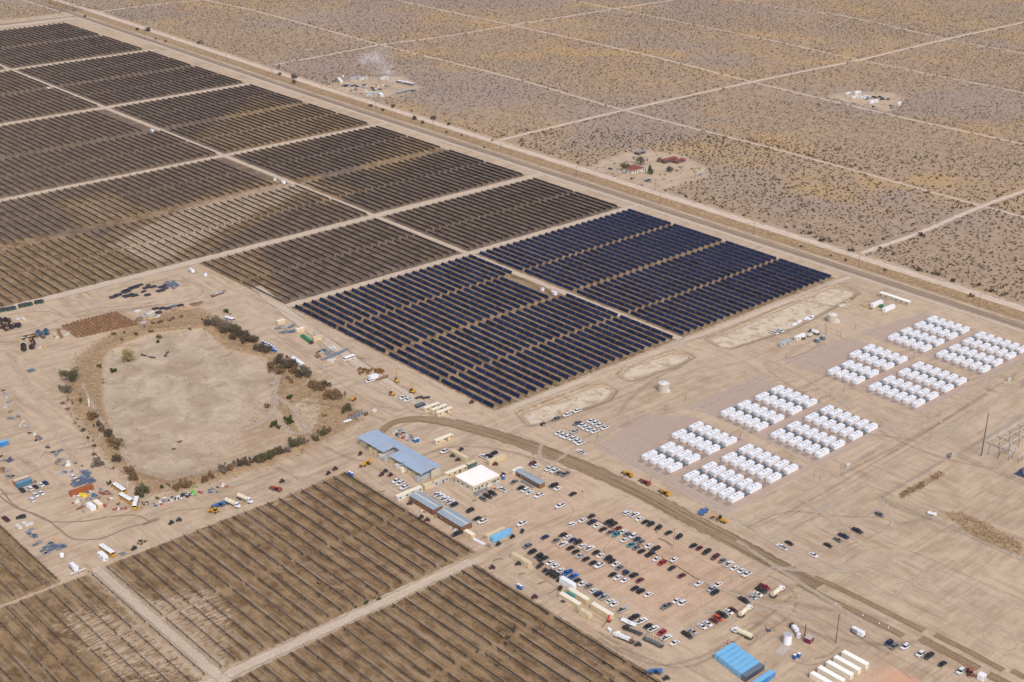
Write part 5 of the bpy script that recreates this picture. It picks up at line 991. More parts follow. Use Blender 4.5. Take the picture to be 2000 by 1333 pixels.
bushes("in the thicket beside the haul track", 500, 660, '20,100,90,d 75,115,85,d 110,230,80,b 170,195,95,d 215,240,110,d 260,225,90,d 170,270,85,b 280,265,70,b 330,285,80,d 370,280,95,y 395,295,60,o 245,325,42,b 268,345,40,b 410,370,70,b 450,390,100,b 500,400,60,b 525,368,62,d 545,450,80,b 595,465,100,b 625,440,60,b 255,468,45,g 90,515,42,b 130,655,55,g 165,675,35,g 240,645,60,g 268,655,40,g 685,555,72,o 840,590,40,b 525,600,36,s 270,350,22,b')
bushes("in the dense thicket by the white shuttle bus", 0, 330, '1590,1200,70,d 1640,1195,90,y 1690,1205,80,b 1720,1230,90,y 1760,1240,85,d 1800,1255,80,o 1830,1275,80,d 1860,1290,75,d 1900,1310,90,d 1940,1320,70,d 1700,1260,60,d 1780,1300,70,d 1860,1330,60,d 1730,1100,42,g 1762,1115,16,g')
bushes("along the top bank of the basin", 0, 330, '1210,1280,40,o 1160,1252,26,d 1203,1318,35,g 1165,1188,32,b 1100,1210,24,b 1455,1230,24,d 950,1258,26,o 870,1270,30,o 1035,1280,30,o 1385,1137,26,b 1320,1150,30,b 1290,1165,26,b 1215,1180,36,b 1240,1170,24,b 1590,1140,18,d 930,1320,24,b')
bushes("on the verge of the desert road", 0, 0, '1130,240,40,d 1050,228,26,d 650,135,22,d 1265,325,20,d 1190,305,16,d 1520,338,28,d', 3.92)
bushes("on the verge of the desert road", 500, 0, '290,600,42,d 285,632,36,d 175,578,28,o 1210,915,44,d 1350,912,42,d 1275,942,28,d 968,845,26,d 875,815,28,d 1045,825,28,d 1475,960,30,d 1458,1008,20,d 1570,1038,20,d 1805,1080,20,d 1745,1138,20,d')
bushes("on the verge of the desert road", 1500, 330, '405,555,44,d 315,498,34,d 475,560,24,d 1165,515,44,d 1150,782,40,o 1300,815,34,d 1410,862,40,g 1555,978,36,b 890,775,24,d 595,700,30,d 480,660,18,d 855,612,24,d 755,663,14,d 635,628,40,d 250,592,22,d 1610,893,30,d 1705,942,30,d')
bushes("between the rows of the lower fields", 500, 993, '478,580,26,d 480,680,22,d 760,762,26,g 838,728,36,g 935,700,32,g 660,635,20,b 195,445,18,g 290,655,18,d 990,578,18,d 910,685,14,d 850,600,12,d 1045,762,22,d 1165,765,14,d 1725,632,14,d 1910,1040,34,d 1920,1000,36,d 1840,1210,26,d 1860,945,20,d 1415,1035,18,b 1690,1105,22,d 1755,900,14,d 20,290,20,d 320,500,14,d 180,512,24,b 1820,830,16,d 1730,980,14,d')
bushes("between the rows of the lower fields", 1000, 993, '20,920,36,d 180,942,22,g 18,1095,20,d 700,1190,26,d 640,1200,24,b 430,1320,14,g')
# red roofed homestead
kh = lambda x, y: (1150 + x / 8, 280 + y / 8)
bush(*kh(560, 430), 17, 'olive', 'by the red roofed house', .8, True); bush(*kh(790, 330), 20, 'grey', 'by the red roofed house', .7, True)
bush(*kh(1240, 450), 14, 'grey', 'by the red roofed house', .8, True); bush(*kh(1090, 290), 9, 'grey', 'by the red roofed house', .8, True)
x, y = G(*kh(948, 478)); o = empty('conifer', (x, y, 0)); V, F = crown(900, 1500, 3.4, 8.5, .35, 9); V[:, :2] *= (1.15 - .7 * np.clip(V[:, 2:3] / 8.5, 0, 1)); V[:, 2] = V[:, 2] * 1.05 + .3
c = bpy.data.objects.new('crown', npmesh('crown', V, F, LM['green'][1])); C.objects.link(c); c.parent = o; MB().cyl((0, 0, 0), (0, 0, 6), .3, .1, 7).build('trunk', M_pole, o); tag(o, 'dark green conifer right of the red roofed house', 'tree')
x, y = G(*kh(755, 470)); M_stucco = mat('white_stucco', (.62, .58, .50), .85, 0, .06)
def hiproof(mb, x0, x1, y0, y1, z, h):
    if x1 - x0 > y1 - y0: k = (y1 - y0) / 2; a, b = (x0 + k, (y0 + y1) / 2, z + h), (x1 - k, (y0 + y1) / 2, z + h); f = [(0, 1, 5, 4), (1, 2, 5), (2, 3, 4, 5), (3, 0, 4), (3, 2, 1, 0)]
    else: k = (x1 - x0) / 2; a, b = ((x0 + x1) / 2, y0 + k, z + h), ((x0 + x1) / 2, y1 - k, z + h); f = [(0, 1, 4), (1, 2, 5, 4), (2, 3, 5), (3, 0, 4, 5), (3, 2, 1, 0)]
    mb.add([(x0, y0, z), (x1, y0, z), (x1, y1, z), (x0, y1, z), a, b], f)
o = empty('red_roofed_house', (x, y, 0)); MB().box(2.5, 7, 1.6, 15, 12, 3.2).box(9, 2.5, 1.4, 8, 5, 2.8).build('walls', M_stucco, o); m = MB(); hiproof(m, -5.6, 10.6, .4, 13.6, 3.2, 2.0); m.build('roof', M_tile, o)
MB().box(9, 2.5, 2.9, 8.4, 5.4, .2).build('porch_roof', M_conc, o); windows(o, [(-3, .98, 1.6, 1.3, .1, 1.6), (0, .98, 1.6, 1.3, .1, 1.6), (-5.02, 4, 1.6, .1, 1.3, 1.6), (-5.02, 8, 1.6, .1, 1.3, 1.6), (8, 0, 1.6, 1.3, .1, 1.4), (11, 0, 1.6, 1.3, .1, 1.4)]); MB().box(3.6, .96, 1.1, 1, .1, 2.1).build('door', M_dk, o); tag(o, 'white stucco house with red tiled hip roof beside the desert road', 'house')
x, y = G(*kh(1290, 300)); o = empty('red_barn', (x, y, 0)); MB().box(0, 3, 1.5, 18, 5, 3).box(6, -4, 1.2, 13, 5, 2.4).build('walls', mat('barn_dark', (.10, .07, .07), .8), o); m = MB(); hiproof(m, -9.5, 9.5, .2, 6, 3, 1.2); hiproof(m, -1, 13, -7, -1.2, 2.4, .8); m.build('roof', mat('barn_red', (.22, .05, .045), .6), o); MB().box(-6, .5, 1.2, 3, .1, 2.2).build('door', M_dk, o); tag(o, 'long dark red roofed barn behind the conifer', 'barn')
x, y = G(*kh(795, 165)); o = empty('dark_shed', (x, y, 0)); MB().box(0, 0, 1.2, 10, 5, 2.4).build('walls', M_dk, o); m = MB(); hiproof(m, -5.4, 5.4, -2.9, 2.9, 2.4, .9); m.build('roof', M_grey, o); MB().box(-2, -2.52, 1, 1.2, .06, 2).build('door', M_wood, o); tag(o, 'small dark grey roofed shed at the back of the homestead', 'shed')
# other homesteads
kk = lambda x, y: (620 + x / 10, 120 + y / 10)
HM = 'at the homestead with the smoking fire'
for a, b, L, ax_, wl, rf, noun in ((440, 350, 17, 'N-25', M_wht2, M_wht, 'white mobile home'), (740, 310, 18, 'E8', M_lgrey, M_lgrey, 'grey mobile home'), (895, 310, 12, 'E8', M_wht2, M_lgrey, 'off-white mobile home'), (1300, 310, 11, 'E10', M_wht2, M_wht, 'white mobile home'), (1715, 400, 24, 'N10', mat('dark_trim', (.16, .15, .14), .7), M_wht, 'long dark mobile home'), (1070, 600, 14, 'E-30', M_lgrey, mat('pale_teal_roof', (.38, .46, .46), .5), 'pale teal mobile home'), (1240, 635, 12, 'N-25', M_wht2, M_wht, 'white mobile home'), (1670, 570, 18, 'E10', M_grey, M_lgrey, 'dark grey long cabin')):
    cont(HM, noun, *kk(a, b), L, ax_, wl, rf, cabin=True, cat='mobile home', name='mobile_home', Wd=3.6)
cars('among the junk at the smoking homestead', 620, 120, '560,480,vN 620,465,vW 680,480,sK 730,470,pG 780,490,sK 750,545,sG 920,460,sN 945,485,sW 910,510,sS 1090,530,pG 1110,560,sK 1230,550,uG 1850,570,sK 1900,575,sG 330,390,sG', 'e', 10)
kb = lambda x, y: (1640 + x / 14.29, 160 + y / 14.29)
HB = 'at the right hand desert homestead'
for a, b, L, ax_, wl, noun in ((240, 310, 9, 'E15', M_wht2, 'white camper'), (500, 265, 9, 'E-10', M_wht, 'white camper'), (430, 400, 10, 'E-15', M_wht2, 'white camper'), (590, 400, 12, 'N', M_wht, 'long white trailer'), (760, 390, 9, 'N', M_lgrey, 'grey camper'), (945, 520, 13, 'E-8', M_wht, 'white mobile home'), (1680, 580, 8, 'E20', M_wht, 'white camper')):
    cont(HB, noun, *kb(a, b), L, ax_, wl, M_wht, cabin=True, cat='camper', name='camper', Wd=2.8)
cars('in the row at the right hand homestead', 1640, 160, '840,440,pG 950,420,uK 1010,440,sK 1120,420,uK 1190,450,sK 1170,490,sK 1240,490,sG 1360,480,sK 1430,660,sN 1450,720,sG 760,480,sG 1050,700,hW 940,690,hK', 'e', 14.29)
# ------------------------------------------------------------------ heavy plant
def telehandler(m):
    key = ('th', m.name)
    if key in vproto: return dup(vproto[key])
    r = empty('telehandler'); MB().box(0, 0, 1.15, 5.6, 1.5, .9).box(-2.2, 0, 1.5, 1.5, 2.0, 1.2, 0, 0, .9, .9).box(.4, -.75, 1.2, 1.8, .8, 1.0).build('chassis', m, r); b = MB().box(0, 0, 0, 6.6, .55, .6).box(2.6, 0, 0, 2.4, .4, .45); b.build('boom', m, r, (.3, .1, 2.15), (0, R_(7), 0))
    c = MB().box(-.2, .85, 1.9, 1.5, .85, 1.5, 0, 0, .8, .85).build('cab', M_glass, r); MB().box(-.2, .85, 2.68, 1.3, .8, .08).build('cab_roof', m, c)
    MB().box(3.9, 0, .9, .2, 2.0, .9).box(4.5, -.5, .45, 1.2, .15, .08).box(4.5, .5, .45, 1.2, .15, .08).build('forks', M_dk, r); me = wheel_mesh(.68, .5); wheels(r, (1.9, -1.7), 1.05, .68, me); vproto[key] = reg(r); return r
for a, b, ox, oy, m, dg, noun, wh in ((893, 1052, 1000, 660, M_yel, 95, 'yellow telehandler', 'between haul road and nearest battery pad'), (1025, 1115, 1000, 660, M_red, 95, 'red telehandler', 'between haul road and nearest battery pad'), (1175, 1195, 1000, 660, M_yel, 92, 'yellow telehandler', 'between haul road and nearest battery pad'), (845, 968, 500, 660, M_yel, 185, 'yellow telehandler', 'below the blue canopy'), (160, 1165, 500, 660, M_red, 110, 'red telehandler', 'on the dirt above the lower field'), (1460, 35, 1000, 993, mat('lift_blue', (.03, .14, .36), .5, 0, .1, 1, (DUST, .3)), 10, 'blue telehandler', 'beside the motor grader'), (1095, 1258, 1000, 993, mat('lift_blue', (.03, .14, .36)), 140, 'blue telehandler', 'at the bottom near the light blue containers'), (1680, 1285, 0, 660, mat('lift_blue', (.03, .14, .36)), 170, 'blue telehandler', 'beside the cream tank trucks')):
    x, y = G(ox + a / 3.92, oy + b / 3.92, .6); o = place(telehandler(m), x, y, dg); put(o, noun, 'telehandler', wh, a)
def machine(px_, py_, deg, parts, wh_, name, label, cat, sc=1.0):
    x, y = G(px_, py_); o = empty(name, (x, y, hz(x, y)), R_(deg)); o.scale = (sc,) * 3
    for nm, m, f in parts: b = MB(); f(b); b.build(nm, m, o)
    if wh_: wheels(o, wh_[0], wh_[1], wh_[2], wheel_mesh(wh_[2], .45))
    return tag(o, label, cat)
machine(1000 + 1590 / 3.92, 993 + 100 / 3.92, 100, [('frame', M_yel, lambda b: b.box(-2.2, 0, 1.5, 3.4, 1.3, 1.1).box(2, 0, 1.75, 5, .4, .4)), ('cab', M_glass, lambda b: b.box(-.1, 0, 2.5, 1.4, 1.4, 1.5, 0, 0, .85, .85)), ('blade', M_dk, lambda b: b.box(1.4, 0, .7, .25, 3.8, .7, 0, .5)), ('scarifier', M_yel, lambda b: b.box(4.9, 0, .8, .5, 2.2, .5))], ((4.2, -1.6, -3.1), 1.0, .65), 'motor_grader', 'yellow motor grader with a long frame below the nearest battery pad', 'grader')
machine(1675 / 3.92, 330 + 965 / 3.92, 5, [('deck', M_wood, lambda b: b.box(-1, 0, 1.1, 10, 2.4, .25)), ('gooseneck', M_dk, lambda b: b.box(4.8, 0, 1.7, 2.8, .7, .3).box(-5.5, 0, .9, 1.4, 2.2, .5)), ('load', M_lgrey, lambda b: b.box(-1.5, .3, 1.6, 4, 1.4, .8).box(2, -.2, 1.5, 2, 1, .6))], ((-3.5, -4.8), 1.0, .5), 'low_loader', 'low loader trailer with mixed load right of the stored panels', 'trailer')
def rig(deg, px_, py_, i):
    return put(machine(px_, py_, deg, [('tracks', M_dk, lambda b: b.box(0, 1.0, .4, 3.4, .5, .8).box(0, -1.0, .4, 3.4, .5, .8)), ('body', M_yel, lambda b: b.box(-.5, 0, 1.3, 2.6, 1.9, 1.0, 0, 0, .9, .9)), ('cab', M_glass, lambda b: b.box(.4, .5, 1.9, 1.1, .9, 1.2)), ('mast', M_yel, lambda b: b.cyl((1.5, 0, .4), (.9, 0, 6.6), .22, n=6).box(1.0, 0, 5.4, .5, .5, 1.2)), ('stay', M_dk, lambda b: b.cyl((-.6, 0, 1.8), (1.0, 0, 4.4), .09, n=5))], None, 'drilling_rig', '', 'rig'), 'yellow drilling rig', 'drilling rig', 'with a raised mast by the panels', px_)
rig(60, 500 + 1078 / 3.92, 660 + 338 / 3.92, 0); rig(130, 500 + 1040 / 3.92, 660 + 440 / 3.92, 1); rig(120, 500 + 1197 / 3.92, 660 + 420 / 3.92, 2)
dz = [('tracks', M_dk, lambda b: b.box(0, .9, .45, 2.8, .5, .85).box(0, -.9, .45, 2.8, .5, .85)), ('body', M_yel, lambda b: b.box(0, 0, 1.1, 2.8, 1.3, 1.0).box(-.6, 0, 1.9, 1.1, 1.2, .9)), ('blade', M_dk, lambda b: b.box(1.9, 0, .7, .3, 2.8, 1.1))]
machine(500 + 740 / 3.92, 660 + 480 / 3.92, 20, dz, None, 'bulldozer', 'small yellow bulldozer on the dirt road beside the bushes', 'bulldozer')
trc = lambda m: [('body', m, lambda b: b.box(.8, 0, 1.2, 2.2, .9, .9).box(-.8, 0, 1.0, 1.4, 1.3, .8)), ('cab', M_glass, lambda b: b.box(-.7, 0, 2.0, 1.3, 1.3, 1.2, 0, 0, .85, .85)), ('cab_roof', m, lambda b: b.box(-.7, 0, 2.65, 1.3, 1.3, .1)), ('loader', m, lambda b: b.box(2.6, 0, .7, .5, 2.0, .7).box(1.8, .8, 1.1, 1.8, .15, .25).box(1.8, -.8, 1.1, 1.8, .15, .25)), ('backhoe', m, lambda b: b.cyl((-1.7, 0, 1.0), (-2.8, 0, 2.8), .16, n=6).cyl((-2.8, 0, 2.8), (-3.5, 0, 1.0), .13, n=6))]
machine(1500 + 1547 / 3.92, 993 + 1275 / 3.92, 40, trc(M_red), ((1.3, -1.0), .95, .6), 'loader_tractor', 'orange tractor loader parked left of the white booth', 'tractor', 1.15)
machine(1640 / 3.92, 993 + 35 / 3.92, 120, trc(M_yel), ((1.3, -1.0), .95, .6), 'backhoe_loader', 'yellow backhoe loader near the cream tank trucks', 'tractor', 1.1); machine(1085 / 3.92, 993 + 268 / 3.92, 20, trc(mat('machine_sand', (.5, .42, .25))), ((1.3, -1.0), .95, .6), 'backhoe_loader', 'tan loader on the dirt at the top of the lower left field', 'tractor', 1.05)
def ttruck(px_, py_, deg, label):
    return machine(px_, py_, deg, [('frame', M_dk, lambda b: b.box(0, 0, .85, 9.2, .9, .3)), ('cab', M_wht, lambda b: b.box(3.0, 0, 1.75, 1.5, 2.2, 1.7, 0, 0, .9, .92).box(4.3, 0, 1.3, 1.5, 1.7, .9, 0, 0, .9, .9)), ('windscreen', M_glass, lambda b: b.box(3.72, 0, 2.1, .12, 1.9, .7).box(3.0, 0, 2.1, .9, 2.24, .6)), ('tank', M_tanky, lambda b: b.cyl((-4.6, 0, 2.0), (1.9, 0, 2.0), 1.15, n=16).cyl((-1.2, 0, 3.1), (-1.2, 0, 3.3), .3, n=8)), ('spray_bar', M_dk, lambda b: b.box(-4.9, 0, .8, .5, 2.3, .4)), ('tank_band', M_lgrey, lambda b: b.cyl((-2.9, 0, 2.0), (-2.8, 0, 2.0), 1.19, n=16).cyl((.2, 0, 2.0), (.3, 0, 2.0), 1.19, n=16))], ((3.9, -2.4, -3.6), .95, .5), 'water_truck', label, 'tank truck')
M_tanky = mat('tank_cream', (.66, .60, .44), .45, 0, .05, .5, (DUST, .2))
ttruck(1000 + 1785 / 3.92, 993 + 805 / 3.92, 8, 'cream water truck at the end of the maroon car, upper of three'); ttruck(1000 + 1760 / 3.92, 993 + 975 / 3.92, 98, 'cream water truck above the light blue containers'); ttruck(1500 + 72 / 3.92, 993 + 655 / 3.92, 6, 'cream water truck beside the dark red pickup, rightmost')
ttruck(1782 / 3.92, 660 + 1285 / 3.92, 282, 'cream tank truck on the left dirt yard, nearer one'); ttruck(1876 / 3.92, 660 + 1250 / 3.92, 282, 'cream tank truck on the left dirt yard, farther one')
def bus(px_, py_, deg, L, body, label, z=1.5, roof=None):
    x, y = G(px_, py_, z); o = empty('bus', (x, y, 0), R_(deg)); MB().box(-.4, 0, 1.3, L - .8, 2.4, 1.9).box(L / 2 - .6, 0, .95, 1.4, 2.1, 1.0).build('body', body, o); m = MB().box(-.5, 0, 1.95, L - 1.6, 2.44, .65).box(L / 2 - .78, 0, 1.9, .12, 2.0, .8).box(-L / 2 - .01, 0, 1.9, .08, 1.6, .7); m.build('windows', M_glass, o)
    r_ = MB().box(-.4, 0, 2.5, L - .9, 2.36, .5, 0, 0, .98, .82).build('roof', roof or M_wht, o); MB().box(0, 0, 2.8, .7, .6, .1).box(-L * .25, 0, 2.8, .7, .6, .1).build('roof_hatch', M_lgrey, r_); wheels(o, (L / 2 - 1.6, -L / 2 + 2.2), 1.05, .48, WBIG); return tag(o, label, 'bus')
M_bus = mat('school_bus_yellow', (.55, .29, .02), .5, 0, .1, .8, (DUST, .25))
bus(*kj(812, 385), 272, 10.5, M_bus, 'white roofed school bus, rear one of two parked nose to tail'); bus(*kj(905, 525), 276, 10.5, M_bus, 'white roofed school bus parked ahead of another, dark windscreen'); bus(*kj(1032, 590), 234, 10, M_bus, 'yellow school bus angled towards the yard, right of the pair'); bus(822 / 3.92, 993 + 322 / 3.92, 275, 11, M_bus, 'yellow school bus beside a white camper in the lower left')
bus(1760 / 3.92, 330 + 1150 / 3.92, 285, 8, M_lgrey, 'white shuttle bus above the dense thicket'); bus(*k4(1345, 825), 182, 8.5, M_wht2, 'white shuttle bus with dark windows beside the pipe bundles')
cont('beside a yellow school bus', 'white camper', 785 / 3.92, 993 + 350 / 3.92, 6, 'N', M_wht, cabin=True, H_=2.5, cat='camper', name='camper')
def flatbed(px_, py_, deg, cabm, label, load=True, sc=1):
    pts = [('frame', M_dk, lambda b: b.box(-1, 0, .9, 8.5, 2.2, .25)), ('cab', cabm, lambda b: b.box(3.0, 0, 1.8, 1.7, 2.2, 1.8, 0, 0, .9, .92).box(4.4, 0, 1.35, 1.5, 1.8, .9, 0, 0, .9, .9)), ('windscreen', M_glass, lambda b: b.box(3.84, 0, 2.15, .1, 1.8, .7))]
    if load: pts += [('load', M_wht, lambda b: [b.box(-.6, -.8 + i * .4, 1.6, 5, .26, 1.0) for i in range(5)]), ('winch', M_red, lambda b: b.box(-3.4, .3, 1.5, 1.2, .9, 1.0).cyl((-4.2, 0, 1), (-4.4, 0, 3.6), .12, n=6))]
    return machine(px_, py_, deg, pts, ((3.9, -2.6, -3.7), .9, .5), 'flatbed_truck', label, 'truck', sc)
flatbed(*q6(1060, 1000), 102, M_wht, 'white cab flatbed truck carrying white striped tanks near the containers'); flatbed(*q6(1190, 885), 105, M_black, 'dark red and black flatbed truck beside a white flat trailer', False, .9)
machine(*q6(1135, 760), 100, [('deck', M_wht, lambda b: b.box(0, 0, .95, 7.5, 2.4, .3)), ('decal', M_red, lambda b: b.box(-.3, .3, 1.13, 1.6, .35, .04)), ('drawbar', M_dk, lambda b: b.box(4.4, 0, .7, 1.6, .2, .2))], ((-1, -2), 1.0, .42), 'flat_trailer', 'white flat trailer at the end of a pickup row', 'trailer')
m = MB()
x, y = G(*q6(1505, 1060)); o = empty('pipe_rack_trailer', (x, y, 0), R_(99)); MB().box(0, 0, .8, 10, 2.2, .2).build('deck', M_dk, o)
for i in range(7):
    for s in (-1, 1): m.cyl((-4.6 + i * 1.5, s * 1.05, .8), (-4.6 + i * 1.5, s * 1.05, 2.9), .07, n=5)
m.box(0, 1.05, 2.9, 9.4, .1, .1).box(0, -1.05, 2.9, 9.4, .1, .1).box(0, 1.05, 1.9, 9.4, .1, .1); m.build('stakes', M_dk, o); MB().box(0, 0, 1.2, 8, 1.6, .5).build('load', M_grey, o); wheels(o, (-3, -4), 1.0, .45); tag(o, 'dark stake-sided rack trailer below the last car row', 'trailer')
x, y = G(*q6(845, 715)); o = empty('red_hose_reel', (x, y, 0), R_(20)); m = MB()
for k in range(14): a = k * math.pi / 7; m.cyl((1.3 * math.cos(a), 0, 1.5 + 1.3 * math.sin(a)), (1.3 * math.cos(a + .45), 0, 1.5 + 1.3 * math.sin(a + .45)), .35, n=6)
m.build('drum', mat('hose_red', (.60, .03, .02), .5), o); MB().box(0, 0, .2, 3, 1.6, .3).build('stand', M_dk, o); MB().box(-4.5, .5, .7, 5, .2, .25).build('drawbar', mat('rust_red', (.2, .06, .04)), o); tag(o, 'bright red hose reel on a trailer in front of a cream container', 'hose reel')
for (a, b), ox, oy, k, lb in (((850, 878), 1080, 1120, 7.69, 'small white tank on a stand near the red hose reel'), ((735, 630 + 100), 0, 0, 0, '')):
    if k: x, y = G(ox + a / k, oy + b / k); o = empty('white_tank', (x, y, 0)); MB().cyl((0, -.7, 1.3), (0, .7, 1.3), .75, n=12).build('tank', M_wht, o); MB().box(0, 0, .3, 1.2, 1.4, .6).cyl((-.5, .7, 0), (-.5, .7, 3.6), .06, n=5).build('stand', M_lgrey, o); tag(o, lb, 'tank')
machine(1500 + 200 / 3.92, 993 + 935 / 3.92, 65, [('cab', M_black, lambda b: b.box(2.3, 0, 1.2, 1.6, 1.9, 1.4, 0, 0, .85, .85)), ('tanks', M_wht, lambda b: b.box(.3, 0, 1.5, 1.7, 1.9, 1.5).box(-1.7, 0, 1.5, 1.8, 1.9, 1.5)), ('frame', M_dk, lambda b: b.box(0, 0, .6, 6, 1.6, .3))], ((2.2, -1.6), .9, .42), 'service_truck', 'small truck with two white box tanks above the tall white tank', 'truck')
machine(1500 + 1255 / 3.92, 993 + 52 / 3.92, 100, [('bed', M_wht, lambda b: b.box(0, 0, .9, 4.4, 2, .5).box(-1.5, 0, 1.3, 1.2, 1.8, .5)), ('hitch', M_dk, lambda b: b.box(3.0, 0, .5, 2, .15, .15))], ((-.3,), .95, .35), 'utility_trailer', 'small white trailer on the bare ground right of the parked cars', 'trailer')
machine(*k5(925, 775), 95, [('bed', M_wht, lambda b: b.box(0, 0, 2.0, 4.5, 2.2, 1.2)), ('frame', M_dk, lambda b: b.box(0, 0, .9, 6.5, 1.8, .5)), ('cab', M_dk, lambda b: b.box(3.2, 0, 1.5, 1.6, 2.1, 1.6))], ((3, -1.8), .95, .45), 'dump_truck', 'dark truck with white body left of two round tanks', 'truck')
machine(*k5(845, 810), 5, [('bed', M_wht2, lambda b: b.box(0, 0, 1.2, 4, 2, 1.4)), ('frame', M_dk, lambda b: b.box(0, 0, .5, 4.6, 1.6, .2))], ((-.6, .6), .9, .38), 'small_trailer', 'small white trailer between office trailers and a dark truck', 'trailer')
machine(*k5(740, 855), 5, [('engine', M_dk, lambda b: b.box(0, 0, 1.0, 3, 1.6, 1.2)), ('top', M_wht, lambda b: b.box(0, 0, 1.9, 2.6, 1.5, .6)), ('frame', M_dk, lambda b: b.box(0, 0, .4, 3.6, 1.6, .2))], ((0,), .9, .38), 'generator_trailer', 'dark generator trailer in front of the white office trailer', 'generator')
for i, (a, b) in enumerate(((960, 905), (1055, 860))): x, y = G(*k5(a, b)); o = empty('round_tank', (x, y, 0)); MB().cyl((0, 0, .2), (0, 0, 2.7), 1.6, n=14).build('tank', M_teal, o); MB().cyl((0, 0, 2.7), (0, 0, 3.1), 1.6, .5, 14).build('lid', M_lgrey, o); MB().box(0, 0, .1, 3, 3, .2).build('skid', M_dk, o); put(o, 'blue-grey round tank', 'tank', 'above the third battery pad', a)
for i in range(6): x, y = G(*k8(1255 + 29 * i, 1015 + 15 * i)); o = empty('liquid_tote', (x, y, 0), .1); MB().box(0, 0, .75, 1.15, 1.15, 1.1).build('tank', M_wht, o); MB().box(0, 0, .1, 1.2, 1.2, .2).build('pallet', M_dk, o); MB().box(0, -.6, .7, .5, .06, .7).build('label_plate', M_black, o); put(o, 'white liquid tote', 'tote', 'in the row by the second brown shed', i)
# ------------------------------------------------------------------ reels, pallets, pipes, small stores
def reel(m, r=1.05, w_=1.15):
    key = ('reel', m.name, r)
    if key in vproto: return dup(vproto[key])
    o = empty('cable_reel'); MB().cyl((0, -w_ / 2, r), (0, -w_ / 2 + .1, r), r, n=14).cyl((0, w_ / 2 - .1, r), (0, w_ / 2, r), r, n=14).build('flanges', m, o); MB().cyl((0, -w_ / 2 + .1, r), (0, w_ / 2 - .1, r), r * .62, n=10).build('drum', M_wood, o); vproto[key] = reg(o); return o
M_rw = [mat('reel_wood_a', (.25, .135, .07), .85, 0, .2, 1.5), mat('reel_wood_b', (.20, .115, .065), .85, 0, .2, 1.5), mat('reel_wood_c', (.30, .18, .10), .85, 0, .2, 1.5)]
c0, c1, c2, c3 = [np.array(G(a / 3.92, 330 + b / 3.92, .9)) for a, b in ((478, 1200), (882, 1102), (1038, 1188), (598, 1285))]
ncol = int(np.linalg.norm(c1 - c0) / 2.55) + 1; nr = int(np.linalg.norm(c3 - c0) / 1.5) + 1; print('reels', ncol, nr)
for i in range(ncol):
    for j in range(nr):
        u, v_ = i / (ncol - 1), (j + .2 * rnd.random()) / (nr - 1); q = c0 * (1 - u) * (1 - v_) + c1 * u * (1 - v_) + c2 * u * v_ + c3 * (1 - u) * v_
        if i < 3 and j < 1: continue
        o = reel(rnd.choice(M_rw)); o.location = (q[0], q[1], 0); o.rotation_euler = (0, 0, rnd.uniform(-.06, .06)); tag(o, 'wooden cable reel, %s from the back in the %s column of the big reel field' % (od(j + 1), od(i + 1)), 'cable reel', 'wooden cable reels in the big field')
M_rb = mat('black_cable_reel', (.022, .016, .025), .6, 0, .2, 2)
ka = lambda x, y: (x / 8, 600 + y / 8)
for a, b in ((10, 290), (10, 340), (60, 290), (75, 350), (100, 375), (125, 300), (140, 250), (180, 345), (235, 320), (295, 320), (90, 235), (500, 545), (525, 600), (500, 660), (370, 640), (375, 690), (685, 490), (5, 240)):
    x, y = G(*ka(a, b)); o = reel(M_rb, 1.7, 1.6); o.location = (x, y, 0); o.rotation_euler = (0, 0, rnd.uniform(0, 3)); put(o, 'large black cable reel', 'cable reel', 'left of the wooden reel field', a)
for a, b in ((595, 465), (640, 440), (660, 470), (740, 440), (720, 400), (600, 420)): x, y = G(*ka(a, b)); o = reel(mat('blue_cable_reel', (.02, .10, .20), .5), 1.5, 1.4); o.location = (x, y, 0); o.rotation_euler = (0, 0, rnd.uniform(0, 3)); put(o, 'dark blue cable reel', 'cable reel', 'beside the orange pallets', a)
for i in range(34):
    a, b = 1490 + rnd.random() * 420, 0; f = (a - 1490) / 420; b = 1010 + 30 * f + rnd.random() * (110 - 70 * f); x, y = G(*k4(a, b)); o = reel(mat('reel_dark_gold', (.17, .085, .02), .8, 0, .25, 2), .95, .8); o.location = (x, y, 0); o.rotation_euler = (0 if i % 2 else 1.2, 0, rnd.uniform(0, 3)); put(o, 'dark brown reel', 'cable reel', 'in the jumbled pile by the rigs', a)
def pallet(px_, py_, sx_, sy_, sz_, m, noun, where, deg=0, cat='pallet', name='loaded_pallet', z=0):
    x, y = G(px_, py_); o = empty(name, (x, y, hz(x, y) + z), R_(deg + rnd.uniform(-6, 6))); MB().box(0, 0, .09, sx_ * .95, sy_ * .95, .14).build('pallet_base', M_wood, o)
    b = MB(); n = max(2, int(sz_ / .25))
    for i in range(n): b.box(rnd.uniform(-.03, .03), rnd.uniform(-.03, .03), .16 + sz_ * (i + .5) / n, sx_, sy_, sz_ / n * .86)
    b.build('load', m, o); return put(o, noun, cat, where, px_)
M_pal2 = mat('panel_pallet_pale', (.19, .23, .30), .4, 0, .3, 2.5); M_pd = mat('dark_module_stack', (.035, .028, .04), .5, 0, .25, 2)
SL = [M_slate, M_slate, M_pal2]
poly = [kj(a, b) for a, b in ((270, 140), (380, 150), (500, 330), (400, 330), (140, 385), (140, 290), (235, 220))]
wp = GP(poly); xs_ = [q[0] for q in wp]; ys_ = [q[1] for q in wp]; cnt = 0
gx_ = np.arange(min(xs_), max(xs_), 2.0); gy_ = np.arange(min(ys_), max(ys_), 1.6)
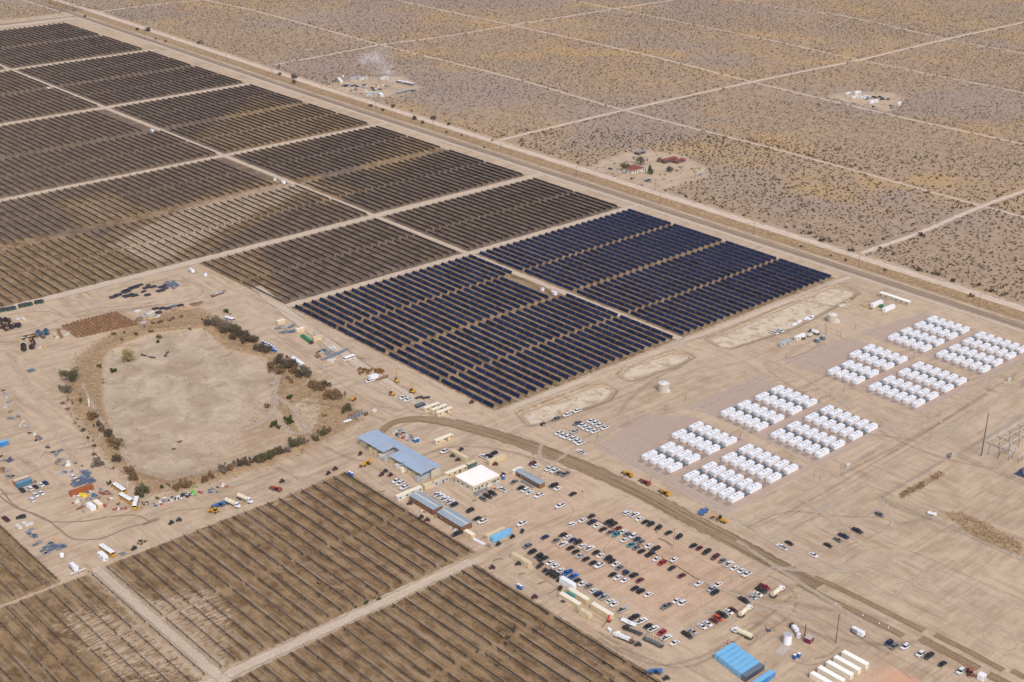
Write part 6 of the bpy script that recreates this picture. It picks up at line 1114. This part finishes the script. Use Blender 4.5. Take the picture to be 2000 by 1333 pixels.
for xx in gx_:
    for yy in gy_:
        if sdf(np.array([xx]), np.array([yy]), wp)[0] > .2 and rnd.random() < .85:
            a, b = P(xx, yy); pallet(a, b, 1.7, 1.1, .35 + .5 * rnd.random(), rnd.choice(SL), 'blue-grey pallet of solar modules', 'behind the rusty orange container', rnd.uniform(-12, 12))
for a, b in ((325, 330), (345, 305), (365, 320), (370, 285), (395, 275), (390, 300), (415, 290), (410, 315), (435, 300), (450, 285), (470, 305), (450, 320), (480, 290), (495, 300), (360, 345), (380, 330), (345, 350), (385, 270), (300, 265), (270, 285), (245, 215), (265, 210), (215, 185), (240, 165), (225, 200), (270, 225)): pallet(a / 3.92, 993 + b / 3.92, 2.1, 1.3, .5, rnd.choice(SL), 'blue-grey pallet of modules', 'in the lower left corner yard')
for a, b in ((135, 145), (155, 160), (185, 125), (208, 138), (240, 130)): pallet(a / 3.92, 993 + b / 3.92, 2.0, 1.4, 1.3, M_wht2, 'white wrapped pallet', 'in the lower left corner yard')
for a, b in ((428, 238), (292, 152)): pallet(a / 3.92, 993 + b / 3.92, 2.6, 1.8, .4, M_wood2, 'pile of fresh timber', 'in the lower left corner yard', cat='timber', name='timber_pile')
for a, b in ((925, 352), (942, 345), (958, 352), (940, 362)): pallet(a / 3.92, 993 + b / 3.92, 1.6, 1.1, .3, M_grey, 'grey flat bundle', 'right of the lower left school bus')
for a, b, sx_, sy_, dg in ((1000, 925, 13, 2.6, 12), (1040, 905, 11, 2.4, 12), (870, 985, 6, 3, 8), (905, 970, 5, 3, 0), (965, 945, 6, 4, 15), (985, 975, 8, 4, 10), (1030, 975, 5, 3, 0), (1120, 915, 5, 2.5, 8), (1100, 945, 4, 1.6, 10), (1135, 895, 3, 1.5, 0), (1170, 908, 5, 3, 0), (1245, 905, 7, 2.6, 10), (1230, 938, 6, 3.4, 0), (1130, 970, 4, 3, 0), (1265, 920, 4, 2.4, 0)): pallet(a / 3.92, 330 + b / 3.92, sx_, sy_, .8, M_pd, 'black stack of solar modules', 'on the dirt oval below the middle panels', dg, 'module stack', 'module_stack')
for a, b in ((1280, 890), (1300, 880), (1315, 905), (1335, 890), (1345, 880)): pallet(a / 3.92, 330 + b / 3.92, 1.6, 10, .4, M_slate, 'blue-grey bundle of torque tubes', 'on the dirt oval below the middle panels', -8, 'tube bundle', 'tube_bundle')
M_bin = mat('bin_dark_green', (.02, .055, .05), .5, 0, .15, 1, (DUST, .25))
for a, b in ((5, 1088), (33, 1082), (68, 1078), (102, 1070), (163, 1052), (198, 1045), (230, 1040), (285, 1025), (315, 1020)): x, y = G(a / 3.92, 330 + (b + 8) / 3.92); o = empty('steel_bin', (x, y, 0), .1); MB().box(0, 0, 1.1, 3.0, 2.6, 2.0).build('body', M_bin, o); MB().box(0, 0, 2.13, 3.1, 2.7, .1).build('lid', M_dk, o); MB().box(-1.2, 0, .06, .2, 2.6, .12).box(1.2, 0, .06, .2, 2.6, .12).build('skids', M_dk, o); put(o, 'dark green steel bin', 'bin', 'in the line at the left edge', a)
for a, b, m, nn in ((1190, 1075, M_pd, 'black'), (1215, 1105, M_pd, 'black'), (1240, 1072, M_pd, 'black'), (1280, 1075, M_pd, 'black'), (1325, 1058, M_slate, 'blue-grey'), (1380, 1050, M_pd, 'black'), (1335, 1080, mat('pallet_pink', (.42, .22, .16)), 'pinkish'), (1160, 1105, M_wht2, 'white'), (1130, 1120, M_wht2, 'white'), (1100, 1130, M_lgrey, 'grey'), (1180, 1135, M_wht2, 'white'), (1155, 1150, mat('pallet_straw', (.5, .42, .2)), 'straw coloured'), (1200, 1135, M_wht2, 'white'), (1095, 1185, M_lgrey, 'grey'), (1070, 1150, M_wood, 'brown'), (1060, 1165, M_wood, 'brown'), (1050, 1095, M_wht2, 'white'), (1400, 1075, M_wood2, 'timber'), (1420, 1065, M_wood2, 'timber'), (1480, 1040, M_wood, 'brown'), (1500, 1045, M_wood, 'brown'), (1530, 1030, M_wood, 'brown')): pallet(a / 3.92, 330 + b / 3.92, 4.2, 2.6, .8, m, nn + ' loaded pallet', 'right of the wooden reel field')
for i in range(16): a, b = 350 + (i % 8) * 30 + (i // 8) * 10, 480 - (i % 8) * 6 + (i // 8) * 32 - 12; pallet(*ka(a, b + 20), 2.4, 1.8, 1.0, rnd.choice((M_wood2, M_wht2, M_wood)), 'orange and white boxed pallet', 'left of the blue cable reels')
for a, b in ((310, 545), (340, 560), (375, 590), (365, 500), (325, 520), (820, 460), (850, 450), (890, 455), (900, 485), (845, 490), (805, 490), (870, 480), (1020, 460), (1080, 410), (1050, 440), (620, 650), (700, 640), (600, 665), (260, 190), (280, 205), (360, 180), (400, 170), (380, 200), (510, 185)): pallet(*ka(a, b), 2.2, 1.5, .9, rnd.choice((M_wood2, M_wht2, M_beige)), 'tan crate', 'in the stores left of the reel field', cat='crate', name='crate')
for a, b in ((915, 385), (925, 420), (940, 455), (960, 490)): x, y = G(*ka(a, b)); o = reel(M_rw[0]); o.location = (x, y, 0); put(o, 'wooden cable reel', 'cable reel', 'in the short row left of the big reel field', a)
tg = pallet(60.5, 725, 4.2, 3.4, .5, M_slate, 'blue-grey slab of modules', 'alone on the left dirt', 5)
# materials yard
for i in range(10): a, b = 190 + (i % 5) * 55 + (i // 5) * 60, 345 - (i % 5) * 5 + (i // 5) * 75; pallet(*k4(a, b), 5.5, 1.4, .7, rnd.choice((M_lgrey, M_grey, M_slate)), 'grey bundle of steel', 'in the materials yard', 8, 'steel bundle', 'steel_bundle')
for i in range(5): x, y = G(*k4(1030 + i * 38, 800 + i * 8 - 18 + 0)); 
for i in range(5):
    x, y = G(*k4(1020 + i * 30, 812 - i * 17 + 12)); o = empty('pipe_bundle', (x + 3, y, 0), R_(4)); m = MB()
    for k in range(4): m.cyl((-6.5, -.6 + k * .4, .45), (6.5, -.6 + k * .4, .45), .19, n=7)
    m.build('pipes', mat('pipe_silver', (.27, .31, .36), .4, .6), o); MB().box(-4, 0, .12, .2, 1.8, .24).box(4, 0, .12, .2, 1.8, .24).build('bearers', M_wood, o); put(o, 'silver pipe bundle', 'pipe bundle', 'left of the white shuttle bus', i)
for a, b in ((1030, 675), (1060, 690), (1095, 665), (1115, 680), (1015, 890), (1050, 875), (1080, 885), (1105, 865), (1060, 905)): pallet(*k4(a, b), 1.8, 1.5, 1.0, M_wht2, 'white bagged pallet', 'around the silver pipes')
for a, b, m in ((850, 750, M_wood), (880, 745, M_lgrey), (925, 715, M_teal), (950, 725, M_teal), (830, 800, M_wood), (850, 825, mat('rust_brown', (.22, .10, .05))), (1000, 770, M_grey), (1040, 745, M_grey), (1080, 720, M_lgrey), (935, 860, M_grey), (545, 410, M_wood2)): pallet(*k4(a, b), 3.2, 1.8, .8, m, 'mixed store pallet', 'around the silver pipes')
machine(*k4(1890, 1165), 5, [('deck', M_wood, lambda b: b.box(0, 0, .8, 9, 2.3, .2)), ('frame', M_dk, lambda b: b.box(0, 0, .6, 9, .5, .25).box(-5, 0, .6, 1.5, .3, .2))], ((1, 2.2), 1.0, .38), 'flat_trailer', 'empty brown flat trailer hitched behind a white pickup', 'trailer')
for a, b in ((1235, 465), (1260, 460), (1290, 465), (1315, 462)): pallet(500 + a / 3.92, 660 + b / 3.92, 2.6, 1.6, .6, M_dk, 'dark heap of parts', 'above the slate grey skip', cat='parts', name='parts_heap')
x, y = G(500 + 905 / 3.92, 660 + 568 / 3.92); pallet(500 + 905 / 3.92, 660 + 568 / 3.92, 2.6, 1.8, 1.3, M_wht2, 'white portable pump', 'by the bend of the dirt road', cat='pump', name='pump'); x, y = G(500 + 770 / 3.92, 660 + 600 / 3.92); o = empty('timber_frame_ruin', (x, y, 0), .1); m = MB()
for i in range(6): m.box(-5 + i * 2, 1.5, 1.2, .2, .2, 2.4).box(-5 + i * 2, -1.5, 1.0, .2, .2, 2.0).box(-5 + i * 2, 0, 2.2, .15, 3.4, .15)
m.build('frame', M_pole, o); MB().box(0, 0, .3, 10, 3, .5).build('rubble', M_grey, o); tag(o, 'broken dark timber frame structure below the olive bush', 'ruin'); pallet(500 + 700 / 3.92, 660 + 640 / 3.92, 5, 1.4, .5, M_wht, 'white upturned panel', 'beside the timber ruin', cat='panel', name='fallen_sheet'); pallet(500 + 135 / 3.92, 660 + 345 / 3.92, 5, 2.6, .5, mat('pinkish_boards', (.38, .30, .28)), 'pinkish stack of boards', 'inside the basin by the thicket', 15, 'board stack', 'board_stack')
for a, b in ((600, 605), (680, 560), (790, 510), (880, 485), (855, 510)): pallet(*k5(a, b), 5.5, 2, .6, M_wht, 'white flat stack', 'below the third pale basin', 8, 'stack', 'white_stack')
for a, b in ((1330, 315), (1350, 325), (1380, 305), (1430, 255), (1480, 230), (1530, 210), (1700, 295), (1740, 320), (1780, 330), (1820, 320), (1840, 365), (1900, 330)): pallet(*k5(a, b), 3, 2, .6, rnd.choice((M_wood2, M_wht2, M_wood)), 'tan loose pallet', 'near the long white office')
x, y = G(*kn(255, 378)); o = empty('green_generator', (x, y, 0)); MB().box(0, 0, 1.1, 3.2, 1.8, 1.6).build('case', M_green, o); MB().box(0, 0, .2, 3.4, 2, .3).build('skid', M_dk, o); tag(o, 'dark green generator between two white containers', 'generator')
# junk strips
def junk(where, pts, cols, k, ox, oy, sz=(1.0, 2.4)):
    for (a, b) in pts:
        cl, m = rnd.choice(cols); x, y = G(ox + a / k, oy + b / k); s = rnd.uniform(*sz); kind = rnd.randrange(3); z = hz(x, y)
        if kind == 0: o = empty('drum', (x, y, z), rnd.uniform(0, 3)); MB().cyl((0, -s / 2, .45), (0, s / 2, .45), .45, n=9).build('barrel', m, o); MB().box(0, 0, .05, .7, s * .8, .1).build('chock', M_wood, o); nn = 'drum'
        elif kind == 1: o = empty('tarp_bundle', (x, y, z), rnd.uniform(0, 3)); MB().box(0, 0, s * .22, s, s * .8, s * .44, 0, 0, .7, .6).box(s * .3, s * .2, s * .3, s * .5, s * .5, s * .4, 0, .6, .6, .7).build('wrap', m, o); nn = 'bundle'
        else: o = empty('scrap_pile', (x, y, z), rnd.uniform(0, 3)); c = MB(); [c.box(rnd.uniform(-.4, .4) * s, rnd.uniform(-.4, .4) * s, .2 + .12 * q, s * rnd.uniform(.3, .9), s * .2, .12, 0, rnd.uniform(0, 3)) for q in range(5)]; c.build('scrap', m, o); nn = 'scrap pile'
        put(o, cl + ' ' + nn, nn, where, ox + a / k)
M_mb = mat('faded_blue', (.05, .12, .24), .6)
cw = [('white', M_wht2), ('grey', M_grey), ('black', M_bag), ('red', M_red), ('blue', M_mb), ('silver', M_lgrey), ('grey', M_grey)]
junk('in the junk beside the canopy', [(800, 230), (830, 215), (860, 240), (890, 200), (910, 180), (930, 220), (960, 240), (985, 200), (900, 270), (880, 300), (930, 310), (970, 280), (1010, 280), (1040, 290), (1060, 270), (1090, 310), (1100, 290), (1010, 350), (1030, 370), (1060, 350), (1090, 380), (1120, 370), (1120, 330), (850, 270), (960, 320), (1060, 380)], cw, 8.886, 680, 820, (1.2, 2.6))
junk('in the black and white rubbish strip', [(1520 + i * 13 + rnd.uniform(-8, 8), 555 - i * 3.4 + rnd.uniform(-32, 22)) for i in range(26)], [('black', M_bag), ('white', M_wht2), ('black', M_bag), ('grey', M_lgrey), ('dark blue', M_dkblue)], 7.143, 120, 900, (1.0, 2.3))
junk('near the yellow school bus', [(1130, 590), (1150, 620), (1190, 590), (1130, 670), (1290, 605), (1310, 635), (1345, 610), (1380, 580), (1400, 615), (1430, 570), (1460, 570), (1440, 530), (1500, 560), (1180, 610), (1210, 620)], [('red', M_red), ('grey', M_grey), ('blue', M_mb), ('white', M_wht2), ('black', M_bag)], 7.143, 120, 900, (.9, 2))
junk('right of the black rubbish strip', [(1830, 430), (1850, 460), (1875, 480), (1870, 370)], [('lime green', M_lime)], 7.143, 120, 900, (1.6, 2.6)); junk('right of the black rubbish strip', [(1910, 440), (1950, 460), (1970, 450), (2060, 420), (2090, 400), (2130, 410), (2200, 380), (2260, 350), (2300, 370), (2170, 440), (2080, 450)], cw, 7.143, 120, 900, (1.2, 2.4))
junk('in front of the rusty orange container', [(160, 500), (190, 490), (220, 475), (260, 470), (240, 500), (170, 520)], [('white', M_wht2)], 7.143, 120, 900, (1.2, 2.2)); junk('in front of the rusty orange container', [(310, 495), (330, 500)], [('yellow', M_yelt)], 7.143, 120, 900, (2.6, 3.4))
junk('among the scrap by the buses', [(450, 495), (470, 500), (490, 525), (520, 530), (560, 420), (580, 465), (600, 470), (640, 480), (670, 470), (700, 480), (640, 430), (690, 540), (660, 550), (550, 460), (400, 440), (370, 450), (220, 580), (250, 575), (160, 600), (260, 630), (290, 640), (250, 670), (310, 720), (600, 640), (620, 630), (740, 690), (770, 680), (800, 680), (830, 670), (880, 670), (900, 680), (840, 690), (370, 545), (390, 550)], [('orange red', M_red), ('grey', M_grey), ('white', M_wht2), ('brown', M_wood), ('blue', M_mb), ('red', M_red)], 7.143, 120, 900, (1.2, 2.6))
kt = 4.167
junk('in the scrap line at the far left', [(25, 100), (40, 125), (55, 155), (75, 190), (50, 230), (85, 275), (135, 295), (150, 315), (100, 325), (75, 330), (190, 355), (200, 390), (215, 400), (170, 380), (235, 445), (285, 455), (310, 490), (330, 495), (295, 505), (385, 550), (390, 565), (430, 600), (450, 620), (480, 590), (500, 600), (470, 690), (495, 700), (520, 705), (545, 695), (580, 755), (500, 770), (530, 765), (560, 700), (490, 665)], [('blue-grey', M_slate), ('grey', M_lgrey), ('white', M_wht2), ('brown', M_wood), ('dark', M_dk), ('blue-grey', M_pal2)], kt, 0, 740, (1.6, 4))
junk('in the left edge yard', [(10, 640), (30, 670), (50, 665), (80, 670), (10, 730), (30, 740), (60, 755), (70, 790), (50, 800), (90, 800), (20, 760), (255, 850), (285, 845)], [('black', M_bag), ('grey', M_grey), ('brown', M_wood), ('dark blue', M_dkblue)], kt, 0, 740, (1.6, 3.6))
junk('beside the long cream container', [(95, 395), (125, 415), (150, 425), (185, 440), (215, 455), (250, 480), (275, 510), (325, 520), (140, 435), (205, 430)], [('brown', M_wood), ('dark', M_dk), ('purple', mat('purple_tarp', (.12, .06, .25))), ('white', M_wht2), ('orange', M_wood2)], 7.69, 1080, 1120, (.9, 1.8)); junk('behind the brown sheds', [(430, 560), (470, 570), (400, 570), (850, 800), (880, 815), (930, 830), (960, 850), (990, 860), (1480, 1080), (1475, 1105), (440, 640)], [('grey', M_grey), ('brown', M_wood), ('white', M_wht2)], 8, 770, 930, (.9, 2))
junk('around the light blue containers', [(345, 560), (370, 580), (400, 575), (340, 600), (960, 1030), (1010, 1035), (920, 380), (935, 440), (930, 410)], [('dark blue', M_dkblue), ('brown', M_wood), ('pinkish', mat('pinkish', (.5, .28, .22)))], 7.69, 1380, 1180, (.9, 2))
junk('at the smoking homestead', [(480, 490), (510, 480), (840, 510), (870, 520), (1150, 480), (1190, 500), (1060, 520), (1130, 550), (1200, 560), (1290, 530), (1330, 490), (960, 600), (760, 600), (840, 645), (940, 690), (980, 680), (1030, 670), (1110, 680), (500, 300), (530, 310), (290, 370), (1440, 560), (1560, 400), (1230, 300), (1290, 480)], cw, 10, 620, 120, (1.5, 3.5)); junk('at the red roofed homestead', [(380, 485), (410, 520), (830, 660), (1440, 400), (1470, 380), (1510, 400), (1620, 410), (1680, 400), (1730, 410), (1780, 440), (1760, 480), (1900, 420), (1460, 430)], [('dark', M_dk), ('grey', M_grey), ('white', M_wht2), ('brown', M_wood)], 8, 1150, 280, (1.5, 3)); junk('inside the basin', [(1085, 120), (1100, 125), (1115, 127), (1135, 135), (1160, 140), (1180, 142), (1265, 130), (1272, 118), (1280, 105), (1288, 98), (790, 325), (792, 345), (1365, 785), (1380, 780), (1330, 840), (760, 722), (865, 760)], [('black', M_bag)], 3.92, 0, 660, (1.4, 2.2))
for a, b in ((520, 735), (725, 825), (850, 885), (920, 918)): x, y = G(1500 + a / 3.92, 993 + b / 3.92); o = empty('road_marker', (x, y, 0)); MB().cyl((0, 0, 0), (0, 0, .9), .35, .12, 8).build('cone', M_wht, o); MB().box(0, 0, .05, .9, .9, .1).build('base', M_dk, o); put(o, 'white road marker', 'marker', 'along the lower haul road', a)
# white stand pipe in the basin, tyre-like hose lines
x, y = G(684 / 3.92, 660 + 528 / 3.92); o = empty('white_pipe_post', (x, y, 0)); MB().cyl((0, 0, 0), (0, 0, 5), .35, n=8).build('pipe', M_wht, o); MB().box(0, 0, .1, 1.2, 1.2, .2).build('base', M_conc, o); tag(o, "thick white upright pipe on the basin's left bank", 'pipe')
x, y = G(978 / 3.92, 660 + 1160 / 3.92); o = empty('thin_white_pole', (x, y, 0)); MB().cyl((0, 0, 0), (0, 0, 5), .12, n=6).build('pole', M_wht, o); MB().box(0, 0, .1, .5, .5, .2).build('base', M_conc, o); tag(o, 'thin white pole behind the parked school buses', 'pole')
# ------------------------------------------------------------------ people
def skin(name, ed, pts, rad, m, parent):
    me = bpy.data.meshes.new(name); me.from_pydata(pts, ed, []); o = bpy.data.objects.new(name, me); C.objects.link(o); me.materials.append(m)
    sk = o.modifiers.new('skin', 'SKIN'); me.skin_vertices or me.attributes
    if not me.skin_vertices:
        bpy.context.view_layer.objects.active = o
    for i, r_ in enumerate(rad): me.skin_vertices[0].data[i].radius = (r_, r_)
    me.skin_vertices[0].data[0].use_root = True; ss = o.modifiers.new('sub', 'SUBSURF'); ss.levels = ss.render_levels = 1
    if parent: o.parent = parent
    return o
def person(px_, py_, deg, label, top=None, st=.12):
    x, y = G(px_, py_); P_ = [(0, 0, .95), (0, 0, 1.2), (0, 0, 1.42), (.02, 0, 1.55), (.03, 0, 1.68), (0, .12, .9), (st, .11, .48), (st * .6, .11, .06), (st + .12, .11, .03), (0, -.12, .9), (-st, -.11, .48), (-st * 1.2, -.11, .06), (-st + .05, -.11, .03), (0, .2, 1.4), (.02, .27, 1.12), (.12, .27, .88), (0, -.2, 1.4), (.0, -.27, 1.12), (.1, -.27, .88)]
    E_ = [(0, 1), (1, 2), (2, 3), (3, 4), (0, 5), (5, 6), (6, 7), (7, 8), (0, 9), (9, 10), (10, 11), (11, 12), (2, 13), (13, 14), (14, 15), (2, 16), (16, 17), (17, 18)]
    Rr = [.14, .14, .15, .06, .10, .10, .07, .05, .05, .10, .07, .05, .05, .07, .05, .04, .07, .05, .04]
    m = bpy.data.meshes.new('person')
    try:
        o = skin('person', E_, P_, Rr, M_skin, None)
    except Exception as ex:
        print('skin', ex); return
    o.location = (x, y, 0); o.rotation_euler = (0, 0, R_(deg)); V_ = MB().box(0, 0, 1.22, .3, .46, .5, 0, 0, .9, .9); V_.build('vest', top or M_vest, o)
    t_ = MB()
    for s, k in ((1, st), (-1, -st)): t_.cyl((0, s * .11, .98), (k, s * .11, .48), .12, .10, 8).cyl((k, s * .11, .5), (k * (.6 if s > 0 else 1.2), s * .11, .1), .10, .08, 8)
    t_.build('trousers', M_jean, o); MB().cyl((.03, 0, 1.72), (.03, 0, 1.84), .15, .07, 10).cyl((.05, 0, 1.71), (.05, 0, 1.73), .19, n=10).build('hard_hat', M_hat, o); tag(o, label, 'person')
for a, b, dg, lb, tp in ((605, 1235, 90, 'person in a yellow vest standing left of a pair near the ramp', mat('vest_yellow', (.6, .5, .05))), (645, 1240, 250, 'person in a dark jacket standing right of a pair near the ramp', mat('jacket_tan', (.25, .15, .07))), (852, 1040, 0, 'person in a blue shirt beside the black pickups', mat('shirt_navy', (.03, .05, .12))), (962, 1012, 180, 'person in an orange vest by the white pickup and stairs', None), (1000, 1022, 30, 'person in a red vest next to another near the stairs', mat('vest_red', (.6, .1, .05))), (1022, 1030, 200, 'person in a brown jacket nearest the white pickup', mat('jacket_brown', (.2, .1, .05))), (860, 985, 100, 'person in dark clothes by the white office wall', M_bag)): person(860 + a / 9.52, 850 + b / 9.52, dg, lb, tp)
person(677 / 3.92, 993 + 492 / 3.92, 60, 'person in an orange vest at the gate of the lower left field')
person(1000 + 1110 / 3.92, 993 + 190 / 3.92, 200, 'person in a green vest beside the black suv', mat('vest_green', (.2, .6, .15))); person(1000 + 540 / 3.92, 660 + 1185 / 3.92, 20, 'person in an orange vest walking alone right of the brown office'); person(*k8(640, 660), 90, 'person in a tan jacket between the two brown sheds', mat('jacket_tan', (.25, .15, .07)))
flush()
for o in scene.objects:
    l = o.get('label')
    if l and len(l.split()) > 16: o['label'] = ' '.join(l.replace(' from the left of ', ' from left of ').replace('the single ', '').split()[:16])
# ------------------------------------------------------------------ smoke of the small fire: thin overlapping wisps
sm = bpy.data.materials.new('smoke'); sm.use_nodes = True; t = NT(sm); b = t.n['Principled BSDF']; b.inputs['Base Color'].default_value = (.86, .89, .97, 1); b.inputs['Roughness'].default_value = 1; b.inputs['Specular IOR Level'].default_value = 0
t.l.new(t.m('MULTIPLY', t.ramp(t.tex(.16, 4, .6, t.pos(), dist=.8), .42, .66), .048), b.inputs['Alpha'])
def puffs(path, rad, n, seed):
    r = random.Random(seed); bm_ = bmesh.new()
    for i in range(n):
        f = (i + r.random()) / n * (len(path) - 1); k = min(int(f), len(path) - 2); g = f - k; c = [path[k][q] * (1 - g) + path[k + 1][q] * g for q in range(3)]; rr = rad[k] * (1 - g) + rad[k + 1] * g
        s_ = rr * r.uniform(.35, .8); mt = Matrix.Translation((c[0] + r.gauss(0, rr * .5), c[1] + r.gauss(0, rr * .5), max(s_ * .3 + .4, c[2] + r.gauss(0, rr * .25)))) @ Matrix.Rotation(r.uniform(0, 3), 4, 'Z') @ Matrix.Diagonal((s_, s_ * r.uniform(.5, 1), s_ * r.uniform(.3, .6), 1))
        bmesh.ops.create_icosphere(bm_, subdivisions=3, radius=1, matrix=mt)
    me = bpy.data.meshes.new('smoke'); bm_.to_mesh(me); me.materials.append(sm); me.polygons.foreach_set('use_smooth', [True] * len(me.polygons)); return me
pth = [(*G(a, b_, c), c) for a, b_, c in ((765, 177, 1), (766, 169, 4), (762, 156, 9), (752, 142, 14), (744, 126, 19), (738, 110, 24), (728, 98, 27))]
o = bpy.data.objects.new('smoke', puffs(pth, [.8, 2.5, 6, 11, 16, 20, 16], 60, 3)); C.objects.link(o); tag(o, 'thin pale smoke drifting up from the homestead fire', 'smoke', kind='stuff')
# ------------------------------------------------------------------ thin desert air
hm = bpy.data.materials.new('haze'); hm.use_nodes = True; t = NT(hm); t.n.remove(t.n['Principled BSDF'])
pv = t.n.new('ShaderNodeVolumePrincipled'); pv.inputs['Color'].default_value = (.93, .94, .97, 1); pv.inputs['Density'].default_value = .00002; pv.inputs['Anisotropy'].default_value = .2
t.l.new(pv.outputs[0], t.n['Material Output'].inputs['Volume'])
tag(MB().box(1400, 1300, 179, 26000, 26000, 362).build('haze', hm), 'faint dry haze over the whole plain', 'haze', kind='stuff')
